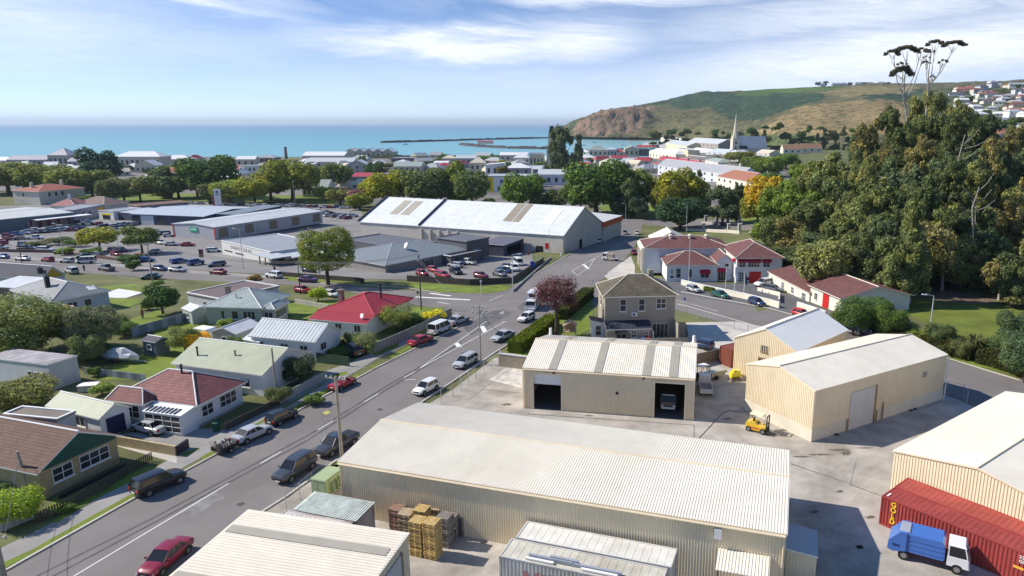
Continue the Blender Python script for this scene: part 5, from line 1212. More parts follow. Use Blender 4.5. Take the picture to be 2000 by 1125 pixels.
# long annex and garage end
v = PE(1582, 590); ha = zat(v, 563)-v.z
b = Bld('station_annex', 'long low cream annex with maroon roof right of the fire station', 'building', (1502, 531), (1582, 563), ha)
rx, ry = b.loc(1544, 510, ha+1.5); dpt = max(2*ry, 6)
b.block(0, 0, b.w, dpt, ha, 'gable', 1.5, 'x', .3, m_creamw, t_maroon, trim=m_creamw)
for f_ in (.1,.38,.62): b.win('F', b.w*f_, .9, 1.2 if f_ > .1 else .5, 1.3, nx=3, ny=2)
b.win('F', b.w*.88, .1, 1.6, 2.1, nx=3, ny=3, sill=False)
v = PE(1622, 605); hg = zat(v, 571)-v.z
b = Bld('station_garage', 'cream garage with maroon roof and tall red door by the round shrubs', 'garage', (1584, 557), (1644, 578), hg)
rx, ry = b.loc(1640, 534.5, hg+1.7); dpt = max(2*ry, 8)
b.block(0, 0, b.w, dpt, hg, 'gable', 1.8, 'x', .5, m_creamw, t_maroon, trim=m_creamw)
b.win('F', b.w*.53, .05, 2.2, 2.9, kind='door', fm=m_door, name='red_door'); b.win('F', b.w*.2, .9, 1.0, 1.4, nx=2, ny=1)
# ------------------------------------------------------------------ big warehouse
v = PE(1101, 495); hh = zat(v, 452)-v.z
b = Bld('warehouse', 'large pale stone warehouse with long white gable roof by the crossroads', 'warehouse', (701, 433), (1100, 452), hh)
D_ = b.D(1137, 432); m_wst = mat('warehouse_stone', (.60,.56,.50), rough=.85, var=.1, scale=.3, stain=.3)
zr = zat(b.o.matrix_basis @ Vector((b.w, D_/2, 0)), 405)-b.z0-hh
b.block(0, 0, b.w, D_, hh, 'gable', zr, 'x', .3, m_wst, corr('warehouse_roof', (.70,.72,.74), 1.2, .05, stain=.12), trim=m_white)
q = [Vector(p) for p in b.A_[0]]
def patch(f0, f1, g0, g1, mt, nm='skylight'):
    m = MB(); nn = (q[1]-q[0]).cross(q[3]-q[0]).normalized()*.06
    P2 = lambda f, g: q[0].lerp(q[1], f).lerp(q[3].lerp(q[2], f), g)
    p = [P2(f0,g0)+nn, P2(f1,g0)+nn, P2(f1,g1)+nn, P2(f0,g1)+nn]; m.poly(p); b.extra(m, nm, mt)
patch(.117,.16,.35,.9,m_skylight); patch(.175,.22,.35,.9,m_skylight); patch(.69,.73,.35,1.,mat('brown_sheet', (.3,.26,.2))); patch(.735,.765,.35,1.,mat('brown_sheet')); patch(.87,.915,.35,.9,m_white)
m = MB(); P2 = lambda f, g: q[0].lerp(q[1], f).lerp(q[3].lerp(q[2], f), g)
for f in (.0, .322): m.hexa([P2(f,0), P2(f+.006,0), P2(f+.006,1), P2(f,1)], [P2(f,0)+Vector((0,0,.6)), P2(f+.006,0)+Vector((0,0,.6)), P2(f+.006,1)+Vector((0,0,.6)), P2(f,1)+Vector((0,0,.6))])
b.extra(m, 'parapet', m_dark)
m = MB()
for f in (.33,.375,.42,.465,.51): m.box(b.w*f, -.6, 0, b.w*f+.7, -.01, hh-1.0)
b.extra(m, 'pier', m_wst)
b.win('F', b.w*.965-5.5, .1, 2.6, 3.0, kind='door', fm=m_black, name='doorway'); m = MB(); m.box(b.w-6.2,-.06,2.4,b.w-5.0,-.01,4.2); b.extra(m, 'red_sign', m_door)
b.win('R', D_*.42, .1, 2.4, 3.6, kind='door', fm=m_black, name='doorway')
ax0 = b.w+.02
b.block(b.w-30, D_+.02, b.w+.6, b.D(1187,421,hh), hh-1.6, 'mono', 1.6, '-x', .4, m_wst, corr('striped_white_roof', (.72,.72,.70), 4., .35), wname='annex_wall', rname='annex_roof', trim=mat('orange_red_fascia', (.55,.10,.04), rough=.5), th=1.9)
WH = b
# ------------------------------------------------------------------ club, car yards and the buildings beyond
def hat(bx, by, ty): v = PE(bx, by); return zat(v, ty)-v.z
# grey club hall
h = hat(752, 533, 511)
b = Bld('club_hall', 'grey club hall with slate grey hip roof and satellite dish beside the warehouse', 'building', (640, 497), (752, 511), h)
D_ = b.D(870, 477); b.block(0, 0, b.w, D_, h, 'hip', 2.6, 'y' if D_ > b.w else 'x', .5, mat('brown_grey_block', (.28,.26,.24)), mat('slate_roof', (.19,.215,.235), rough=.6, var=.08, scale=.3), trim=m_lgrey)
b.win('R', D_*.45, .2, 4, 2.2, nx=4); b.win('R', D_*.75, .8, 2.4, 1.4, nx=2); b.win('R', D_*.9, .8, 2.4, 1.4, nx=2)
m = MB(); x, y = b.w*.72, D_*.42; m.tube((x,y,h+1.2),(x,y,h+2.6), .06); m.tube((x,y-.1,h+2.5),(x-.1,y-.45,h+2.7), .85, .85, 14); b.extra(m, 'satellite_dish', m_white)
m = MB(); m.box(b.w*.2,1.6,h+.9,b.w*.2+1.2,2.0,h+2.0); b.extra(m, 'dormer_box', m_white)
b.block(b.w+.02, D_*.62, b.w+3.5, D_*.98, h-.4, 'flat', .2, 'x', .2, mat('dark_block', (.12,.115,.13)), m_dark, wname='porch_wall', rname='porch_roof'); b.small('R', [2, 5, 8], .8, 1.4, 1.4)
b.block(-14, D_*.5, b.w*.5, D_*.5+13, h+.6, 'flat', .3, 'x', .1, mat('dark_block'), mat('dark_membrane', (.13,.135,.16), var=.15), wname='rear_wall', rname='rear_roof', trim=mat('grey_edge', (.2,.21,.23)))
b.block(b.w*.5+1, D_*.9, b.w*.5+13, D_*.9+9, h+2.2, 'flat', .25, 'x', .3, mat('dark_block'), mat('dark_membrane'), wname='upper_wall', rname='upper_roof', trim=mat('grey_edge'))
# white club front with lettering
h = hat(433, 497, 472)
b = Bld('white_club_building', 'low white club building with grey letters on its wall', 'building', (432, 471), (527, 486), h)
b.block(0, 0, b.w, 18, h, 'flat', .2, 'x', .05, mat('white_block_wall', (.66,.65,.62)), mat('grey_membrane', (.27,.29,.33), var=.12), trim=m_white)
text3d('OAMARU CLUB INC', 1.45, mat('grey_letters', (.3,.3,.32)), b.o, (b.w*.42, -.03, h-1.1), (R(90), 0, 0))
for u in (.14, .38): b.small('F', [b.w*u], h*.30, b.w*.17, .4, name='slot_window')
b.block(b.w+.02, 2, b.w+9, 12, h-.7, 'flat', .15, 'x', .2, m_glass, mat('grey_canopy', (.42,.45,.48)), wname='entrance_wall', rname='entrance_roof')
m = MB(); m.box(b.w-3, -3.6, h-.4, b.w+8, 1.9, h-.15); b.extra(m, 'entrance_canopy', mat('grey_canopy'))
for u in (.3, 3.5, 7.5): m = MB(); m.box(b.w+u-.12, -3.4, 0, b.w+u+.12, -3.16, h-.4); b.extra(m, 'canopy_post', m_dark)
# green-sign building
h = hat(418, 468, 441.5)
b = Bld('green_sign_building', 'grey showroom with green sign, red corner panels and tall dark windows', 'showroom', (337, 437), (419, 442), h)
D_ = b.D(587, 410); b.block(0, 0, b.w, D_, h, 'gable', .8, 'y', .3, mat('showroom_grey', (.42,.43,.46)), corr('pale_showroom_roof', (.55,.58,.6), 1.2, .1, stain=.3), trim=m_white)
m = MB(); m.box(b.w*.42, -.2, h-2.3, b.w*.6, -.05, h-.6); b.extra(m, 'green_sign', mat('green_sign_paint', (.02,.35,.2)))
m = MB(); m.box(b.w*.445, -.23, h-1.55, b.w*.575, -.2, h-1.15); b.extra(m, 'sign_lettering', m_white)
for x in (-.05, b.w-.5): m = MB(); m.box(x, -.12, 0, x+.55, -.02, h-.1); b.extra(m, 'red_panel', m_door)
n = 9
for i in range(n):
    u = D_*(.02+i*.98/n); b.small('R', [u+D_*.045], 1.0, D_*.075, h-1.7, fm=mat('bronze_glass', (.2,.17,.13), rough=.2) if i%2 == 0 else mat('silver_glass', (.4,.42,.42), rough=.2))
# blue roof showroom
h = hat(256, 438, 418)
b = Bld('blue_roof_showroom', 'wide showroom with pale blue-grey sloping roof behind the green sign building', 'showroom', (256, 418), (397, 423), h)
D_ = b.D(279, 398); b.block(0, 0, b.w, D_, h, 'gable', 1.2, 'x', .3, mat('dark_blue_wall', (.06,.065,.11)), corr('pale_blue_roof', (.44,.49,.55), 2., .06), trim=m_lgrey)
b.small('F', [b.w*.06, b.w*.42], .2, b.w*.1, h-1); b.small('F', [b.w*.22], .1, b.w*.18, h-.5, fm=m_lgrey, name='wall_panel')
b.block(b.w+.02, D_*.2, b.w+10, D_*1.1, h+.4, 'mono', .3, 'y', .2, mat('dark_blue_wall'), c_steel, wname='side_wall', rname='side_roof')
# white workshop row on the left
h = hat(22, 452, 427)
b = Bld('workshop_row', 'white roofed workshop with long canopy above the parked cars at far left', 'workshop', (22, 427), (142, 416), h)
D_ = abs(b.D(100, 401)); b.block(-25, 0, b.w, max(D_, 14), h, 'gable', .8, 'x', .3, mat('slate_wall', (.13,.17,.19)), corr('white_workshop_roof', (.58,.6,.58), 1.4, .1, stain=.3), trim=m_white)
m = MB(); m.box(b.w*.3, -5, h-1.3, b.w+5, -.01, h-1.1); b.extra(m, 'canopy', m_white)
for f_ in (.35,.5,.65,.8): b.small('F', [25+b.w*f_], .1, 5, h-2, fm=mat('tan_roller', (.35,.28,.24)), name='workshop_door')
for f_ in (.27,.425,.575,.725,.9): m = MB(); m.box(b.w*f_, -.5, 0, b.w*f_+.6, -.06, h-1.4); b.extra(m, 'pillar', mat('maroon_paint', (.2,.02,.08)))
h = hat(192, 428, 412)
b = Bld('yellow_band_shop', 'small white shop with yellow band and grey roof', 'shop', (192, 412), (221, 414), h)
b.block(0, 0, b.w, 14, h, 'flat', .2, 'x', .1, m_white, mat('grey_membrane')); b.small('F', [b.w/2], h*.55, b.w*.6, .8, fm=mat('yellow_sign', (.8,.65,.02)), name='yellow_band'); b.small('F', [b.w/2], .1, b.w*.5, 2)
b.block(b.w+.02, 2, b.w+16, 16, h-.3, 'mono', .5, 'y', .1, mat('dark_blue_wall'), corr('pale_blue_roof'), wname='side_wall', rname='side_roof')
h = hat(142, 428, 408)
b = Bld('grey_depot', 'low grey depot building with orange panel between the workshop and the yellow band shop', 'building', (142, 412), (205, 401), h)
b.block(0, 0, b.w, 12, h, 'flat', .3, 'x', .1, mat('depot_grey', (.3,.3,.34)), mat('grey_membrane'), trim=m_lgrey); b.small('F', [b.w*.85], h*.4, b.w*.25, h*.45, fm=mat('orange_panel', (.6,.28,.05)), name='orange_panel'); b.small('F', [b.w*.3, b.w*.5], h*.35, 2, 1.5)
# two-storey red roof
h = hat(78, 401, 374)
b = Bld('red_roof_block', 'two-storey stone building with orange-red hip roof at far left', 'building', (24, 372), (75, 374), h)
D_ = b.D(149, 366); b.block(0, 0, b.w, D_, h, 'hip', 2.8, 'y' if D_ > b.w else 'x', .6, m_stone, tile('orange_red_tiles', (.33,.10,.065), .15), trim=m_white)
b.small('R', [D_*.22, D_*.36, D_*.5], h*.6, 1.3, 2.0); b.small('F', [b.w*.4], h*.6, 1.2, 1.8); b.chimney(b.w*.4, D_*.2, h, h+4, 1.2, m_stone); b.chimney(b.w*.5, D_*.8, h, h+4.5, 1.2, m_stone)
h = hat(140, 405, 397)
b = Bld('maroon_roof_house', 'low house with dusky pink hip roof and white chimney', 'house', (98, 402), (145, 402), 3.2)
b.block(0, 0, b.w, 14, 3.2, 'hip', 3.2, 'y', .5, m_stone, tile('pink_tiles', (.33,.13,.13), .15)); b.chimney(b.w*.55, 5, 5, 8, .9, m_white)
b = Bld('brown_roof_bungalow', 'bungalow with brown hip roof right of the dusky pink roof', 'house', (143, 398), (203, 400), 3.2)
b.block(0, 0, b.w, 14, 3.2, 'hip', 3.2, 'x', .5, m_stone, tile('brown_pink_tiles', (.2,.13,.11), .15))
h = hat(280, 408, 404)
b = Bld('yellow_fascia_building', 'long low brown roofed building with yellow fascia', 'building', (270, 403), (367, 396), 3.5)
b.block(0, 0, b.w, 12, 3.5, 'flat', .1, 'x', .5, mat('depot_grey'), mat('brown_roof_membrane', (.17,.10,.10), var=.3), trim=mat('ochre_fascia', (.5,.36,.1)))
# car yard pylon
t = thing('pylon_sign', 'tall white pylon sign with dark emblem and red strip at the car yard', 'sign', PE(427, 402), 0)
hh = hat(427, 402, 369); w_ = 13*mpp(PE(427, 402))
m = MB(); m.box(-w_/2, -.3, 0, w_/2, .3, hh); m.build('panel', m_white, t); m = MB(); m.box(-w_*.75, -.25, 0, -w_/2-.01, .25, hh*.5); m.build('red_strip', m_door, t)
m = MB(); m.box(-w_*.3, -.34, hh*.64, w_*.3, -.301, hh*.69); m.tube((0,-.34,hh*.82),(0,-.301,hh*.82), w_*.22, n=12); m.build('emblem', mat('sign_grey', (.15,.16,.2)), t)
h = hat(584, 524, 480)
# dark garage by the warehouse
h = hat(937, 498, 476)
b = Bld('dark_garage', 'dark blue-grey open-sided garage in front of the warehouse wall', 'garage', (937, 476), (984, 478.5), h)
D_ = b.D(1000, 466); b.block(0, 0, b.w, D_, h, 'mono', .3, 'y', .2, mat('dark_violet_steel', (.075,.075,.12), pat='corr', p=(.5,.2)), mat('dark_steel_roof', (.13,.13,.17)), openings=[('R', D_*.15, D_*.7, h*.8)])
# stone wall running from the warehouse
m = MB(); A = PE(918, 495); B_ = PE(874, 519); m2 = (B_-A); L = m2.length
m.box(0, 0, 0, L, .3, 2.0); solo(m, 'stone_wall', 'old stone wall between club hall and the small car park', 'wall', mat('old_stone', (.33,.28,.22), var=.3), loc=A, rz=atan2(m2.y, m2.x))

# ------------------------------------------------------------------ far town, placed one by one
def far(name, label, x0, x1, ye, yb, roof='gable', rise=3., col=m_stone, rm=None, dpt=14., rows=1, cat='building', ridge='x', dy=0., nwin=None, over=.3, group=None, wfm=None):
    """eave row ye between columns x0..x1, base row yb"""
    h = max(hat((x0+x1)/2, yb, ye), 2.5)
    b = Bld(name, label, cat, (x0, ye-dy), (x1, ye+dy), h, group=group)
    b.block(0, 0, b.w, dpt, h, roof, rise, ridge, over, col, rm or c_white, trim=m_white if col is not m_white else m_lgrey)
    if nwin is None: nwin = max(2, int((x1-x0)/9))
    fh = h/rows
    for r in range(rows): b.small('F', [b.w*(i+.5)/nwin for i in range(nwin)], r*fh+fh*.3, min(b.w/nwin*.4, 2.2), fh*.42, fm=wfm)
    return b
rw = corr('bright_white_roof', (.74,.74,.74), 2., .05); rg = corr('mid_grey_roof', (.36,.37,.39), 2., .08); rlg = corr('light_grey_roof', (.52,.54,.56), 2., .07); rgreen = corr('green_grey_roof', (.33,.38,.34), 2., .08); rcr = corr('cream_town_roof', (.62,.55,.42), 2., .07)
rred = corr('town_red_roof', (.42,.06,.07), 2., .08); brickr = mat('town_brick', (.3,.2,.17)); lst = mat('limestone', (.60,.55,.43), rough=.8, var=.1); lgs = mat('grey_stone', (.42,.40,.38), rough=.8, var=.15); dkb = mat('dark_brick', (.2,.17,.16))
far('stone_hall', 'long grey hall with violet-grey roof at the far left shore', 12, 90, 312, 326, 'gable', 4, lgs, corr('violet_grey_roof', (.42,.40,.44), 2., .05), 18)
b = far('gabled_hall', 'grey gabled hall with raised roof above the left trees', 92, 131, 303, 326, 'hip', 7, lgs, corr('violet_grey_roof'), 22)
far('long_shed', 'long mauve-roofed shed right of the grey gabled hall', 131, 170, 315, 328, 'gable', 4, lgs, corr('violet_grey_roof'), 18)
far('arched_store', 'pale stone store with arched windows and bright white roof', 222, 312, 306, 330, 'hip', 5, lst, rw, 20, rows=1, nwin=9)
far('pediment_building', 'low stone building with pediment in front of the arched store', 263, 303, 323, 338, 'gable', 4.5, lst, rlg, 14, ridge='y', nwin=4)
far('white_gable_row', 'grey stone building with two white hip roofs right of the arched store', 316, 368, 311, 326, 'hip', 4, lgs, rw, 16, nwin=5)
far('white_parapet_house', 'white two-storey building left of the big dark oak', 466, 500, 325, 349, 'flat', .4, m_creamw, rg, 14, rows=2, nwin=4)
far('stone_store', 'brown stone store with dark roof left of the tall chimney', 496, 535, 308, 322, 'hip', 3, dkb, rg, 18, nwin=4)
far('angular_roof_house', 'house with sharp white angular roof beside the dark oak', 460, 498, 311, 325, 'gable', 3, lst, rw, 12, nwin=3)
far('pale_lowrise', 'pale low building behind the light green tree', 500, 528, 323, 338, 'mono', 1.5, lgs, rlg, 14, ridge='y', nwin=3)
for i, (a, c) in enumerate(((672,695),(693,712),(710,730),(728,748),(746,768))):
    b = far('sawtooth_unit', 'gabled bay of the pale seaside factory', a, c, 297, 307.5, 'gable', 4.5, mat('factory_wall', (.55,.48,.4)) if i else lst, rcr if i == 0 else rw, 26, ridge='y', nwin=1, group='gabled factory bays by the sea', over=.1)
far('wide_roof_market', 'wide building with low white roofs left of the gabled factory', 590, 672, 304, 318, 'gable', 4, lst, rw, 26, nwin=6)
far('grey_roof_market', 'long grey roofed building with cream wall below the white roofs', 600, 690, 316, 330, 'gable', 3.5, lst, rlg, 20, nwin=6)
far('stone_block', 'grey stone block with navy lean-to left of the red roof', 676, 718, 322, 342, 'gable', 4, lgs, rlg, 14, ridge='y', rows=2, nwin=3)
far('red_band_building', 'building with grey roof and broad red band by the street trees', 686, 720, 345, 358, 'mono', 2, dkb, rred, 12, ridge='y', nwin=3)
far('church_hall', 'beige church hall with dark arched windows on the lawn', 590, 640, 366, 386, 'gable', 4, lst, rgreen, 14, nwin=6)
far('green_roof_store', 'store with broad grey-green roof behind the central trees', 768, 822, 325, 338, 'gable', 3.5, lst, rgreen, 22, nwin=5)
far('dark_store', 'dark grey store with cream wall at the shore', 764, 808, 309, 319, 'flat', .5, dkb, rg, 18, nwin=4)
far('white_store', 'white flat building above the central tree row', 846, 874, 318, 330, 'mono', 1.2, m_white, rw, 12, ridge='y', nwin=2)
far('cream_pair', 'cream hip roofed villa above the central trees', 862, 890, 309, 320, 'hip', 3, lst, rcr, 12, nwin=3)
far('blue_roof_villa', 'long pale blue roofed building near the shore', 890, 930, 309, 320, 'gable', 3, lgs, rlg, 14, nwin=4)
far('hip_villa', 'pale villa with cream hip roof and dark windows', 917, 948, 318, 336, 'hip', 4.5, lst, rcr, 12, rows=1, nwin=3)
far('white_motel', 'white low motel building left of the stone town hall', 948, 985, 322, 345, 'mono', 1.5, m_white, rw, 14, nwin=3)
far('long_white_roof', 'long white roofed hall at the harbour edge', 976, 1030, 303, 314, 'gable', 3, lst, rw, 18, nwin=5)
far('white_hip_hotel', 'white hip roofed hotel with dark windows', 1002, 1034, 308, 322, 'hip', 4, m_creamw, rw, 14, nwin=3)
far('grey_hip_block', 'pale grey hip roofed block below the white hotel', 986, 1036, 328, 342, 'hip', 3.5, lgs, rw, 18, nwin=3)
b = far('yellow_panel_building', 'modern white building with bright yellow panel and blue banner', 948, 1052, 345, 376, 'flat', .5, m_white, rlg, 20, rows=1, nwin=1)
b.small('F', [b.w*.1], .3, b.w*.09, b.h-.6, fm=mat('bright_yellow', (.85,.62,.02)), name='yellow_panel'); b.small('F', [b.w*.4], b.h*.5, b.w*.25, b.h*.3, fm=mat('blue_banner', (.05,.12,.45)), name='blue_banner'); b.small('F', [b.w*.45], b.h*.1, b.w*.45, b.h*.3)
far('white_band_building', 'long white banded building behind the dark round tree', 1050, 1123, 341, 362, 'mono', 2.5, mat('pale_blue_grey_wall'), rlg, 18, ridge='y', nwin=5)
b = far('opera_house', 'ornate cream stone hall with tall arched windows', 1034, 1062, 302, 328, 'flat', 1.2, lst, rg, 22, rows=1, nwin=4)
# clock tower
v = PE(1078, 328); t = thing('clock_tower', 'cream stone clock tower with dark steep cap', 'tower', v, 0)
u_ = mpp(v); h1 = zat(v, 283)-v.z; h2 = zat(v, 264)-v.z; h3 = zat(v, 247)-v.z; w_ = u_*9
m = MB(); m.box(-w_*1.1,-w_,0,w_*1.1,w_,h1); m.box(-w_*.7,-w_*.7,h1+.001,w_*.7,w_*.7,h2); m.box(-w_*.85,-w_*.85,h2+.001,w_*.85,w_*.85,h2+.6)
m.build('wall', lst, t); m = MB(); m.hexa([(-w_*.65,-w_*.65,h2+.6),(w_*.65,-w_*.65,h2+.6),(w_*.65,w_*.65,h2+.6),(-w_*.65,w_*.65,h2+.6)], [(-w_*.4,-w_*.4,h3),(w_*.4,-w_*.4,h3),(w_*.4,w_*.4,h3),(-w_*.4,w_*.4,h3)]); m.box(-w_*.48,-w_*.48,h3+.001,w_*.48,w_*.48,h3+.5); m.build('roof', m_dark, t)
m = MB(); m.tube((0,-w_*.72,(h1+h2)/2),(0,-w_*.7-.05,(h1+h2)/2), w_*.4, n=14); m.build('clock_face', m_white, t)
# right-hand far town
far('harbour_villa', 'cream villa with grey-green pyramid roof near the harbour', 1150, 1186, 293, 306, 'hip', 6, m_creamw, rgreen, 16, nwin=4)
far('blue_grey_store', 'pale blue-grey hip roofed store beside the harbour villa', 1186, 1205, 292, 306, 'hip', 3, m_lgrey, rlg, 14, nwin=3)
far('small_red_house', 'small house with bright red roof in the harbour town', 1196, 1220, 297, 306, 'hip', 4, m_stone, rred, 12, nwin=2)
far('twin_gable_store', 'stone store with twin cream gables', 1220, 1248, 291, 306, 'gable', 4, lst, rcr, 14, ridge='y', nwin=3)
far('dark_arch_store', 'dark stone store with two arched windows', 1244, 1268, 291, 305, 'flat', .6, dkb, rg, 14, nwin=2)
far('red_strip_building', 'long building with red roof strip behind the stone stores', 1243, 1284, 287, 293, 'gable', 3, lst, rred, 12, nwin=3)
far('colonnade_hall', 'white colonnaded hall with white hip roof', 1268, 1320, 296, 309, 'hip', 4.5, m_creamw, rw, 16, nwin=8)
far('cream_bank', 'cream bank building with rows of arched openings', 1318, 1344, 290, 306, 'flat', .6, mat('bank_cream', (.7,.62,.42)), rg, 14, rows=2, nwin=6)
far('dark_gable_store', 'grey gabled store beyond the colonnaded hall', 1254, 1304, 281, 290, 'gable', 3, lgs, rg, 16, nwin=3)
far('woolstore', 'two-storey woolstore with white roof and a row of arched windows', 1342, 1403, 277, 291, 'gable', 6, dkb if False else mat('store_grey', (.36,.33,.31)), rlg, 26, rows=2, nwin=8)
far('woolstore_wing', 'cream windowless wing left of the woolstore', 1300, 1342, 279, 292, 'gable', 5, mat('bank_cream'), rlg, 26, nwin=1)
far('rear_white_shed', 'pale shed behind the woolstore wing', 1290, 1344, 270, 280, 'gable', 4, lst, rw, 20, nwin=2)
far('long_blue_roofs', 'low building with pale blue gabled roofs before the spire', 1380, 1424, 296, 303, 'hip', 3.5, m_lgrey, corr('pale_blue_town_roof', (.5,.55,.64), 2., .05), 16, nwin=4)
far('white_roof_strip', 'low white roofed building left of the pale blue roofs', 1350, 1400, 293, 300, 'gable', 3, m_lgrey, rw, 14, nwin=4)
far('brown_roof_block', 'brown flat roofed block behind the long grey roof', 1344, 1424, 303, 308, 'flat', .5, brickr, mat('brown_roof_membrane'), 16, nwin=4)
b = far('red_roof_terrace', 'terrace with long crimson roof and small chimneys', 1285, 1420, 311, 318, 'gable', 4, dkb, rred, 12, nwin=8)
for f_ in (.1,.28,.45,.62,.78): b.chimney(b.w*f_, 4, b.h+1, b.h+5.2, 1.3, dkb)
b = far('long_grey_block', 'long pale blue-white block with grey roof behind the yellow-green tree', 1285, 1447, 322, 353, 'gable', 4.5, mat('blue_white_wall', (.6,.63,.7)), rg, 14, rows=3, nwin=12)
b = far('orange_roof_house', 'white two-storey house with orange hip roof and balcony', 1400, 1468, 346, 372, 'hip', 4.5, m_creamw, tile('orange_tiles', (.33,.14,.09), .15), 16, rows=2, nwin=6, dy=2.)
# church
v = PE(1434, 301); u_ = mpp(v)
t = thing('church', 'pale stone church with tall slender spire', 'church', v, .15)
H1_, H2_, H3_ = [zat(v, r)-v.z for r in (272, 258, 221)]; w_ = u_*6.5
m = MB(); m.box(-w_,-w_,0,w_,w_,H1_); m.hexa([(-w_*1.12,-w_*1.12,0),(w_*1.12,-w_*1.12,0),(w_*1.12,w_*1.12,0),(-w_*1.12,w_*1.12,0)], [(-w_*1.02,-w_*1.02,H1_*.45),(w_*1.02,-w_*1.02,H1_*.45),(w_*1.02,w_*1.02,H1_*.45),(-w_*1.02,w_*1.02,H1_*.45)]); m.build('tower', mat('spire_stone', (.62,.57,.46), rough=.85), t)
m = MB(); m.tube((0,0,H1_),(0,0,H2_), w_*1.08, w_*.62, 8); m.tube((0,0,H2_),(0,0,H3_), w_*.62, .05, 8)
for x in (-1,1):
    for y in (-1,1): m.tube((x*w_*.8,y*w_*.8,H1_),(x*w_*.8,y*w_*.8,H2_), w_*.2, .05, 6)
m.build('spire', mat('spire_stone'), t)
m = MB()
for z in (.35,.68): m.box(-w_*.25,-w_*1.13,H1_*z,w_*.25,-w_*1.0,H1_*(z+.16))
m.build('window', m_glass, t)
L = u_*66; nh = zat(v, 289)-v.z; m = MB(); x0_ = w_*1.2; ym = u_*16
def gab(m, x0, x1, y0, y1, h, r, mr):
    ym_ = (y0+y1)/2; m.box(x0,y0,0,x1,y1,h, 0); m.add([(x0,y0,h),(x0,y1,h),(x0,ym_,h+r),(x1,y0,h),(x1,y1,h),(x1,ym_,h+r)], [(0,2,1),(3,4,5)], 0)
    m.add([(x0-.3,y0-.4,h-.3),(x1+.3,y0-.4,h-.3),(x1+.3,ym_,h+r+.1),(x0-.3,ym_,h+r+.1),(x1+.3,y1+.4,h-.3),(x0-.3,y1+.4,h-.3)], [(0,1,2,3),(3,2,4,5)], mr)
gab(m, x0_, L, 0, u_*20, nh, u_*22, 1); gab(m, x0_+u_*3, x0_+u_*17, -u_*5, u_*20, nh*.9, u_*10, 2); m.build('nave', [mat('spire_stone'), rlg, m_dark], t)
far('tudor_house', 'dark-gabled orange roofed house below the hill', 1530, 1566, 291, 300, 'gable', 5, m_creamw, tile('tan_tiles', (.28,.16,.09), .15), 12, nwin=3)
far('orange_roof_cottage', 'long orange-brown roofed house right of the dark-gabled one', 1566, 1606, 289, 298, 'gable', 5, m_creamw, tile('tan_tiles'), 12, nwin=3)
t = thing('brick_chimney', 'tall dark industrial chimney above the left-centre oak', 'chimney', PE(560, 320), 0); v = PE(560, 320)
m = MB(); m.tube((0,0,0),(0,0,zat(v, 287)-v.z), 2.0, 1.5, 10); m.tube((0,0,zat(v,287)-v.z-.8),(0,0,zat(v,287)-v.z), 1.9, 1.9, 10); m.build('stack', dkb, t)
# scattered small roofs that fill the gaps between the named buildings
rng = random.Random(11)
kinds = [('white_roofed_house', 'small house with white roof', rw, m_creamw), ('grey_roofed_house', 'small house with grey roof', rg, lst), ('pale_roofed_house', 'small house with pale silver roof', rlg, m_stone), ('cream_roofed_house', 'small cream roofed house', rcr, lst), ('green_roofed_house', 'small house with dull green roof', rgreen, m_creamw), ('red_roofed_house', 'small house with red roof', rred, m_stone), ('brick_house', 'small brown brick house', rg, brickr)]
spots = [(8,345),(30,340),(150,335),(205,330),(240,340),(330,340),(350,352),(300,350),(440,352),(455,335),(480,345),(520,352),(545,360),(660,345),(650,360),(700,365),(735,335),(752,345),(780,322),(800,345),(830,318),(826,308),(850,306),(905,325),(960,318),(968,335),(940,308),(1010,352),(1055,335),(1120,318),(1135,300),(1150,312),(1180,315),(1200,322),(1210,312),(1230,318),(1255,318),(1275,330),(1300,335),(1390,318),(1440,312),(1455,302),(1470,310),(1490,302),(1460,325),(1480,340),(1475,362),(1500,330),(1110,345),(1140,350),(880,345),(820,352),(770,352),(575,350),(620,345),(130,345),(90,345),(60,335)]
spots += [(rng.uniform(0,1330), rng.uniform(311,338)) for i in range(46)]
for i, (px, py) in enumerate(spots):
    nm, lb, r_, w_ = kinds[rng.randrange(len(kinds))]
    place = 'left of the big dark oak' if px < 440 else 'behind the centre-left trees' if px < 770 else 'behind the central tree row' if px < 1060 else 'in the harbour town' if px < 1290 else 'near the church'
    wd = rng.uniform(22, 34); hpx = rng.uniform(5, 8)*(py-241)/90+2
    far(nm, lb+' '+place, px-wd/2, px+wd/2, py-hpx*.55, py+hpx*.45, rng.choice(['gable','hip','hip']), rng.uniform(2.5,3.8), w_, r_, rng.uniform(9,14), nwin=2, cat='house', dy=rng.uniform(-1,1))
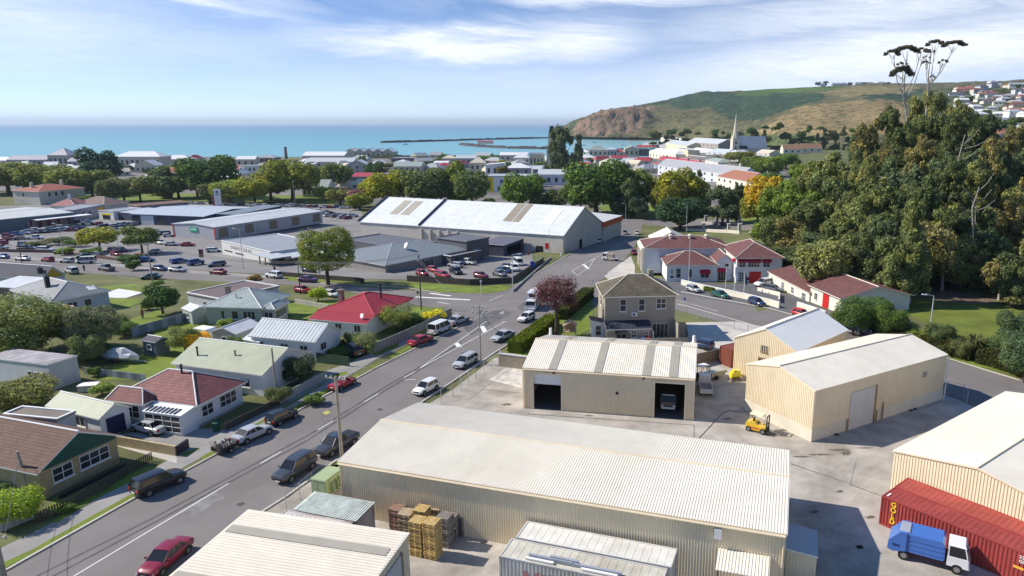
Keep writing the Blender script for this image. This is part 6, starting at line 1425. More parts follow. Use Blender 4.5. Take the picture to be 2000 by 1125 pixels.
# ------------------------------------------------------------------ headland, hills and harbour
def hill(name, cols, mtl, n_r=14, seed=1, amp=4., zones=None, step=12):
    """cols: (px, [(row, distance), ...]) from foot to far ridge; real heights, given by direction and distance"""
    from mathutils import noise
    m = MB(); fine = []; cl = []
    for (p0, l0), (p1, l1) in zip(cols, cols[1:]):
        k = max(1, int((p1-p0)/step))
        for i in range(k):
            f = i/k; fine.append((p0+(p1-p0)*f, [(a[0]+(b[0]-a[0])*f, a[1]+(b[1]-a[1])*f) for a, b in zip(l0, l1)]))
    fine.append(cols[-1]); W_ = len(fine)
    def inside(p, poly):
        c = False; j = len(poly)-1
        for i in range(len(poly)):
            xi, yi = poly[i]; xj, yj = poly[j]
            if (yi > p[1]) != (yj > p[1]) and p[0] < (xj-xi)*(p[1]-yi)/(yj-yi)+xi: c = not c
            j = i
        return c
    for px, l in fine:
        pts = []
        for (r0, d0), (r1, d1) in zip(l, l[1:]):
            for i in range(n_r): f = i/n_r; pts.append((r0+(r1-r0)*f, d0+(d1-d0)*f))
        pts.append(l[-1]); rowsn = len(pts)
        for j, (r, d) in enumerate(pts):
            v = PD(px, r, d); e = min(1, j/5.); q = Vector((v.x*.012, v.y*.012, seed))
            jit = Vector((noise.noise(q*3)*9+noise.noise(q*9)*5, noise.noise(q*3+Vector((9,9,9)))*4+noise.noise(q*9+Vector((5,5,5)))*2, 0))
            tone = (.125, .115, .055); rough = 1
            if zones:
                for poly, c_, am in zones:
                    if inside((px+jit.x, r+jit.y), poly): tone = c_; rough = am; break
            v.z += (amp*noise.noise(q) + amp*.4*rough*noise.noise(q*4.2))*e
            if rough > 2: v.y += rough*3*noise.noise(Vector((v.x*.06, v.z*.012, 3)))
            m.v.append(tuple(v)); cl.append(tone)
    for px, l in fine: v = PD(px, l[-1][0], l[-1][1]); d = l[-1][1]; s_ = (d+400)/d; m.v.append((v.x*s_, v.y*s_, SEA-2)); cl.append((.1,.1,.05))
    for i in range(W_-1):
        for j in range(rowsn-1): m.f.append((i*rowsn+j, (i+1)*rowsn+j, (i+1)*rowsn+j+1, i*rowsn+j+1)); m.m.append(0)
        k = W_*rowsn; m.f.append((i*rowsn+rowsn-1, (i+1)*rowsn+rowsn-1, k+i+1, k+i)); m.m.append(0)
    o = m.build(name, mtl, smooth=True); o['kind'] = 'structure'
    at = o.data.color_attributes.new('cover', 'FLOAT_COLOR', 'POINT'); at.data.foreach_set('color', [x for c_ in cl for x in (*c_, 1)]); return o
def terrain_mat(key, scale=.012):
    m = bpy.data.materials.new(key); m.use_nodes = True; t = NT(m.node_tree)
    bs = t.n('ShaderNodeBsdfPrincipled', i_Roughness=.95); bs.inputs['Specular IOR Level'].default_value = .1
    ge = t.n('ShaderNodeNewGeometry'); pos = ge.outputs['Position']; at = t.n('ShaderNodeAttribute', attribute_name='cover')
    n1 = t.n('ShaderNodeTexNoise', i_Scale=scale, i_Detail=8., i_Roughness=.68, i_Distortion=.5); t.l(pos, n1.inputs['Vector'])
    n2 = t.n('ShaderNodeTexNoise', i_Scale=scale*6, i_Detail=5., i_Roughness=.65); t.l(pos, n2.inputs['Vector'])
    c = t.mix(1., at.outputs['Color'], t.ramp(n1.outputs[0], [(.3, .55), (.5, 1.), (.7, 1.4)]), 'MULTIPLY')
    c = t.mix(t.ramp(n2.outputs[0], [(.50, 0.), (.58, .85)]), c, t.mix(1., c, (.28, .42, .4), 'MULTIPLY'))
    t.l(c, bs.inputs['Base Color'])
    b = t.n('ShaderNodeBump'); b.inputs['Strength'].default_value = .9; b.inputs['Distance'].default_value = 4.; t.l(n2.outputs[0], b.inputs['Height']); t.l(b.outputs[0], bs.inputs['Normal'])
    o = t.n('ShaderNodeOutputMaterial'); t.l(bs.outputs[0], o.inputs[0]); return m
hm = terrain_mat('hill_cover')
ZN = [([(1116,264),(1126,240),(1150,228),(1190,216),(1240,209),(1288,208),(1266,226),(1252,248),(1242,264)], (.215,.145,.10), 7),
      ([(1480,262),(1482,250),(1510,238),(1560,212),(1610,203),(1680,195),(1720,197),(1770,202),(1770,262)], (.25,.185,.09), 1),
      ([(1600,184),(1640,173),(1700,166),(1790,166),(1790,180),(1700,186),(1640,190)], (.22,.18,.08), 1),
      ([(1430,182),(1500,172),(1600,166),(1645,162),(1640,173),(1560,180),(1450,188)], (.09,.15,.035), .5),
      ([(1296,200),(1340,184),(1400,177),(1450,187),(1560,181),(1625,181),(1600,197),(1540,214),(1480,236),(1430,234),(1380,208),(1330,214)], (.045,.075,.04), 2),
      ([(1670,180),(1720,172),(1800,172),(1830,210),(1740,197),(1680,192)], (.04,.065,.035), 2),
      ([(1090,262),(1120,236),(1200,208),(1280,196),(1330,186),(1330,196),(1280,208),(1200,215),(1130,242),(1112,264)], (.06,.085,.035), 1),
      ([(1440,262),(1500,258),(1600,250),(1600,290),(1440,290)], (.09,.11,.04), 1)]
hill('hill', [(1084, [(264, 2300), (260, 2330), (258, 2500), (256, 2700), (254, 2850)]), (1100, [(264, 2280), (256, 2310), (252, 2450), (249, 2600), (247, 2800)]), (1122, [(266, 2180), (246, 2220), (242, 2300), (238, 2500), (234, 2750)]), (1160, [(268, 2120), (230, 2160), (226, 2300), (224, 2500), (221, 2650)]),
     (1200, [(268, 2080), (219, 2130), (216, 2250), (214, 2450), (212, 2650)]), (1240, [(268, 2050), (213, 2120), (210, 2240), (208, 2430), (206, 2640)]), (1280, [(270, 2000), (238, 2080), (214, 2200), (206, 2400), (200, 2630)]), (1310, [(272, 1950), (245, 2030), (218, 2160), (204, 2380), (192, 2600)]),
     (1370, [(275, 1800), (248, 1900), (220, 2080), (198, 2300), (179, 2600)]), (1440, [(280, 1600), (252, 1720), (226, 1950), (202, 2200), (177, 2600)]), (1520, [(285, 1300), (252, 1420), (228, 1620), (200, 2050), (174, 2600)]),
     (1600, [(290, 1150), (252, 1330), (205, 1600), (190, 2000), (168, 2550)]), (1700, [(295, 1050), (252, 1280), (196, 1600), (184, 1950), (163, 2500)]), (1800, [(300, 1000), (252, 1240), (200, 1560), (182, 1900), (163, 2450)]), (1900, [(305, 950), (250, 1200), (200, 1500), (180, 1850), (160, 2400)]), (2060, [(310, 950), (240, 1200), (195, 1500), (175, 1800), (152, 2300)])], hm, 12, 3, 5., ZN, 6)
# residential slope at the top right
RES = [(1780, [(330, 500), (250, 760), (185, 1150)]), (1850, [(335, 450), (245, 720), (172, 1150)]), (1920, [(345, 420), (240, 700), (166, 1150)]), (2000, [(360, 380), (235, 680), (158, 1150)]), (2120, [(380, 360), (230, 660), (150, 1150)])]
hill('hillside', RES, hm, 12, 40, 1., [([(1700,400),(1700,100),(2200,100),(2200,400)], (.085,.10,.05), 1)])
def res_pt(px, row):
    for (p0, l0), (p1, l1) in zip(RES, RES[1:]):
        if p0 <= px <= p1:
            f = (px-p0)/(p1-p0); l = [(a[0]+(b[0]-a[0])*f, a[1]+(b[1]-a[1])*f) for a, b in zip(l0, l1)]
            for (r0, d0), (r1, d1) in zip(l, l[1:]):
                if r1 <= row <= r0: return PD(px, row, d0+(d1-d0)*(r0-row)/(r0-r1))
    return None
# harbour walls and boats
rockm = mat('breakwater_rock', (.06,.055,.06), rough=.9, var=.5, scale=.3, bump=.5)
def mole(label, pts, w, h):
    P_ = [PE0(*p) for p in pts]; m = MB(); rg_ = random.Random(5)
    for a, b in zip(P_, P_[1:]):
        n = max(2, int((b-a).length/14)); d = (b-a).normalized(); q = Vector((-d.y, d.x, 0))
        for i in range(n):
            c0 = a.lerp(b, i/n); c1 = a.lerp(b, (i+1)/n); hh_ = h*rg_.uniform(.8, 1.15)
            m.hexa([c0-q*w, c1-q*w, c1+q*w, c0+q*w], [c0-q*w*.4+Vector((0,0,hh_)), c1-q*w*.4+Vector((0,0,hh_)), c1+q*w*.4+Vector((0,0,hh_)), c0+q*w*.4+Vector((0,0,hh_))])
    return solo(m, 'breakwater', label, 'breakwater', rockm)
def PE0(px, py, z=SEA):
    r = ray(px, py); t = (z-CH)/r[2]; return Vector((r[0]*t, r[1]*t, z))
mole('long thin breakwater reaching left across the harbour mouth', [(746, 279), (860, 276), (950, 273), (1070, 270), (1120, 269)], 9, 4.5)
mole('nearer rock mole with the red-roofed store on it', [(902, 283), (940, 287), (1000, 290), (1060, 291), (1075, 291)], 9, 4.5)
v = PE0(948, 284); t = thing('pier_store', 'long cream store with red roof on the rock mole', 'building', (v.x, v.y, SEA+3), .02); q_ = mpp(v)*15
m = MB(); m.box(-q_, 0, 0, q_, 8, 4); m.build('wall', m_creamw, t); m = MB(); m.hexa([(-q_-1,-1,4.01),(q_+1,-1,4.01),(q_+1,9,4.01),(-q_-1,9,4.01)], [(-q_,3,7),(q_,3,7),(q_,5,7),(-q_,5,7)]); m.build('roof', rred, t)
m = MB(); rg_ = random.Random(9)
far_sh = [PE0(px, py) for px, py in ((1100, 272), (1180, 271), (1260, 272), (1330, 276))]
for a, b_ in zip(far_sh, far_sh[1:]): m.hexa([a, b_, b_+Vector((0,60,0)), a+Vector((0,60,0))], [p+Vector((0,0,3)) for p in (a, b_, b_+Vector((0,60,0)), a+Vector((0,60,0)))])
o = m.build('quay', mat('quay_stone', (.3,.27,.23), var=.3)); o['kind'] = 'structure'
# shallow harbour basin cut in the town edge is open water: a near sheet of sea
m = MB(); P_ = [PE0(*p, z=-10.3) for p in ((1118,292),(1300,288),(1330,282),(1300,275),(1118,274))]; m.poly([tuple(p) for p in P_]); o = m.build('harbour_water', mat('harbour_sea', (.2,.40,.42), rough=.3, var=.1, scale=.01)); o['kind'] = 'structure'
for px, py, s_ in ((1160,279,13),(1141,284,8),(1197,283,7),(1148,276,7),(1130,279,6),(1215,284,8),(1230,280,7),(1180,277,7),(1250,283,7)):
    v = PE0(px, py, -10.2); t = thing('moored_boat', 'white boat moored in the harbour', 'boat', v, rg_.uniform(-.4,.4), 'boats moored in the harbour')
    m = MB(); m.hexa([(-s_*.45,-s_*.12,0),(s_*.4,-s_*.1,0),(s_*.4,s_*.1,0),(-s_*.45,s_*.12,0)], [(-s_*.5,-s_*.16,s_*.14),(s_*.62,-s_*.02,s_*.18),(s_*.62,s_*.02,s_*.18),(-s_*.5,s_*.16,s_*.14)]); m.build('hull', m_white, t)
    m = MB(); m.box(-s_*.25,-s_*.1,s_*.15,s_*.1,s_*.1,s_*.32); m.build('cabin', m_white, t); m = MB(); m.tube((s_*.1,0,s_*.15),(s_*.1,0,s_*1.0), .12, n=4); m.build('mast', m_gal, t)
for i, px in enumerate((1128,1141,1175,1186,1222,1233)):
    v = PE0(px, 271.5); t = thing('quay_shed', 'small pale shed on the quay under the cliff', 'shed', (v.x, v.y+8, SEA+3), rg_.uniform(-.3,.3), 'sheds along the far quay'); w_ = rg_.uniform(6,11)
    m = MB(); m.box(-w_,-4,0,w_,4,5); m.build('wall', rg_.choice([m_white, brickr, m_creamw, lgs]), t); m = MB(); m.hexa([(-w_-.5,-4.5,5.01),(w_+.5,-4.5,5.01),(w_+.5,4.5,5.01),(-w_-.5,4.5,5.01)], [(-w_,-.5,7.5),(w_,-.5,7.5),(w_,.5,7.5),(-w_,.5,7.5)]); m.build('roof', rg_.choice([rw, rg, rlg]), t)
v = PE0(792, 283); m = MB(); m.hexa([(-6,-2,0),(6,-1,0),(6,1,0),(-6,2,0)], [(-6,-2.4,2),(8,-.2,2.4),(8,.2,2.4),(-6,2.4,2)]); m.box(-3,-1.4,2.01,2,1.4,4); solo(m, 'fishing_boat', 'small white boat under way left of the rock mole', 'boat', m_white, loc=(v.x, v.y, SEA+.1))
# houses on the slope
rg_ = random.Random(77); kinds2 = [('white house with white roof', m_white, rw), ('cream house with grey roof', m_creamw, rg), ('white house with pale silver roof', m_white, rlg), ('house with brown roof', m_creamw, mat('brown_roof_membrane')), ('house with dull red roof', lst, corr('muted_red_roof', (.27,.10,.09), 2., .08)), ('orange tiled house', m_creamw, tile('orange_tiles')), ('dark roofed house', m_lgrey, c_dgrey)]
band = [('near the hillside ridge', 166, 185), ('high on the right hillside', 186, 205), ('half way up the hillside', 206, 230), ('low on the right hillside', 232, 290)]
cnt = 0
for bn, (place, r0, r1) in enumerate(band):
    for i in range((20, 26, 26, 22)[bn]):
        px = rg_.uniform(1865 if bn < 3 else 1800, 2012); row = rg_.uniform(r0, r1); v = res_pt(px, row)
        if v is None: continue
        lb, wm_, rm_ = rg_.choice(kinds2); t = thing('hillside_house', lb.replace('white house with', 'house with')+' '+place, 'house', v-Vector((0,0,.6)), rg_.uniform(-.5,.6), 'houses on the right hillside')
        w_ = rg_.uniform(6,9); d_ = rg_.uniform(3.5,5); h_ = rg_.choice([3,3,5.5])+.6
        m = MB(); m.box(-w_,-d_,0,w_,d_,h_); m.build('wall', wm_, t)
        m = MB(); i_ = rg_.choice([.0, d_]); m.hexa([(-w_-.5,-d_-.5,h_+.01),(w_+.5,-d_-.5,h_+.01),(w_+.5,d_+.5,h_+.01),(-w_-.5,d_+.5,h_+.01)], [(-w_+i_,-.1,h_+2.2),(w_-i_,-.1,h_+2.2),(w_-i_,.1,h_+2.2),(-w_+i_,.1,h_+2.2)]); m.build('roof', rm_, t)
        for k in range(3): m = MB(); m.box(-w_*.7+k*w_*.6,-d_-.06,h_-2.3,-w_*.7+k*w_*.6+1.8,-d_-.001,h_-1.0); m.build('window', m_glass, t)
# ridge houses against the sky
for i, px in enumerate((1606, 1634, 1648, 1676, 1699, 1722)):
    v = PD(px, 166.5-i*.5, 2480); t = thing('ridge_house', 'distant house on the skyline left of the tall gum trees', 'house', v-Vector((0,0,5)), 0, 'houses on the skyline')
    w_ = rg_.uniform(8,18); m = MB(); m.box(-w_,-5,0,w_,5,8.5); m.build('wall', m_lgrey, t); m = MB(); m.hexa([(-w_-.5,-5.5,8.51),(w_+.5,-5.5,8.51),(w_+.5,5.5,8.51),(-w_-.5,5.5,8.51)], [(-w_+3,-.1,12.5),(w_-3,-.1,12.5),(w_-3,.1,12.5),(-w_+3,.1,12.5)]); m.build('roof', rg, t)
SKYTREES = [(1598,2490,6),(1612,2490,7),(1660,2490,5),(1687,2490,8),(1694,2490,8),(1710,2490,6),(1735,2450,6)]
# ------------------------------------------------------------------ trees
import numpy as np
def crown_mesh(seed, lobes, n, leaf, flat=1., spread=.16, fill=.85, up=.25):
    """leaf-sized faces over many overlapping lobes in a unit crown (radius 1, height -1..1)"""
    r = np.random.RandomState(seed); L = np.array([l[:3] for l in lobes]); Rr = np.array([l[3] for l in lobes])
    w = Rr**2; k = r.choice(len(lobes), n, p=w/w.sum())
    d = r.normal(size=(n, 3)); d /= np.linalg.norm(d, axis=1)[:, None]
    rad = Rr[k]*(fill+ (1-fill)*r.rand(n) + spread*r.normal(size=n)*.5)
    # clumps: push faces outward by a bumpy function so that the surface has knobs and hollows
    f = np.sin(d[:,0]*7+k)*np.sin(d[:,1]*6.3+k*2)*np.sin(d[:,2]*6.7+k*3); rad *= 1+.16*f
    P_ = L[k]+d*rad[:, None]*np.array([1, 1, flat])
    # drop faces deep inside other lobes
    keep = np.ones(n, bool)
    for i in range(len(lobes)):
        q = (P_-L[i])/np.array([1,1,flat]); keep &= ~((np.linalg.norm(q, axis=1) < Rr[i]*.72) & (k != i))
    P_ = P_[keep]; d = d[keep]; n = len(P_)
    nr = d+r.normal(size=(n,3))*.55+np.array([0,0,up]); nr /= np.linalg.norm(nr, axis=1)[:, None]
    a = np.cross(nr, r.normal(size=(n,3))); a /= np.linalg.norm(a, axis=1)[:, None]; b = np.cross(nr, a)
    s = leaf*(.6+.9*r.rand(n))[:, None]; e = (.5+.5*r.rand(n))[:, None]
    V = np.empty((n*4, 3)); V[0::4] = P_-a*s; V[1::4] = P_-b*s*e*.8; V[2::4] = P_+a*s; V[3::4] = P_+b*s*e
    me = bpy.data.meshes.new('crown'); me.vertices.add(n*4); me.vertices.foreach_set('co', V.ravel())
    me.loops.add(n*4); me.loops.foreach_set('vertex_index', np.arange(n*4)); me.polygons.add(n)
    me.polygons.foreach_set('loop_start', np.arange(0, n*4, 4)); me.polygons.foreach_set('loop_total', np.full(n, 4))
    me.update(calc_edges=True); me.materials.append(FOL); return me
def trunk_mesh(seed, lobes, h, r0, mt, n=5, name='trunk', z0=-1., base=None):
    """tapered trunk with limbs that reach into the lobes; built in metres for a crown of given scale"""
    rg = random.Random(seed); m = MB()
    return m
def mk_lobes(seed, n, flat_top=False, kind='round'):
    rg = random.Random(seed); out = []
    if kind == 'round':
        out = [(0, 0, 0, .62)]
        for i in range(n):
            a = i*2.4+rg.random(); z = rg.uniform(-.55, .75); q = sqrt(max(0, 1-z*z*.8))*.62; out.append((cos(a)*q, sin(a)*q, z*.72, rg.uniform(.24, .42)))
    elif kind == 'tall':
        for i in range(n):
            z = -1+2*i/(n-1); q = (.45*(1-abs(z-.0)**2*.6)); a = i*2.4; out.append((cos(a)*q*.8, sin(a)*q*.8, z*.82, rg.uniform(.28, .4)))
        out.append((0,0,0,.4))
    elif kind == 'euc':
        for i in range(n):
            a = i*2.4+rg.random(); z = rg.uniform(-.9, .9); q = rg.uniform(.25, .8)*(1-max(0, z)*.35); out.append((cos(a)*q, sin(a)*q, z, rg.uniform(.14, .30)))
        out += [(0,0,-.35,.42),(0.1,0,.25,.35)]
    elif kind == 'cone':
        for i in range(n):
            z = -1+2*i/(n-1); out.append((rg.uniform(-.08,.08), rg.uniform(-.08,.08), z*.85, .12+.5*(1-(z+1)/2)))
    elif kind == 'willow':
        out = [(0,0,.3,.6)]
        for i in range(n): a = i*2.4; out.append((cos(a)*.6, sin(a)*.6, rg.uniform(-.5,.4), rg.uniform(.25,.4)))
    elif kind == 'box':
        for i in range(n): out.append((-1+2*(i+.5)/n, rg.uniform(-.3,.3), rg.uniform(-.2,.2), .35))
    return out
LB = {}; CM = {}
for nm, kind, nl, nf, leaf, kw in [('r1','round',18,9500,.052,{}),('r2','round',24,9500,.050,{}),('r3','round',15,8500,.054,{}),('t1','tall',12,7000,.058,{}),('e1','euc',26,13000,.043,dict(spread=.28,fill=.5)),('e2','euc',32,14000,.041,dict(spread=.28,fill=.5)),('e3','euc',22,12000,.045,dict(spread=.3,fill=.5)),
                             ('c1','cone',9,3200,.06,{}),('w1','willow',14,11000,.048,dict(flat=1.25,spread=.25)),('b1','round',11,3400,.075,dict(spread=.3)),('b2','round',9,3000,.08,dict(spread=.35)),('s1','round',12,2600,.07,dict(spread=.6,fill=.3))]:
    LB[nm] = mk_lobes(hash_ := sum(map(ord, nm))*7, nl, kind=kind); CM[nm] = crown_mesh(hash_, LB[nm], nf, leaf, **kw)
# finer foliage for the trees close to the camera
for nm, kind, nl, nf, leaf, kw in [('r1','round',26,30000,.026,{}),('r2','round',30,30000,.026,{}),('r3','round',22,26000,.028,{}),('w1','willow',18,42000,.022,dict(flat=1.25,spread=.25)),('b1','round',14,14000,.034,dict(spread=.3)),('b2','round',12,13000,.036,dict(spread=.35)),('s1','round',16,12000,.030,dict(spread=.6,fill=.3))]:
    h_ = sum(map(ord, nm))*7; LB[nm+'n'] = LB[nm]; CM[nm+'n'] = crown_mesh(h_+1, mk_lobes(h_, nl, kind=kind), nf, leaf, **kw)
TM = {}
def trunk(nm, lean, pale):
    k = (nm, lean, pale)
    if k in TM: return TM[k]
    rg = random.Random(str(k)); m = MB()      # unit: z from 0 (ground) to 1 (crown centre); x,y in crown radii
    pts = [Vector((0,0,0)), Vector((rg.uniform(-.03,.03), rg.uniform(-.03,.03), .35)), Vector((rg.uniform(-.06,.06), rg.uniform(-.06,.06), .7)), Vector((0,0,1.1))]
    m.path(pts, .075, .03, 7)
    for l in LB[nm][1:8]:
        s_ = pts[1].lerp(pts[3], rg.uniform(.0,.8)); e_ = Vector((l[0]*.9, l[1]*.9, 1+l[2]*.32)); mid = s_.lerp(e_, .5)+Vector((rg.uniform(-.05,.05), rg.uniform(-.05,.05), .04)); m.path([s_, mid, e_], .03, .008, 5)
    TM[k] = m.mesh('trunk', m_pbark if pale else m_bark); return TM[k]
def tree_at(v, top, wpx, nm, col, label, name='tree', cat='tree', skirt=.28, group=None, pale=False, rz=None, depth=1., tr=None):
    col = tuple(c*2.7 for c in col)
    """v ground point, top height in m, crown width in photo px, skirt: share of height that is bare trunk"""
    w_ = wpx*mpp(v)/2*1.08; t = thing(name, label, cat, v, random.uniform(0, 6.28) if rz is None else rz, group)
    ch = top*(1-skirt)/2; cz = top-ch
    if v[1] < 118 and nm+'n' in CM and w_ > 1.6: nm = nm+'n'; LB[nm] = LB[nm[:-1]]
    k = 1 if ch < 1.45*w_ else int(math.ceil(ch/(w_*1.15)))
    for i in range(k):
        hh_ = ch/k*(1.25 if k > 1 else 1); q = w_*(1-.22*i/max(1, k-1)) if k > 1 else w_
        o = part(CM[nm if i == 0 else ('e1','e2','e3')[(i+len(THINGS))%3]], 'crown', t, col); o.location = (random.uniform(-.25,.25)*w_*(i > 0), random.uniform(-.25,.25)*w_*(i > 0), top-2*ch+hh_*1.0+(2*ch-2*hh_)*(i/max(1, k-1)) if k > 1 else cz); o.scale = (q, q*depth, hh_*(1 if i < k-1 else .92)); o.rotation_euler.z = i*1.9
    o = part(trunk(nm, 0, pale), 'trunk', t); rr = w_ if tr is None else tr; o.scale = (rr, rr, cz)
    return t
def tree(px, base, topy, wpx, nm, col, label, **k):
    v = PE(px, base); h = zat(v, topy)-v.z
    return tree_at(v, h, wpx, nm, col, label, **k)
DG = (.030,.060,.020); MG = (.050,.085,.022); YG = (.125,.145,.02); LG = (.10,.14,.03); OL = (.060,.075,.032); TL = (.022,.05,.032); GO = (.26,.17,.02); EU = (.075,.09,.035); EB = (.10,.095,.04); PU = (.055,.024,.028)
# --- named trees near and middle
tree(641, 556, 431, 108, 'r1n', (.075,.095,.02), 'large round tree with brown-tipped crown on the verge by the club hall', skirt=.1)
tree(318, 613, 551, 64, 'r3', DG, 'dense dark round bush-like tree in the back yard left of the low garage', skirt=.06)
tree(1086, 656, 526, 92, 's1n', PU, 'purple-leaved tree beside the white box truck', skirt=.3)
tree(50, 694, 574, 180, 'w1', (.085,.105,.035), 'weeping willow hanging over the white flat roofed outbuilding', skirt=.05)
tree(145, 682, 590, 104, 'r2', OL, 'grey-green bushy tree right of the willow', skirt=.1)
tree(188, 690, 588, 100, 'r1', (.07,.085,.05), 'silvery green tree beside the covered boat', skirt=.08)
tree(172, 712, 650, 64, 'r3', (.07,.09,.04), 'spreading olive shrub tree behind the covered boat', skirt=.05)
tree(35, 690, 655, 46, 'b1', LG, 'light green bush at the foot of the willow', name='bush', cat='bush', skirt=.02)
tree(45, 798, 738, 125, 'b1', (.09,.10,.035), 'large yellowish shrub in front of the white outbuilding', name='shrub', cat='shrub', skirt=.02)
tree(18, 790, 740, 80, 'b2', OL, 'dark shrub at the left edge above the brown roof', name='shrub', cat='shrub', skirt=.02)
tree(28, 1018, 955, 100, 'b1', (.12,.17,.02), 'bright green clipped hedge bush at the lower left fence', name='hedge_bush', cat='hedge', skirt=.0)
tree(362, 690, 632, 62, 'b2', (.09,.11,.04), 'olive shrub left of the yellow flowering bush', name='shrub', cat='shrub', skirt=.02)
tree(388, 690, 645, 48, 'b1', (.36,.24,.02), 'yellow flowering bush behind the pale green roof', name='flowering_bush', cat='bush', skirt=.02)
tree(462, 688, 655, 34, 'b1', MG, 'small green bush beside the grey sheds', name='bush', cat='bush', skirt=.02)
tree(622, 588, 560, 34, 'b1', (.14,.18,.02), 'round lime green bush on the stone wall', name='bush', cat='bush', skirt=.05)
tree(775, 645, 590, 72, 's1', (.10,.12,.03), 'loose green tree at the corner of the red roof house', skirt=.1)
tree(715, 690, 640, 46, 's1', (.10,.12,.06), 'pale flowering shrub in front of the red roof house', name='shrub', cat='shrub', skirt=.02)
tree(690, 682, 645, 34, 'b2', OL, 'grey-green shrub by the front path of the red roof house', name='shrub', cat='shrub', skirt=.02)
tree(664, 682, 660, 26, 'r3', (.015,.03,.012), 'very dark round bush behind the black off-roader', name='bush', cat='bush', skirt=.02)
tree(497, 555, 536, 34, 'b2', (.10,.07,.03), 'small brownish tree behind the aqua roofed house', skirt=.1)
tree(438, 590, 562, 60, 's1', (.09,.10,.07), 'pale twiggy shrubs between low garage and aqua roofed house', name='shrub', cat='shrub', skirt=.02)
tree(590, 752, 690, 60, 'b1', (.025,.04,.02), 'dark leafy shrub below the long white house', name='shrub', cat='shrub', skirt=.02)
tree(570, 735, 700, 40, 's1', (.2,.14,.14), 'pinkish flowering shrub by the green fence', name='shrub', cat='shrub', skirt=.02)
tree(632, 690, 672, 60, 'b2', MG, 'green hedge plants along the green fence', name='hedge_plant', cat='hedge', skirt=.02)
tree(670, 695, 680, 50, 'b1', MG, 'green hedge plants behind the black off-roader', name='hedge_plant', cat='hedge', skirt=.02)
tree(848, 625, 606, 44, 'b1', (.25,.24,.02), 'yellow-green shrubs at the corner of the grey street fence', name='shrub', cat='shrub', skirt=.02)
tree(805, 640, 612, 50, 'b2', DG, 'dark shrubs inside the grey street fence', name='shrub', cat='shrub', skirt=.02)
for (px, py, ty, w_, c_) in ((545,790,752,50,OL),(615,790,770,40,MG),(480,642,625,44,MG),(15,960,935,60,DG),(225,645,610,60,OL),(245,655,628,50,MG),(290,605,590,30,LG),(310,560,545,24,MG),(130,1000,985,30,MG),(735,610,585,40,MG),(565,645,628,30,OL),(440,640,622,30,LG),(230,790,765,36,DG),(200,770,748,40,LG),(185,700,672,60,DG),(185,735,715,26,MG)):
    tree(px, py, ty, w_, random.choice(['b1','b2','s1']), c_, 'garden shrub among the left houses', name='shrub', cat='shrub', skirt=.02, group='garden shrubs')
tree(195, 490, 440, 72, 'r2', (.13,.14,.02), 'yellow-green round tree between the car yards', skirt=.15)
tree(278, 495, 436, 66, 'r3', (.065,.085,.025), 'mid green tree in front of the blue-grey showroom', skirt=.15)
for px, py, ty, w_, c_ in ((115,478,462,48,OL),(148,482,466,40,MG),(128,498,482,30,LG),(180,498,484,40,MG),(255,512,496,44,DG),(262,528,505,30,DG),(70,482,470,40,OL),(160,397,382,34,MG)):
    tree(px, py, ty, w_, 'b1', c_, 'low planting bush in the far car yard', name='bush', cat='bush', skirt=.02, group='planting in the car yard')
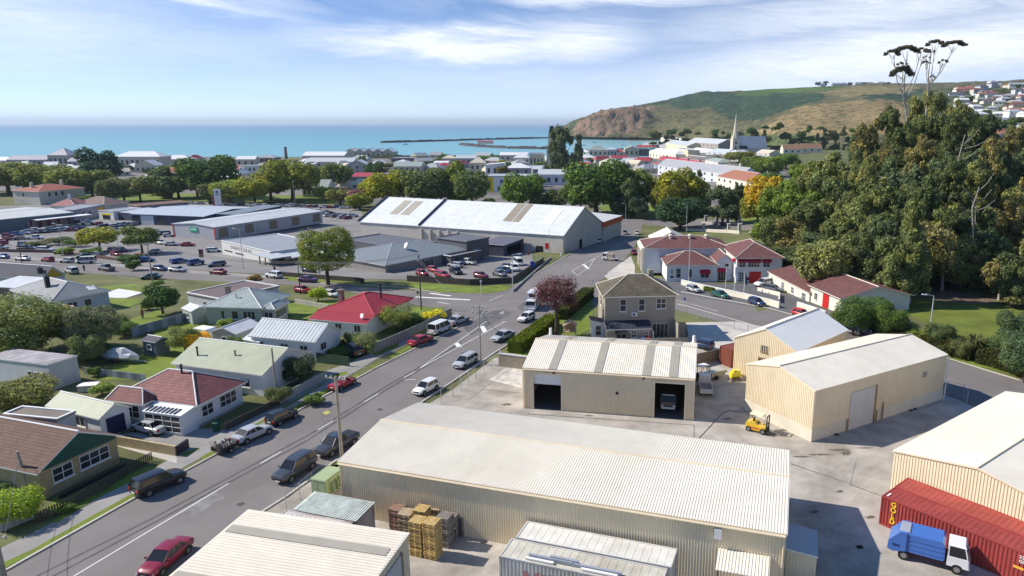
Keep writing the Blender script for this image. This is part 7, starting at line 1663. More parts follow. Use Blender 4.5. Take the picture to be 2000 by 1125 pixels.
# --- belt of park trees
belt = [(18,378,312,100,'r1',(.085,.10,.03)),(48,372,309,80,'r2',(.09,.105,.028)),(92,378,312,84,'r1',(.08,.10,.025)),(160,385,320,100,'r2',(.075,.095,.025)),(200,368,280,68,'r3',(.018,.045,.028)),(182,385,330,60,'r1',OL),
        (215,396,345,40,'r2',OL),(243,394,340,56,'r1',(.085,.095,.045)),(275,394,338,54,'r3',(.07,.085,.03)),(322,388,326,60,'t1',(.06,.085,.04)),(350,388,330,66,'r2',(.055,.08,.035)),(410,388,293,100,'r1',(.035,.065,.018)),(386,384,310,56,'r3',(.03,.06,.02)),
        (412,395,350,40,'r2',OL),(450,398,345,62,'r2',(.10,.125,.025)),(498,398,340,60,'r1',(.125,.14,.02)),(530,392,325,70,'r3',(.12,.13,.02)),(572,392,299,96,'r2',(.085,.10,.02)),(600,380,318,50,'r1',(.05,.07,.025)),(652,368,312,68,'r1',(.065,.085,.025)),
        (638,392,362,40,'b1',(.12,.14,.02)),(665,400,366,48,'b1',(.09,.10,.03)),(706,404,360,44,'s1',(.10,.05,.06)),(702,410,375,44,'b1',(.10,.12,.02)),(733,350,311,34,'r3',DG),
        (755,402,328,84,'r1',(.13,.14,.015)),(790,400,322,70,'r2',(.10,.12,.015)),(828,404,318,90,'r1',(.06,.08,.03)),(862,404,325,56,'r3',(.045,.07,.03)),(895,404,318,60,'t1',(.08,.105,.02)),(922,408,322,62,'r2',(.055,.08,.03)),(838,404,370,36,'b2',MG),(955,408,385,24,'b1',(.14,.19,.02)),
        (1020,410,328,74,'r1',(.06,.10,.02)),(1060,410,372,52,'b1',OL),(1085,412,365,40,'b1',OL),(1095,350,245,62,'e1',(.045,.062,.035)),(1130,330,260,24,'t1',(.05,.07,.04)),(1165,418,298,118,'r1',(.040,.072,.018)),(1135,418,340,70,'r2',(.045,.075,.02)),(1205,418,330,60,'r3',(.03,.055,.03)),
        (1242,418,316,66,'r2',(.065,.085,.02)),(1230,425,350,46,'t1',(.045,.065,.03)),(1246,428,380,34,'r3',(.03,.05,.03)),(1208,425,380,34,'r1',(.03,.05,.03)),(1325,420,318,96,'r1',(.115,.12,.015)),(1300,425,352,56,'r2',(.10,.105,.018)),(1362,420,330,44,'r3',(.05,.07,.02)),
        (1328,448,376,88,'r1',(.022,.045,.022)),(1410,440,362,66,'e1',(.045,.062,.035)),(1443,425,355,34,'t1',(.04,.055,.03)),(1490,440,330,70,'r2',(.20,.15,.015)),(1478,440,372,60,'r1',(.09,.10,.02)),(1510,440,350,60,'r3',(.07,.085,.02)),
        (1445,318,292,56,'r2',(.08,.095,.025)),(1475,330,300,50,'r1',(.06,.085,.02)),(1502,345,300,56,'r2',(.07,.10,.02)),(1468,350,318,46,'r3',(.05,.08,.02)),(1500,380,330,50,'r1',MG),(1535,330,296,46,'r3',MG),
        (230,366,352,24,'b1',(.20,.21,.01)),(60,398,382,24,'b2',DG),(300,382,360,30,'r1',OL),(980,345,322,24,'b1',(.07,.07,.02)),(993,340,318,22,'t1',DG),(1050,365,345,30,'b2',OL),(948,330,312,20,'b2',OL),(870,312,300,26,'b1',MG),(900,312,302,40,'b2',MG),(960,312,303,60,'b1',MG),(815,312,304,40,'b2',OL),(780,314,306,34,'b1',OL)]
for px, b_, t_, w_, nm, c_ in belt:
    lb = ('dark green' if c_[0] < .04 else 'golden' if c_[0] > .17 else 'yellow-green' if c_[0] > .095 else 'olive green' if c_[0] > .06 else 'mid green')+' tree '+('in the park belt behind the car yards' if px < 480 else 'in the park belt left of the warehouse roof' if px < 720 else 'in the tree row behind the warehouse' if px < 1000 else 'in the group left of the far junction' if px < 1260 else 'behind the fire station' if px < 1460 else 'at the near end of the hillside wood')
    tree(px, b_, t_, w_*1.12, nm, c_, lb, skirt=.04, group='park trees')
# shoreline scrub far away
for i in range(16):
    px = random.uniform(700, 1030); tree(px, 309, random.uniform(301, 305), random.uniform(20, 40), 'b2', (.045,.06,.03), 'low scrub along the shore', name='scrub', cat='bush', skirt=.0, group='scrub along the shore')
# --- eucalyptus wood on the right: real distances, tops follow the photograph
rg_ = random.Random(5)
skyline = [(1500,330),(1540,318),(1580,300),(1620,285),(1660,255),(1695,222),(1722,204),(1760,184),(1850,180),(1880,208),(1900,228),(1930,240),(1960,250),(2010,265),(2060,265)]
def sky_at(px):
    for (a, ya), (b, yb_) in zip(skyline, skyline[1:]):
        if a <= px <= b: return ya+(yb_-ya)*(px-a)/(b-a)
    return 300
cnt = 0
rows_ = [(1515, 2040, 236, 36, 0, 54), (1500, 2050, 205, 32, 40, 58), (1520, 2060, 182, 32, 85, 62), (1545, 2060, 164, 30, 140, 64), (1575, 2060, 150, 28, 200, 60), (1640, 2060, 139, 26, 250, 56)]
for ri, (x0, x1, D, gap, drop, w_) in enumerate(rows_):
    px = x0
    while px < x1:
        q = px+rg_.uniform(-10, 10); s_ = ray(q, 500); X = s_[0]/s_[1]*D; v = Vector((X, D+rg_.uniform(-9, 9), 0)); v.x = s_[0]/s_[1]*v.y; v.z = gz(v.x, v.y)
        ty = sky_at(q)+drop*rg_.uniform(.75, 1.35)+rg_.uniform(-8, 18)
        if ri == 0 and q < 1640: ty += 10
        lim = 470
        if q < 1620 and ri >= 3: ty = max(ty, 430+rg_.uniform(0, 40))
        h = zat(v, ty)-v.z; c_ = rg_.choice([EU, EU, OL, (.05,.065,.028), EB, (.05,.07,.035), (.095,.105,.04)])
        if q < 1560 and ri < 2: c_ = (.07,.10,.02)
        tree_at(v, h, rg_.uniform(w_*1.1, w_*1.8), rg_.choice(['e1','e2','e3','e1','e2','r2']), c_, ('back' if ri < 2 else 'middle' if ri < 4 else 'front')+' row gum tree of the hillside wood', name='gum_tree', skirt=.16 if ri < 4 else .1, group='gum trees of the hillside wood', pale=True, tr=rg_.uniform(3.4, 5))
        px += gap*rg_.uniform(.75, 1.25)
# understorey at the foot of the wood
for i in range(26):
    q = 1560+i*19+rg_.uniform(-8, 8); base = 545+max(0, q-1700)*.10+rg_.uniform(-10, 6); base = min(base, 585) if q > 1660 else 512+(q-1560)*.12; 
    tree(q, base, base-rg_.uniform(34, 70), rg_.uniform(40, 62), rg_.choice(['e3','r2','b1']), rg_.choice([OL, (.075,.09,.035), (.05,.06,.03), (.09,.10,.045)]), 'low bushy tree at the foot of the gum wood', name='understorey_tree', skirt=.04, group='bushes at the foot of the gum wood')
# the tall bare-stemmed gums that stand above the wood
def tall_gum(px, base_row, D, heads, label, fork):
    r_ = ray(px, 500); v = Vector((r_[0]/r_[1]*D, D, 0)); v.z = gz(v.x, v.y); t = thing('tall_gum_tree', label, 'tree', v, 0)
    m = MB(); F0 = None
    def W2(qx, qy, dd=0): p = PD(qx, qy, D+dd); return p-v
    pts = [Vector((0,0,0)), W2(fork[0][0], fork[0][1]), W2(fork[1][0], fork[1][1])]
    m.path(pts, .38, .25, 8); sp = pts[-1]; cr = []
    for (hx, hy, wd, ht) in heads:
        dd = rg_.uniform(-3, 3); e = W2(hx, hy+ht*.4, dd); s_ = pts[1].lerp(sp, rg_.uniform(.3, 1)); mid = s_.lerp(e, .45)+Vector(((e.x-s_.x)*.12, 0, -abs(e.x-s_.x)*.1)); m.path([s_, mid, e], .2, .07, 6)
        for k in range(5):
            tx = hx+rg_.uniform(-wd*.42, wd*.42); e2 = W2(tx, hy+rg_.uniform(-.1, .3)*ht, dd+rg_.uniform(-2, 2)); m.tube(mid.lerp(e, rg_.uniform(.4, .9)), e2, .08, .025, 5)
        cr.append((W2(hx, hy, dd), wd, ht))
    m.build('trunk', m_pbark, t)
    for c_, wd, ht in cr:
        mp = mpp(v); 
        for k in range(max(3, int(wd/5))):
            o = part(CM['s1' if k%2 else 'b2'], 'crown', t, (.15,.14,.10)); f = (k+.5)/max(3, int(wd/5))-.5
            o.location = c_+Vector((f*wd*mp, rg_.uniform(-1,1), ht*mp*(.25-abs(f)**1.5*1.6)+rg_.uniform(-.2,.2))); o.scale = (wd*mp*.17, wd*mp*.17, ht*mp*.3); o.rotation_euler = (0, 0, k*1.3)
tall_gum(1775, 560, 228, [(1745,102,30,14),(1772,95,44,16),(1762,125,20,9),(1762,140,44,22),(1800,98,26,10),(1806,102,22,9)], 'tall gum with flat-topped crowns, left of the pair above the wood', [(1772,240),(1765,180)])
tall_gum(1812, 560, 232, [(1826,84,34,14),(1864,85,42,14),(1810,112,16,7),(1818,100,16,7),(1843,120,20,10),(1808,121,20,8),(1822,150,14,8)], 'tall gum with the highest flat crowns, right of the pair above the wood', [(1808,230),(1815,160)])
# dead pale-limbed tree inside the wood
for (px, py, ty, D) in ((1835, 300, 262, 176), (1690, 380, 345, 166), (1805, 460, 400, 156), (1870, 430, 365, 150), (1720, 520, 455, 144)):
    r_ = ray(px, 500); v = Vector((r_[0]/r_[1]*D, D-4, 0)); v.z = gz(v.x, v.y); m = MB(); top = zat(v, ty)-v.z; pts = [Vector((0,0,0)), Vector((.6,0,top*.5)), Vector((-.4,0,top*.8)), Vector((.5,0,top))]; m.path(pts, .26, .07, 7)
    for k in range(9):
        s_ = pts[1].lerp(pts[3], rg_.random()); a = rg_.uniform(0, 6.28); e = s_+Vector((cos(a)*rg_.uniform(2,5), sin(a)*3-2, rg_.uniform(1,5))); m.path([s_, s_.lerp(e,.5)+Vector((0,0,-.5)), e], .09, .03, 5)
    t = solo(m, 'bare_tree', 'bare pale-limbed tree standing in the gum wood', 'tree', m_pbark, loc=v)
# shrubs and flax below the park lawn
for px, b_, t_, w_, nm, c_ in [(1665,655,575,72,'r1',(.04,.07,.02)),(1700,650,572,76,'r2',(.045,.075,.02)),(1735,662,590,60,'r1',(.05,.08,.02)),(1640,640,600,40,'b2',OL),(1770,660,620,50,'s1',(.09,.11,.05)),(1790,675,640,44,'s1',(.12,.15,.03)),(1830,680,625,56,'b2',(.05,.07,.03)),(1860,685,650,40,'b1',OL),(1975,690,600,70,'r3',(.035,.055,.03)),(2000,740,640,100,'r1',(.045,.07,.035)),(1960,700,650,60,'b1',(.05,.075,.03)),(1990,560,505,70,'r2',(.10,.10,.05)),(1985,600,570,60,'b1',(.08,.08,.035)),(1875,700,660,40,'s1',(.08,.09,.04)),(1935,690,665,50,'b2',(.06,.06,.04))]:
    tree(px, b_, t_, w_, nm, c_, 'dense shrub between the park lawn and the side street', name='shrub', cat='shrub', skirt=.02, group='shrubs below the park lawn')
def flax(px, py, s_, lb):
    v = PE(px, py); m = MB(); 
    for i in range(60):
        a = rg_.uniform(0, 6.28); l = s_*rg_.uniform(.6, 1); d = Vector((cos(a), sin(a), 0)); q = Vector((-sin(a), cos(a), 0))*.05*s_; k1 = d*l*.35+Vector((0,0,l*.75)); k2 = d*l*.9+Vector((0,0,l*rg_.uniform(.5,.95)))
        m.add([-q, q, k1+q, k1-q, k2], [(0,1,2,3),(3,2,4)])
    o = solo(m, 'flax_plant', lb, 'plant', FOL, loc=v, color=(.11,.13,.05)); return o
flax(1770, 655, 3.2, 'spiky flax plant at the upper end of the shrub bank'); flax(1905, 690, 3.6, 'large spiky flax plant near the clipped hedge'); flax(1850, 695, 2.4, 'small spiky flax plant above the clipped hedge'); flax(1745, 640, 2.4, 'small spiky flax by the round shrubs')
# clipped hedges built as boxes of leaf faces
def hedge(pts, wd, ht, col, label, lf=.16, dens=70):
    P_ = [PE(*p) for p in pts]; r = np.random.RandomState(len(label)); V = []; c0 = P_[0]
    core = MB()
    for a, b in zip(P_, P_[1:]):
        d = b-a; L = d.length; d.z = 0; d.normalize(); q = Vector((-d.y, d.x, 0)); n = int(L*(wd+2*ht)*dens)
        t = r.rand(n); s = r.rand(n)*(wd+2*ht)
        for ti, si in zip(t, s):
            p = a+(b-a)*float(ti)
            if si < ht: o = q*(-wd/2)+Vector((0,0,si)); nn = -q
            elif si < ht+wd: o = q*(si-ht-wd/2)+Vector((0,0,ht)); nn = Vector((0,0,1))
            else: o = q*(wd/2)+Vector((0,0,si-ht-wd)); nn = q
            c = p+o-c0+Vector(r.normal(size=3)*.07); nn = (nn+Vector(r.normal(size=3)*.5)).normalized(); u = nn.cross(Vector(r.normal(size=3))).normalized()*lf; w_ = nn.cross(u)*.7
            V += [c-u, c-w_, c+u, c+w_]
        A = a-c0; B = b-c0; e = q*(wd/2-.12)
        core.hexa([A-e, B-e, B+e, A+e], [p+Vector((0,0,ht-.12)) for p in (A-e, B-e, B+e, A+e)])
    m = MB(); m.v = [tuple(p) for p in V]; m.f = [(i,i+1,i+2,i+3) for i in range(0, len(V), 4)]; m.m = [0]*len(m.f)
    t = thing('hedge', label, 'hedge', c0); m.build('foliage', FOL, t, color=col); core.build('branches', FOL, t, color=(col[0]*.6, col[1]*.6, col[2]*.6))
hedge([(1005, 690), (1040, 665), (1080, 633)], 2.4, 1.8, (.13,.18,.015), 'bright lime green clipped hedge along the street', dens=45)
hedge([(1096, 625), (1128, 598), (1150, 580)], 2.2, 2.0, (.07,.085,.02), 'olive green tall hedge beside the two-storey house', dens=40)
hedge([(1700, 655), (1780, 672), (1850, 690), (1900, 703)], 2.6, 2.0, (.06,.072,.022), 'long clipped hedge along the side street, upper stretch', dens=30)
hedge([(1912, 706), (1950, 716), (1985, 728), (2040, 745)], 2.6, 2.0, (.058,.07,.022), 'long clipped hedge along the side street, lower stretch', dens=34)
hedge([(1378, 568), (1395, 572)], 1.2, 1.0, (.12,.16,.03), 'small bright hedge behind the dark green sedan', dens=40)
# trees and bushes at the foot of the headland and between the hillside houses
for i in range(120):
    px = rg_.uniform(1270, 1700); r_ = rg_.uniform(262, 292) if px < 1450 else rg_.uniform(250, 300); D = 1250 if px < 1450 else 950
    v = PD(px, r_, D); v.z = max(v.z, -11)-1; top = rg_.uniform(5, 14)
    tree_at(v, top, rg_.uniform(7, 22), rg_.choice(['b1','b2','r3']), rg_.choice([DG, MG, OL, (.07,.075,.035)]), 'distant round tree at the foot of the headland', skirt=.0, group='trees at the foot of the headland')
for i in range(60):
    px = rg_.uniform(1800, 2010); r_ = rg_.uniform(165, 300); v = res_pt(px, r_)
    if v is None: continue
    tree_at(v-Vector((0,0,1)), rg_.uniform(5, 10), rg_.uniform(9, 18)*(1+(r_-165)/90), rg_.choice(['b1','b2','r3']), rg_.choice([DG, MG, OL]), 'dark tree between the hillside houses', skirt=.0, group='trees between the hillside houses')
for i in range(70):
    px = rg_.uniform(0, 1400); b_ = rg_.uniform(312, 345); tree(px, b_, b_-rg_.uniform(8, 16), rg_.uniform(14, 30), rg_.choice(['b1','b2','r3','r1']), rg_.choice([DG, MG, OL, YG]), 'small tree between the town roofs', skirt=.03, group='small trees between the town roofs')
for px, D, w_ in SKYTREES: tree_at(PD(px, 167, D)-Vector((0,0,3)), rg_.uniform(11, 19), w_*2, rg_.choice(['r3','e1','r1']), (.03,.045,.03), 'dark tree on the skyline among the distant houses', skirt=.05, group='trees on the skyline')
# ------------------------------------------------------------------ poles, wires, fences, walls, signs
def pole(px, base, top, label, arms=2, lean=0., r=.15, mt=None, az=None, lamp=False, name='power_pole'):
    v = PE(px, base); h = zat(v, top)-v.z; t = thing(name, label, 'power pole' if not lamp else 'street lamp', v, R(70.8) if az is None else az)
    m = MB(); m.tube((0,0,0),(lean,0,h), r, r*.65, 8); m.build('pole', mt or m_pole, t)
    P_ = []
    for i in range(arms):
        z = h-.3-i*.9; q = MB(); q.box(-.06, -1.2, z, .06, 1.2, z+.12); q.build('crossarm', mt or m_pole, t)
        q = MB()
        for y in (-1.1, -.5, .5, 1.1): q.tube((0,y,z+.12),(0,y,z+.3), .06, n=6)
        q.build('insulators', m_lamp, t)
        P_.append([t.matrix_basis @ Vector((0, y, z+.3)) for y in (-1.1,-.5,.5,1.1)])
    if lamp:
        q = MB(); q.tube((lean,0,h),(lean+1.2,0,h+.25), .05, n=6); q.build('arm', mt or m_gal, t); q = MB(); q.hexa([(1.1,-.15,h+.12),(1.9,-.12,h+.2),(1.9,.12,h+.2),(1.1,.15,h+.12)], [(1.1,-.1,h+.3),(1.9,-.08,h+.32),(1.9,.08,h+.32),(1.1,.1,h+.3)]); q.build('lamp_head', m_lamp, t)
    return P_, t, h
p1, t1, h1 = pole(669, 908, 735, 'tall square power pole with crossarm beside the black pickup', 1, r=.19)
p2, t2, h2 = pole(939, 712, 597, 'power pole with crossarms near the silver station wagon', 2, r=.14)
p3, t3, h3 = pole(541, 782, 680, 'bare weathered pole at the end of the grey timber fence', 0, r=.15)
p4, t4, h4 = pole(60, 968, 878, 'leaning weathered pole by the bright hedge at lower left', 0, r=.16, lean=-.4)
p5, t5, h5 = pole(823, 605, 497, 'dark power pole with crossarms behind the red roof house', 2, r=.14, mt=mat('dark_pole', (.07,.06,.055)), az=R(0))
p6, t6, h6 = pole(587, 575, 512, 'dark pole beside the large round tree', 1, r=.13, mt=mat('dark_pole'), az=R(0))
p7, t7, h7 = pole(298, 550, 475, 'grey power pole at the far road behind the concrete pad', 1, r=.14, az=R(0))
p8, t8, h8 = pole(43, 514, 462, 'dark power pole at the far left road', 1, r=.14, mt=mat('dark_pole'), az=R(0))
p9, t9, h9 = pole(8, 1128, 1040, 'thick pale pole with crossarm in the bottom left corner', 1, r=.22)
def wires(A, B, label, sag=.6, r=.018, group='overhead wires'):
    t = thing('overhead_wires', label, 'wires', A[0]); m = MB()
    for a, b in zip(A, B):
        pts = [a.lerp(b, i/10)-Vector((0,0,sag*4*(i/10)*(1-i/10)))-A[0] for i in range(11)]; m.path(pts, r, r, 4)
    m.build('wire', mat('wire_grey', (.12,.12,.13)), t)
wires(p2[0], p1[0], 'overhead wires between the two street power poles', 1.2, .012)
wires(p5[0], p6[0], 'overhead wires in front of the large round tree', .8, .025); wires(p6[0], p7[0], 'overhead wires crossing the far left road', 1.4, .025); wires(p7[0], p8[0], 'overhead wires above the far car yard', 1.6, .025)
wires(p2[1], p5[1], 'overhead wires crossing above the red roof house', 1., .014)
wires([p9[0][0], p9[0][3]], [t4.matrix_basis @ Vector((-.4,0,h4-.2)), t4.matrix_basis @ Vector((-.4,0,h4-1.2))], 'two wires from the corner pole to the leaning pole', .3, .02)
m_lp = mat('lamp_post_grey', (.55,.56,.57), rough=.4, metal=.2)
pole(1813, 672, 578, 'tall pale street lamp beside the park hedge', 0, r=.12, mt=m_lp, lamp=True, az=R(180), name='street_lamp')
pole(1345, 553, 468, 'tall pale mast in front of the fire station', 0, r=.12, mt=m_lp, name='mast')
for px, b_, t_ in ((476,527,448),(124,500,438),(168,385,347),(230,480,446),(505,398,350),(576,400,355),(670,400,375),(728,392,368),(929,392,370),(975,396,372),(1176,412,385),(1222,432,398),(1297,428,398),(1340,462,400),(1440,452,430),(347,385,365),(416,398,360),(1002,582,498),(1073,496,448),(1095,535,500),(1490,425,415),(1128,478,462)):
    pole(px, b_, t_, 'street lamp on a slim pole '+('by the car yards' if px < 700 else 'behind the warehouse' if px < 1200 else 'along the far road'), 0, r=.1, mt=m_lp, lamp=True, az=R(rg_.choice([0,90,180])), name='street_lamp')
# white sign post on the corner verge, signs
def sign(px, base, top, w_px, h_px, mt, label, both=m_gal, disc=False, az=0):
    v = PE(px, base); h = zat(v, top)-v.z; s_ = mpp(v); t = thing('road_sign', label, 'sign', v, az); m = MB(); m.tube((0,0,0),(0,0,h), .06, n=6); m.build('post', both, t)
    m = MB()
    if disc: m.tube((0,-.1,h-w_px*s_/2),(0,-.05,h-w_px*s_/2), w_px*s_/2, n=14)
    else: m.box(-w_px*s_/2, -.1, h-h_px*s_, w_px*s_/2, -.06, h)
    m.build('panel', mt, t)
m_bs = mat('sign_blue', (.03,.12,.5)); m_ys = mat('sign_yellow', (.7,.6,.03))
sign(940, 576, 547, 4, 4, m_white, 'white sign post on the corner of the green verge', m_white)
sign(1040, 528, 510, 8, 12, m_bs, 'blue sign with yellow top board by the small car park'); sign(817, 590, 569, 5, 5, m_dark, 'small round dark sign beside the dark power pole', disc=True)
sign(1337, 592, 581, 5, 5, m_bs, 'small round blue traffic sign in the fire station lane', disc=True); sign(395, 512, 487, 9, 16, mat('maroon_sign', (.15,.05,.05)), 'brown notice sign at the club car park entrance')
sign(1158, 556, 546, 3, 6, m_white, 'small white sign by the two-storey house roof'); sign(728, 665, 658, 5, 5, m_bs, 'small blue real estate sign in the red roof garden', m_wood)
m = MB(); 
for a, b in (((855,606),(857,592)),((857,592),(878,594)),((878,594),(880,612))): pass
A = PE(856, 602); B = PE(879, 606); d = B-A; m.tube((0,0,0),(0,0,1.2), .05, n=6); m.tube((0,0,1.2),d+Vector((0,0,1.2)), .05, n=6); m.tube(d,d+Vector((0,0,1.2)), .05, n=6); solo(m, 'barrier_rail', 'white hoop barrier rail on the street corner', 'barrier', m_white, loc=A)
# flagpoles
for px, b_, t_, lb, c_, wd in ((1417,562,520,'left flagpole with hanging white flag at the fire station',(.7,.7,.72),1.2),(1434,570,520,'middle flagpole with tall white banner at the fire station',(.75,.75,.75),1.0),(1453,573,530,'right flagpole with hanging dark blue flag at the fire station',(.03,.04,.12),.7)):
    v = PE(px, b_); h = zat(v, t_)-v.z; t = thing('flagpole', lb, 'flagpole', v, 0); m = MB(); m.tube((0,0,0),(0,0,h), .08, .05, 7); m.build('pole', m_white, t)
    m = MB(); m.add([(.05,0,h-.1),(.05+wd*.5,.1,h-.8),(.05+wd*.8,-.1,h-2.6),(.4,.1,h-3.2),(.05,0,h-1.6)], [(0,4,3,2,1)]); m.add([(.05,.03,h-.1),(.05+wd*.5,.13,h-.8),(.05+wd*.8,-.07,h-2.6),(.4,.13,h-3.2),(.05,.03,h-1.6)], [(0,1,2,3,4)]); m.build('flag', mat('flag_'+str(px), c_), t)
# walls
def wall(pts, wd, ht, mt, label, name='wall', cap=None, cat=None):
    P_ = [PE(*p) for p in pts]; t = thing(name, label, cat or name.replace('_', ' '), P_[0]); m = MB(); c = MB()
    for i, (a, b) in enumerate(zip(P_, P_[1:])):
        d = b-a; d.z = 0; d.normalize(); q = Vector((-d.y, d.x, 0))*wd/2; a = a-P_[0]; b = b-P_[0]; up = Vector((0,0,ht)); e = d*.001*i
        m.hexa([a-q+e,b-q,b+q,a+q+e], [v+up for v in (a-q+e,b-q,b+q,a+q+e)])
        if cap: q2 = q*1.4; c.hexa([v+up+Vector((0,0,.002)) for v in (a-q2,b-q2,b+q2,a+q2)], [v+up+Vector((0,0,.09)) for v in (a-q2,b-q2,b+q2,a+q2)])
    m.build('body', mt, t)
    if cap: c.build('coping', cap, t)
    return t
wall([(1331,556),(1372,566),(1455,584),(1503,596),(1522,602)], .3, 1.1, m_creamw, 'long low cream wall behind the cars parked at the fire station', cap=m_white)
wall([(1557,602),(1612,621)], .3, 1.2, m_creamw, 'short cream wall behind the bright red hatchback', cap=m_white); wall([(1480,568),(1522,578),(1521,592)], .3, .8, m_creamw, 'stub of cream wall at the annex forecourt')
wall([(222,868),(345,890)], .25, 1.1, yb, 'yellow brick wall between brown roof house and driveway', cap=None); wall([(345,890),(368,874)], .25, 1.0, m_dark, 'dark end wall by the footpath driveway')
wall([(577,592),(642,604)], .3, .9, mat('pale_rubble', (.42,.40,.35), var=.4, scale=3), 'pale rubble wall with lime bush along the far road'); wall([(975,715),(1030,722)], .3, 1.9, mat('block_wall', (.36,.32,.25), pat='brick', p=(.2,), var=.2), 'brown block wall left of the open shed', cap=m_lgrey)
wall([(1353,716),(1412,702)], .12, 1.8, mat('old_fence_timber', (.24,.20,.16), pat='wallcorr', p=(.3,.3)), 'tall weathered timber fence behind the flatbed truck', 'fence')
wall([(258,658),(372,626)], .08, 1.6, mat('blue_grey_fence', (.30,.34,.38), pat='wallcorr', p=(2.4,.35)), 'long blue-grey iron fence across the back lawns', 'fence')
wall([(457,772),(540,742),(636,735)][:2]+[(635,722)][:0], .06, 1.2, mat('dark_fence', (.06,.055,.05)), 'dark low fence below the pale green roof house', 'fence')
wall([(545,790),(636,742)], .08, 1.2, mat('grey_fence', (.40,.41,.40), pat='wallcorr', p=(.5,.2)), 'pale grey timber fence along the footpath', 'fence'); wall([(440,842),(545,790)], .06, .9, mat('dark_fence'), 'dark fence continuing the grey timber fence', 'fence')
wall([(730,690),(808,655),(882,617)], .1, 1.5, mat('grey_brown_fence', (.33,.32,.28), pat='wallcorr', p=(.8,.2)), 'long grey fence along the red roof garden', 'fence')
wall([(605,706),(683,716)], .06, 1.5, mat('dark_green_fence', (.05,.10,.06), pat='wallcorr', p=(.3,.3)), 'dark green iron fence below the long white house', 'fence')
wall([(165,730),(285,745)], .06, 1.0, mat('blue_grey_fence'), 'low grey iron fence behind the red tiled house', 'fence'); wall([(0,1040),(72,1010)], .08, 1.2, mat('grey_fence'), 'grey fence below the bright green hedge bush', 'fence')
wall([(545,539),(700,551),(712,553)], .08, 1.1, mat('dark_slat_fence', (.10,.085,.075), pat='wallcorr', p=(.6,.4)), 'dark slatted fence behind the large round tree', 'fence')
wall([(795,549),(918,557),(1000,553),(1062,512)], .08, 1.4, mat('dark_slat_fence'), 'dark slatted fence around the small corner car park', 'fence'); wall([(1002,570),(1075,505)], .25, .5, mat('kerb_stone', (.3,.3,.29)), 'low stone edging between car park fence and street footpath')
wall([(0,492),(110,494),(250,512),(275,520)], .3, .9, mat('red_brown_fence', (.17,.10,.09), pat='brick', p=(.4,)), 'red-brown wall along the far left road')
# garden rails and picket fence, lower left
def rail_fence(pts, ht, gap, label, mt, pick=True, rails=(.35,.8), w_=.07, name='picket_fence'):
    P_ = [PE(*p) for p in pts]; t = thing(name, label, 'fence', P_[0]); m = MB(); r = MB(); k = MB()
    for a, b in zip(P_, P_[1:]):
        L = (b-a).length; n = max(1, int(L/gap)); d = (b-a).normalized(); q = Vector((-d.y, d.x, 0))*.02; a0 = a-P_[0]; b0 = b-P_[0]
        for z in rails: r.tube(a0+Vector((0,0,z*ht)), b0+Vector((0,0,z*ht)), .035, n=4)
        for i in range(n+1):
            p = a0.lerp(b0, i/n); e = d*w_/2; m.hexa([p-e-q,p+e-q,p+e+q,p-e+q], [v+Vector((0,0,ht)) for v in (p-e-q,p+e-q,p+e+q,p-e+q)])
    m.build('pickets' if gap < .6 else 'posts', mt, t); r.build('rails', mt, t)
rail_fence([(72,1022),(150,985),(200,960),(250,925),(297,900)], 1.0, .22, 'dark picket fence in front of the brown roof house', mat('dark_picket', (.075,.065,.05)), w_=.12)
rail_fence([(640,735),(700,705)], .1, 5, 'x', m_dark) if False else None
m_mesh = mat('chain_link', (.42,.42,.42), rough=.5)
def chain(pts, ht, label, gap=2.4):
    P_ = [PE(*p) for p in pts]; t = thing('chain_link_fence', label, 'fence', P_[0]); ps = MB(); w_ = MB()
    for a, b in zip(P_, P_[1:]):
        L = (b-a).length; n = max(1, round(L/gap)); a0 = a-P_[0]; b0 = b-P_[0]
        for i in range(n+1): p = a0.lerp(b0, i/n); ps.tube(p, p+Vector((0,0,ht)), .04, n=5)
        ps.tube(a0+Vector((0,0,ht)), b0+Vector((0,0,ht)), .025, n=4)
        k = int(L/.35)
        for i in range(k):
            p = a0.lerp(b0, i/k); q = a0.lerp(b0, min(1, (i+ht/.35)/k)); f = min(1, (k-i)*.35/ht)
            w_.tube(p, p.lerp(q, 1)+Vector((0,0,ht*f)), .006, n=3, cap=False); q = a0.lerp(b0, max(0, (i-ht/.35)/k)); f = min(1, i*.35/ht); w_.tube(p, q+Vector((0,0,ht*f)), .006, n=3, cap=False)
    ps.build('posts', m_gal, t); w_.build('mesh', m_mesh, t)
chain([(862,790),(885,775),(930,742),(975,712),(978,700)], 2.0, 'chain-link fence along the street kerb beside the yard')
chain([(560,1000),(612,955),(640,935)], 1.8, 'chain-link fence behind the green electrical cabinets'); chain([(1322,612),(1340,616),(1460,652),(1500,668)], 1.8, 'chain-link fence along the lane by the grey roofed shed', 3.)
chain([(1848,770),(1880,778),(1888,790)], 1.8, 'chain-link fence at the far corner of the corner shed'); rail_fence([(262,565),(340,575),(365,572)], .9, 2.5, 'low rail fence around the lawn by the far road', m_wood, name='rail_fence')
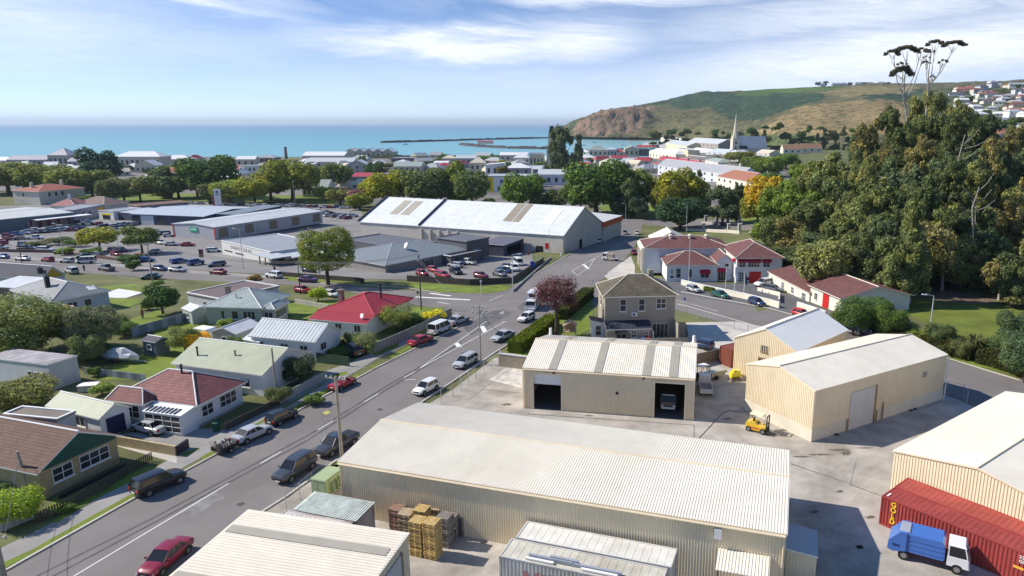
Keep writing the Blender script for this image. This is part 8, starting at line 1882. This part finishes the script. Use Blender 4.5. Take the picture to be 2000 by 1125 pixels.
# park fence posts, stone pillars along far road
for i, px in enumerate((1378,1400,1421,1445)): 
    v = PE(px, 437+i*.4); m = MB(); m.box(-.5,-.5,0,.5,.5,3.2); m.box(-.6,-.6,3.2,.6,.6,3.5); solo(m, 'stone_pillar', 'grey stone pillar of the bridge rail beside the park lawn', 'pillar', lgs, group='bridge rail pillars', loc=v)
for i, px in enumerate((1374,1423,1444)):
    v = PE(px, 452+i*.5); m = MB(); m.box(-.5,-.5,0,.5,.5,2.8); m.box(-.6,-.6,2.8,.6,.6,3.1); solo(m, 'stone_pillar', 'pale stone pillar of the rail behind the fire station', 'pillar', m_stone, group='rear rail pillars', loc=v)
wall([(1340,452),(1374,453),(1423,455),(1444,457)], .2, 1.2, m_stone, 'pale stone rail behind the fire station', 'rail'); wall([(1370,438),(1450,440)], .2, 1.2, lgs, 'dark stone rail along the far road', 'rail')
# yard clutter: pipes and drain stains
m = MB(); P_ = [PE(*p) for p in ((1360,862),(1385,835),(1412,806),(1425,802),(1450,806))]; m.path([p-P_[0]+Vector((0,0,.03)) for p in P_], .035, .035, 5); solo(m, 'hose', 'dark hose lying across the concrete toward the corner shed', 'hose', m_dark, loc=P_[0])
def stain(pts, key, col, lift=.014): o = sheet('stain', pts, mat(key, col, rough=.9, var=.4, scale=.8), lift); return o
def blob(px, py, rx, ry, key, col, lift):
    n = 26; r0 = rg_.random()*9; stain([(px+cos(i*2*pi/n)*rx*(.75+.3*sin(i*1.9+r0)+.12*sin(i*4.7+r0)), py+sin(i*2*pi/n)*ry*(.75+.3*sin(i*2.3+r0)+.12*sin(i*5.1))) for i in range(n)], key, col, lift)
for i_, (px, py, rx, ry) in enumerate(((1653,885,13,6),(1640,879,26,3),(1600,888,30,2.2),(1565,892,22,2),(1690,875,20,1.6),(1625,806,14,3),(1530,840,14,3),(1150,812,10,2),(1420,818,9,2),(1700,1010,12,4),(1640,960,9,3),(1590,1000,12,4),(880,1050,16,4),(945,1060,9,3),(990,790,14,3))): blob(px, py, rx, ry, 'oil_stain', (.15,.13,.10), .0142+i_*.00005)
stain([(1670,1066),(1682,1064),(1688,1071),(1676,1073)], 'drain_dark', (.02,.02,.02), .016)
for pts in (((1545,905),(1660,945),(1661,946),(1545,907)),((1660,945),(1672,900),(1673,900),(1661,946)),((1660,945),(1720,968),(1720,969),(1660,947)),((1030,808),(1355,830),(1356,831),(1030,809.5)),((1355,830),(1355,855),(1356.5,855),(1356.5,830)),((940,760),(1020,768),(1020,769),(940,761))): stain(list(pts), 'joint_line', (.16,.15,.14))
for k_ in range(9):
    c_ = PE(1600+k_*9, 985-k_*4); a0 = 1.9+k_*.07; r0 = 5+k_*.55
    arc = [proj(c_+Vector((cos(a0+j*.13)*r0-3, sin(a0+j*.13)*r0-2, 0))) for j in range(9)]; arc2 = [proj(c_+Vector((cos(a0+j*.13)*(r0+.12)-3, sin(a0+j*.13)*(r0+.12)-2, 0))) for j in range(9)]
    stain(arc+arc2[::-1], 'tyre_scuff', (.30,.28,.255), .0145)
stain([(1290,852),(1335,855),(1330,862),(1300,868)], 'pale_patch', (.55,.52,.47)); stain([(955,742),(1000,710),(1020,722),(1020,758)], 'pale_patch', (.55,.52,.47)); stain([(630,806),(640,802),(646,806),(637,811)], 'yellow_mark', (.45,.42,.12), .03)
for pts in (((640,812),(663,795),(664,796),(641,813)),):
    pass
stain([(560,905),(600,880),(640,862),(655,872),(610,895),(575,915)], 'road_patch', (.13,.125,.13)); stain([(905,640),(960,608),(985,604),(1000,612),(950,640),(920,655)], 'road_patch', (.13,.125,.13)); stain([(350,1000),(420,960),(440,972),(372,1012)], 'road_patch_pale', (.235,.225,.22), .013); stain([(1010,600),(1045,575),(1075,560),(1090,566),(1050,590),(1020,610)], 'road_patch', (.13,.125,.13))
for px, py in ((470, 985), (742, 800), (905, 690), (1100, 545)):
    c_ = PE(px, py); stain([proj(c_+Vector((cos(a)*.35, sin(a)*.35, 0))) for a in [i*pi/5 for i in range(10)]], 'manhole', (.08,.075,.07), .016)
# tyre tracks on the street
for off in (0, 1): 
    A0 = [(20+off*20, 1150+off*8), (300, 1010+off*10), (600, 850+off*9), (740, 762+off*7), (900, 668+off*5)]; stain(A0+[(p[0]+1.5, p[1]+2.2) for p in reversed(A0)], 'tyre_track', (.10,.095,.095), .012)
# concrete stairs box etc. beside red tiled house
t = thing('outdoor_armchair', 'white armchair on the patio of the red tiled house', 'chair', PE(258, 820), R(20)); m = MB(); m.box(-.4,-.4,.2,.4,.4,.5); m.build('seat', m_white, t); m = MB(); m.box(-.4,.35,.5,.4,.5,1.05); m.box(-.5,-.4,.2,-.401,.5,.75); m.box(.401,-.4,.2,.5,.5,.75); m.build('backrest', m_white, t)
t = thing('wheelie_bin', 'dark green wheelie bin at the path of the red tiled house', 'bin', PE(423, 842), 0); m = MB(); m.hexa([(-.25,-.28,.05),(.25,-.28,.05),(.25,.28,.05),(-.25,.28,.05)], [(-.3,-.34,1.0),(.3,-.34,1.0),(.3,.34,1.0),(-.3,.34,1.0)]); m.build('body', mat('bin_green', (.02,.09,.06)), t); m = MB(); m.box(-.32,-.38,1.001,.32,.36,1.06); m.build('lid', mat('bin_green'), t)
t = thing('white_crates', 'stack of pale crates in the vegetable garden', 'crate', PE(175, 762), .2); m = MB(); m.box(-1.1,-.7,0,1.1,.7,.8); m.build('body', mat('pale_crate', (.5,.5,.5), var=.3, scale=3), t); m = MB(); m.box(-1.15,-.75,.801,1.15,.75,.87); m.build('lid', m_white, t)
rg_ = random.Random(3)
# ------------------------------------------------------------------ car parks: every car on its own
def lot(rows, place, group):
    for (x0, y0, x1, y1, n, hd, mix) in rows:
        for i in range(n):
            f = i/max(1, n-1); px = x0+(x1-x0)*f+rg_.uniform(-2, 2); py = y0+(y1-y0)*f+rg_.uniform(-.6, .6); k = mix[(i*7+int(x0))%len(mix)]; tp, c_ = k
            v = PE(px, py); a = R(hd)+rg_.uniform(-.08, .08)+(pi if rg_.random() < .3 else 0); A = v-Vector((cos(a), sin(a), 0)); B = v+Vector((cos(a), sin(a), 0)); pa = proj(A); pb = proj(B)
            nm = {'hatch':'hatchback','sedan':'sedan','wagon':'station wagon','suv':'off-roader','van':'van','ute':'pickup'}[tp]
            car(tp, c_, pa, pb, '%s %s %s' % (c_, nm, place), lod=2, group=group)
mixA = [('sedan','silver'),('hatch','white'),('suv','white'),('wagon','silver'),('sedan','navy'),('hatch','red'),('sedan','white'),('suv','black'),('hatch','silver'),('wagon','grey'),('sedan','crimson'),('ute','white'),('hatch','blue')]
# hand-placed in the corner car park and along the far left road
def c2(k, c_, x0, y0, x1, y1, lb): car(k, c_, (x0, y0), (x1, y1), lb, lod=1)
for a in [('ute','white',937,519,889,515,'white double-cab pickup in the corner car park'),('suv','white',935,510,905,507,'white off-roader behind the white pickup'),('wagon','silver',907,524,873,520,'pale blue-silver wagon in the corner car park'),('hatch','red',812,536,838,541,'bright red car nearest the left end of the dark slatted fence'),
          ('hatch','red',832,529,862,534,'red coupe behind the two front red cars'),('wagon','red',850,539,880,544,'red wagon beside the black pickup'),('ute','black',876,530,906,540,'black pickup in the corner car park'),('hatch','crimson',922,541,958,545,'dark red hatchback at the middle of the slatted fence'),
          ('sedan','grey',962,536,990,542,'grey sedan right of the dark red hatchback'),('sedan','navy',968,530,1000,535,'navy sedan in the right row of the corner car park'),('hatch','charcoal',978,524,1010,528,'dark hatchback in the right row of the corner car park'),('van','white',1000,512,1026,524,'white van behind the blue sign'),('suv','white',1000,524,1010,534,'white off-roader at the corner park edge'),
          ('suv','white',552,545,520,541,'white off-roader driving on the far road left of the tree'),('sedan','purple',582,550,622,552,'dark plum sedan on the far road under the round tree'),('hatch','navy',588,530,620,533,'blue car behind the slatted fence near the round tree'),('hatch','red',580,570,604,573,'red hatchback behind the aqua roofed house'),('hatch','white',636,578,660,581,'white hatchback behind the red roof house'),
          ('ute','grey',225,531,192,527,'grey pickup with crated tray driving on the far left road'),('sedan','green',316,545,275,546,'green sedan parked beside the pole on the far road'),('suv','silver',152,537,130,532,'silver wagon beside the yellow gable roof'),
          ('van','white',185,514,153,515,'white minivan on the far left verge'),('hatch','silver',147,514,117,513,'silver-blue hatchback left of the white minivan'),('hatch','red',108,512,80,510,'red hatchback on the far left verge'),('sedan','white',62,510,28,508,'white sedan near the far left pole'),('sedan','blue',20,506,-10,504,'blue sedan at the left edge of the far road'),
          ('sedan','navy',296,527,328,530,'navy sedan at the far kerb right of the pole'),('sedan','silver',330,530,366,532,'silver sedan at the far kerb'),('sedan','crimson',446,537,407,534,'crimson sedan driving on the far road'),('wagon','blue',332,516,368,512,'steel blue wagon in the club park front row, left'),('suv','blue',364,520,400,515,'blue off-roader in the club park front row, middle'),('wagon','grey',442,519,404,522,'grey wagon in the club park front row, right'),
          ('wagon','white',405,493,432,492,'white wagon beside the white club wall'),('sedan','red',352,481,382,481,'red sedan under the green sign building'),('sedan','silver',322,480,350,480,'silver sedan left of the red sedan'),('sedan','white',302,476,326,478,'white sedan left of the silver sedan under the green sign'),('sedan','silver',320,496,286,494,'silver sedan in the club park middle, by the pole'),
          ('sedan','green',182,503,148,505,'dark green sedan in the far left yard'),('sedan','silver',192,500,180,503,'pale silver car beside the dark green one'),('wagon','crimson',212,497,244,502,'crimson wagon in the planted car park'),('hatch','purple',222,490,256,494,'plum hatchback in the planted car park'),('hatch','silver',215,492,228,489,'silver hatch behind the crimson wagon')]:
    c2(*a)
lot([(18,463,135,445,9,10,mixA),(10,470,70,468,3,5,mixA),(40,447,85,455,4,60,mixA),(60,456,160,450,6,10,mixA),(5,478,50,480,2,0,mixA)], 'in the yard before the white workshop', 'cars in the far left car yard')
lot([(195,446,262,440,7,80,mixA),(225,452,262,456,4,30,mixA),(305,455,330,463,4,20,mixA),(120,433,190,440,5,15,mixA)], 'between the workshop and the green sign building', 'cars between the showrooms')
lot([(500,402,700,408,16,5,mixA),(560,411,640,416,6,10,mixA),(455,402,520,404,5,0,mixA),(350,397,460,401,6,5,mixA)], 'in the row below the park trees', 'cars parked below the park trees')
lot([(590,414,690,424,8,30,mixA),(612,420,680,428,6,60,mixA)], 'in the lot left of the warehouse', 'cars left of the warehouse')
lot([(440,458,500,448,4,20,mixA),(60,488,120,496,3,0,mixA),(0,487,50,490,2,0,mixA),(265,505,290,512,2,10,mixA)], 'in the club side yards', 'cars in the club side yards')
# people, tiny in the distance
def person(px, base, label, top=(.3,.3,.35), leg=(.05,.05,.07), rz=0.):
    v = PE(px, base); t = thing('person', label, 'person', v, rz); me = bpy.data.meshes.new('body')
    J = [(0,0,.95),(0,0,1.2),(0,0,1.45),(0,0,1.55),(0,.02,1.68),(.1,0,.9),(.11,.06,.5),(.11,.0,.06),(.12,-.12,.03),(-.1,0,.9),(-.11,-.05,.5),(-.11,.05,.06),(-.12,-.07,.03),(.2,0,1.42),(.26,.03,1.15),(.27,-.06,.9),(-.2,0,1.42),(-.26,0,1.15),(-.26,-.1,.92)]
    E_ = [(0,1),(1,2),(2,3),(3,4),(0,5),(5,6),(6,7),(7,8),(0,9),(9,10),(10,11),(11,12),(2,13),(13,14),(14,15),(2,16),(16,17),(17,18)]; RD = [.15,.14,.16,.06,.11,.1,.065,.045,.04,.1,.065,.045,.04,.07,.045,.035,.07,.045,.035]
    me.from_pydata(J, E_, []); o = bpy.data.objects.new('body', me); COL.objects.link(o); o.parent = t; o.color = (*top, 1); me.materials.append(m_any)
    sk = o.modifiers.new('skin', 'SKIN'); ly = me.skin_vertices[0] if me.skin_vertices else None
    if ly is None:
        bm = bmesh.new(); bm.from_mesh(me); bm.verts.layers.skin.verify(); bm.to_mesh(me); bm.free(); ly = me.skin_vertices[0]
    for i, q in enumerate(RD): ly.data[i].radius = (q, q)
    ly.data[0].use_root = True; o.modifiers.new('sub', 'SUBSURF').levels = 1
    q = MB(); q.tube((0,0,1.6),(0,0,1.8), .1, .09, 8); q.build('hair', m_dark, t)
    q = MB()
    for s_ in (-1,1): q.tube((s_*.1,0,.95),(s_*.115,0,.1), .115, .07, 7)
    q.build('trousers', mat('trousers_'+str(leg), leg), t)
person(685, 420, 'person in dark clothes standing in the lot left of the warehouse', (.03,.03,.05)); person(1033, 499, 'person in red at the warehouse doorway', (.4,.1,.08)); person(165, 534-4, 'person in dark clothes on the far left footpath', (.04,.04,.05)); person(537, 532, 'person walking beyond the far road fence', (.05,.05,.07)); person(279, 622, 'person in red crouching in the back garden', (.4,.05,.05))
# ------------------------------------------------------------------ the air itself: far things fade
m = MB(); m.box(-61000, -400, -15.6, 61000, 90500, 260)
hm_ = bpy.data.materials.new('haze_air'); hm_.use_nodes = True; t_ = NT(hm_.node_tree)
pv_ = t_.n('ShaderNodeVolumePrincipled'); pv_.inputs['Color'].default_value = (.72, .86, 1, 1); pv_.inputs['Density'].default_value = .00005; pv_.inputs['Anisotropy'].default_value = .2
o_ = t_.n('ShaderNodeOutputMaterial'); t_.l(pv_.outputs[0], o_.inputs[1])
hz_ = m.build('haze', hm_); hz_['kind'] = 'stuff'
# ------------------------------------------------------------------ labels that single each thing out
_u = ['first','second','third','fourth','fifth','sixth','seventh','eighth','ninth']
NUMW = ['zeroth']+_u+['tenth','eleventh','twelfth','thirteenth','fourteenth','fifteenth','sixteenth','seventeenth','eighteenth','nineteenth']
for _t, _o in (('twenty','twentieth'),('thirty','thirtieth'),('forty','fortieth'),('fifty','fiftieth'),('sixty','sixtieth'),('seventy','seventieth'),('eighty','eightieth')): NUMW += [_o]+[_t+'-'+x for x in _u]
by = {}
for o in THINGS:
    sp = o.get('stackpos')
    if sp:
        i, n = sp; o['label'] = o['label'] + (', top of the stack' if i == n-1 else ', bottom of the stack' if i == 0 else ', %s from the bottom' % NUMW[i+1]); del o['stackpos']
    by.setdefault(o['label'], []).append(o)
for lb, os_ in by.items():
    if len(os_) < 2: continue
    os_.sort(key=lambda o: proj(o.location)[0]); n = len(os_)
    for i, o in enumerate(os_):
        if n == 2: w_ = ('left one of two', 'right one of two')[i]
        elif i == 0: w_ = 'leftmost'
        elif i == n-1: w_ = 'rightmost'
        elif i >= n/2 and i > 1: w_ = '%s from the right' % NUMW[n-i]
        else: w_ = '%s from the left' % NUMW[i+1]
        o['label'] = lb+', '+w_
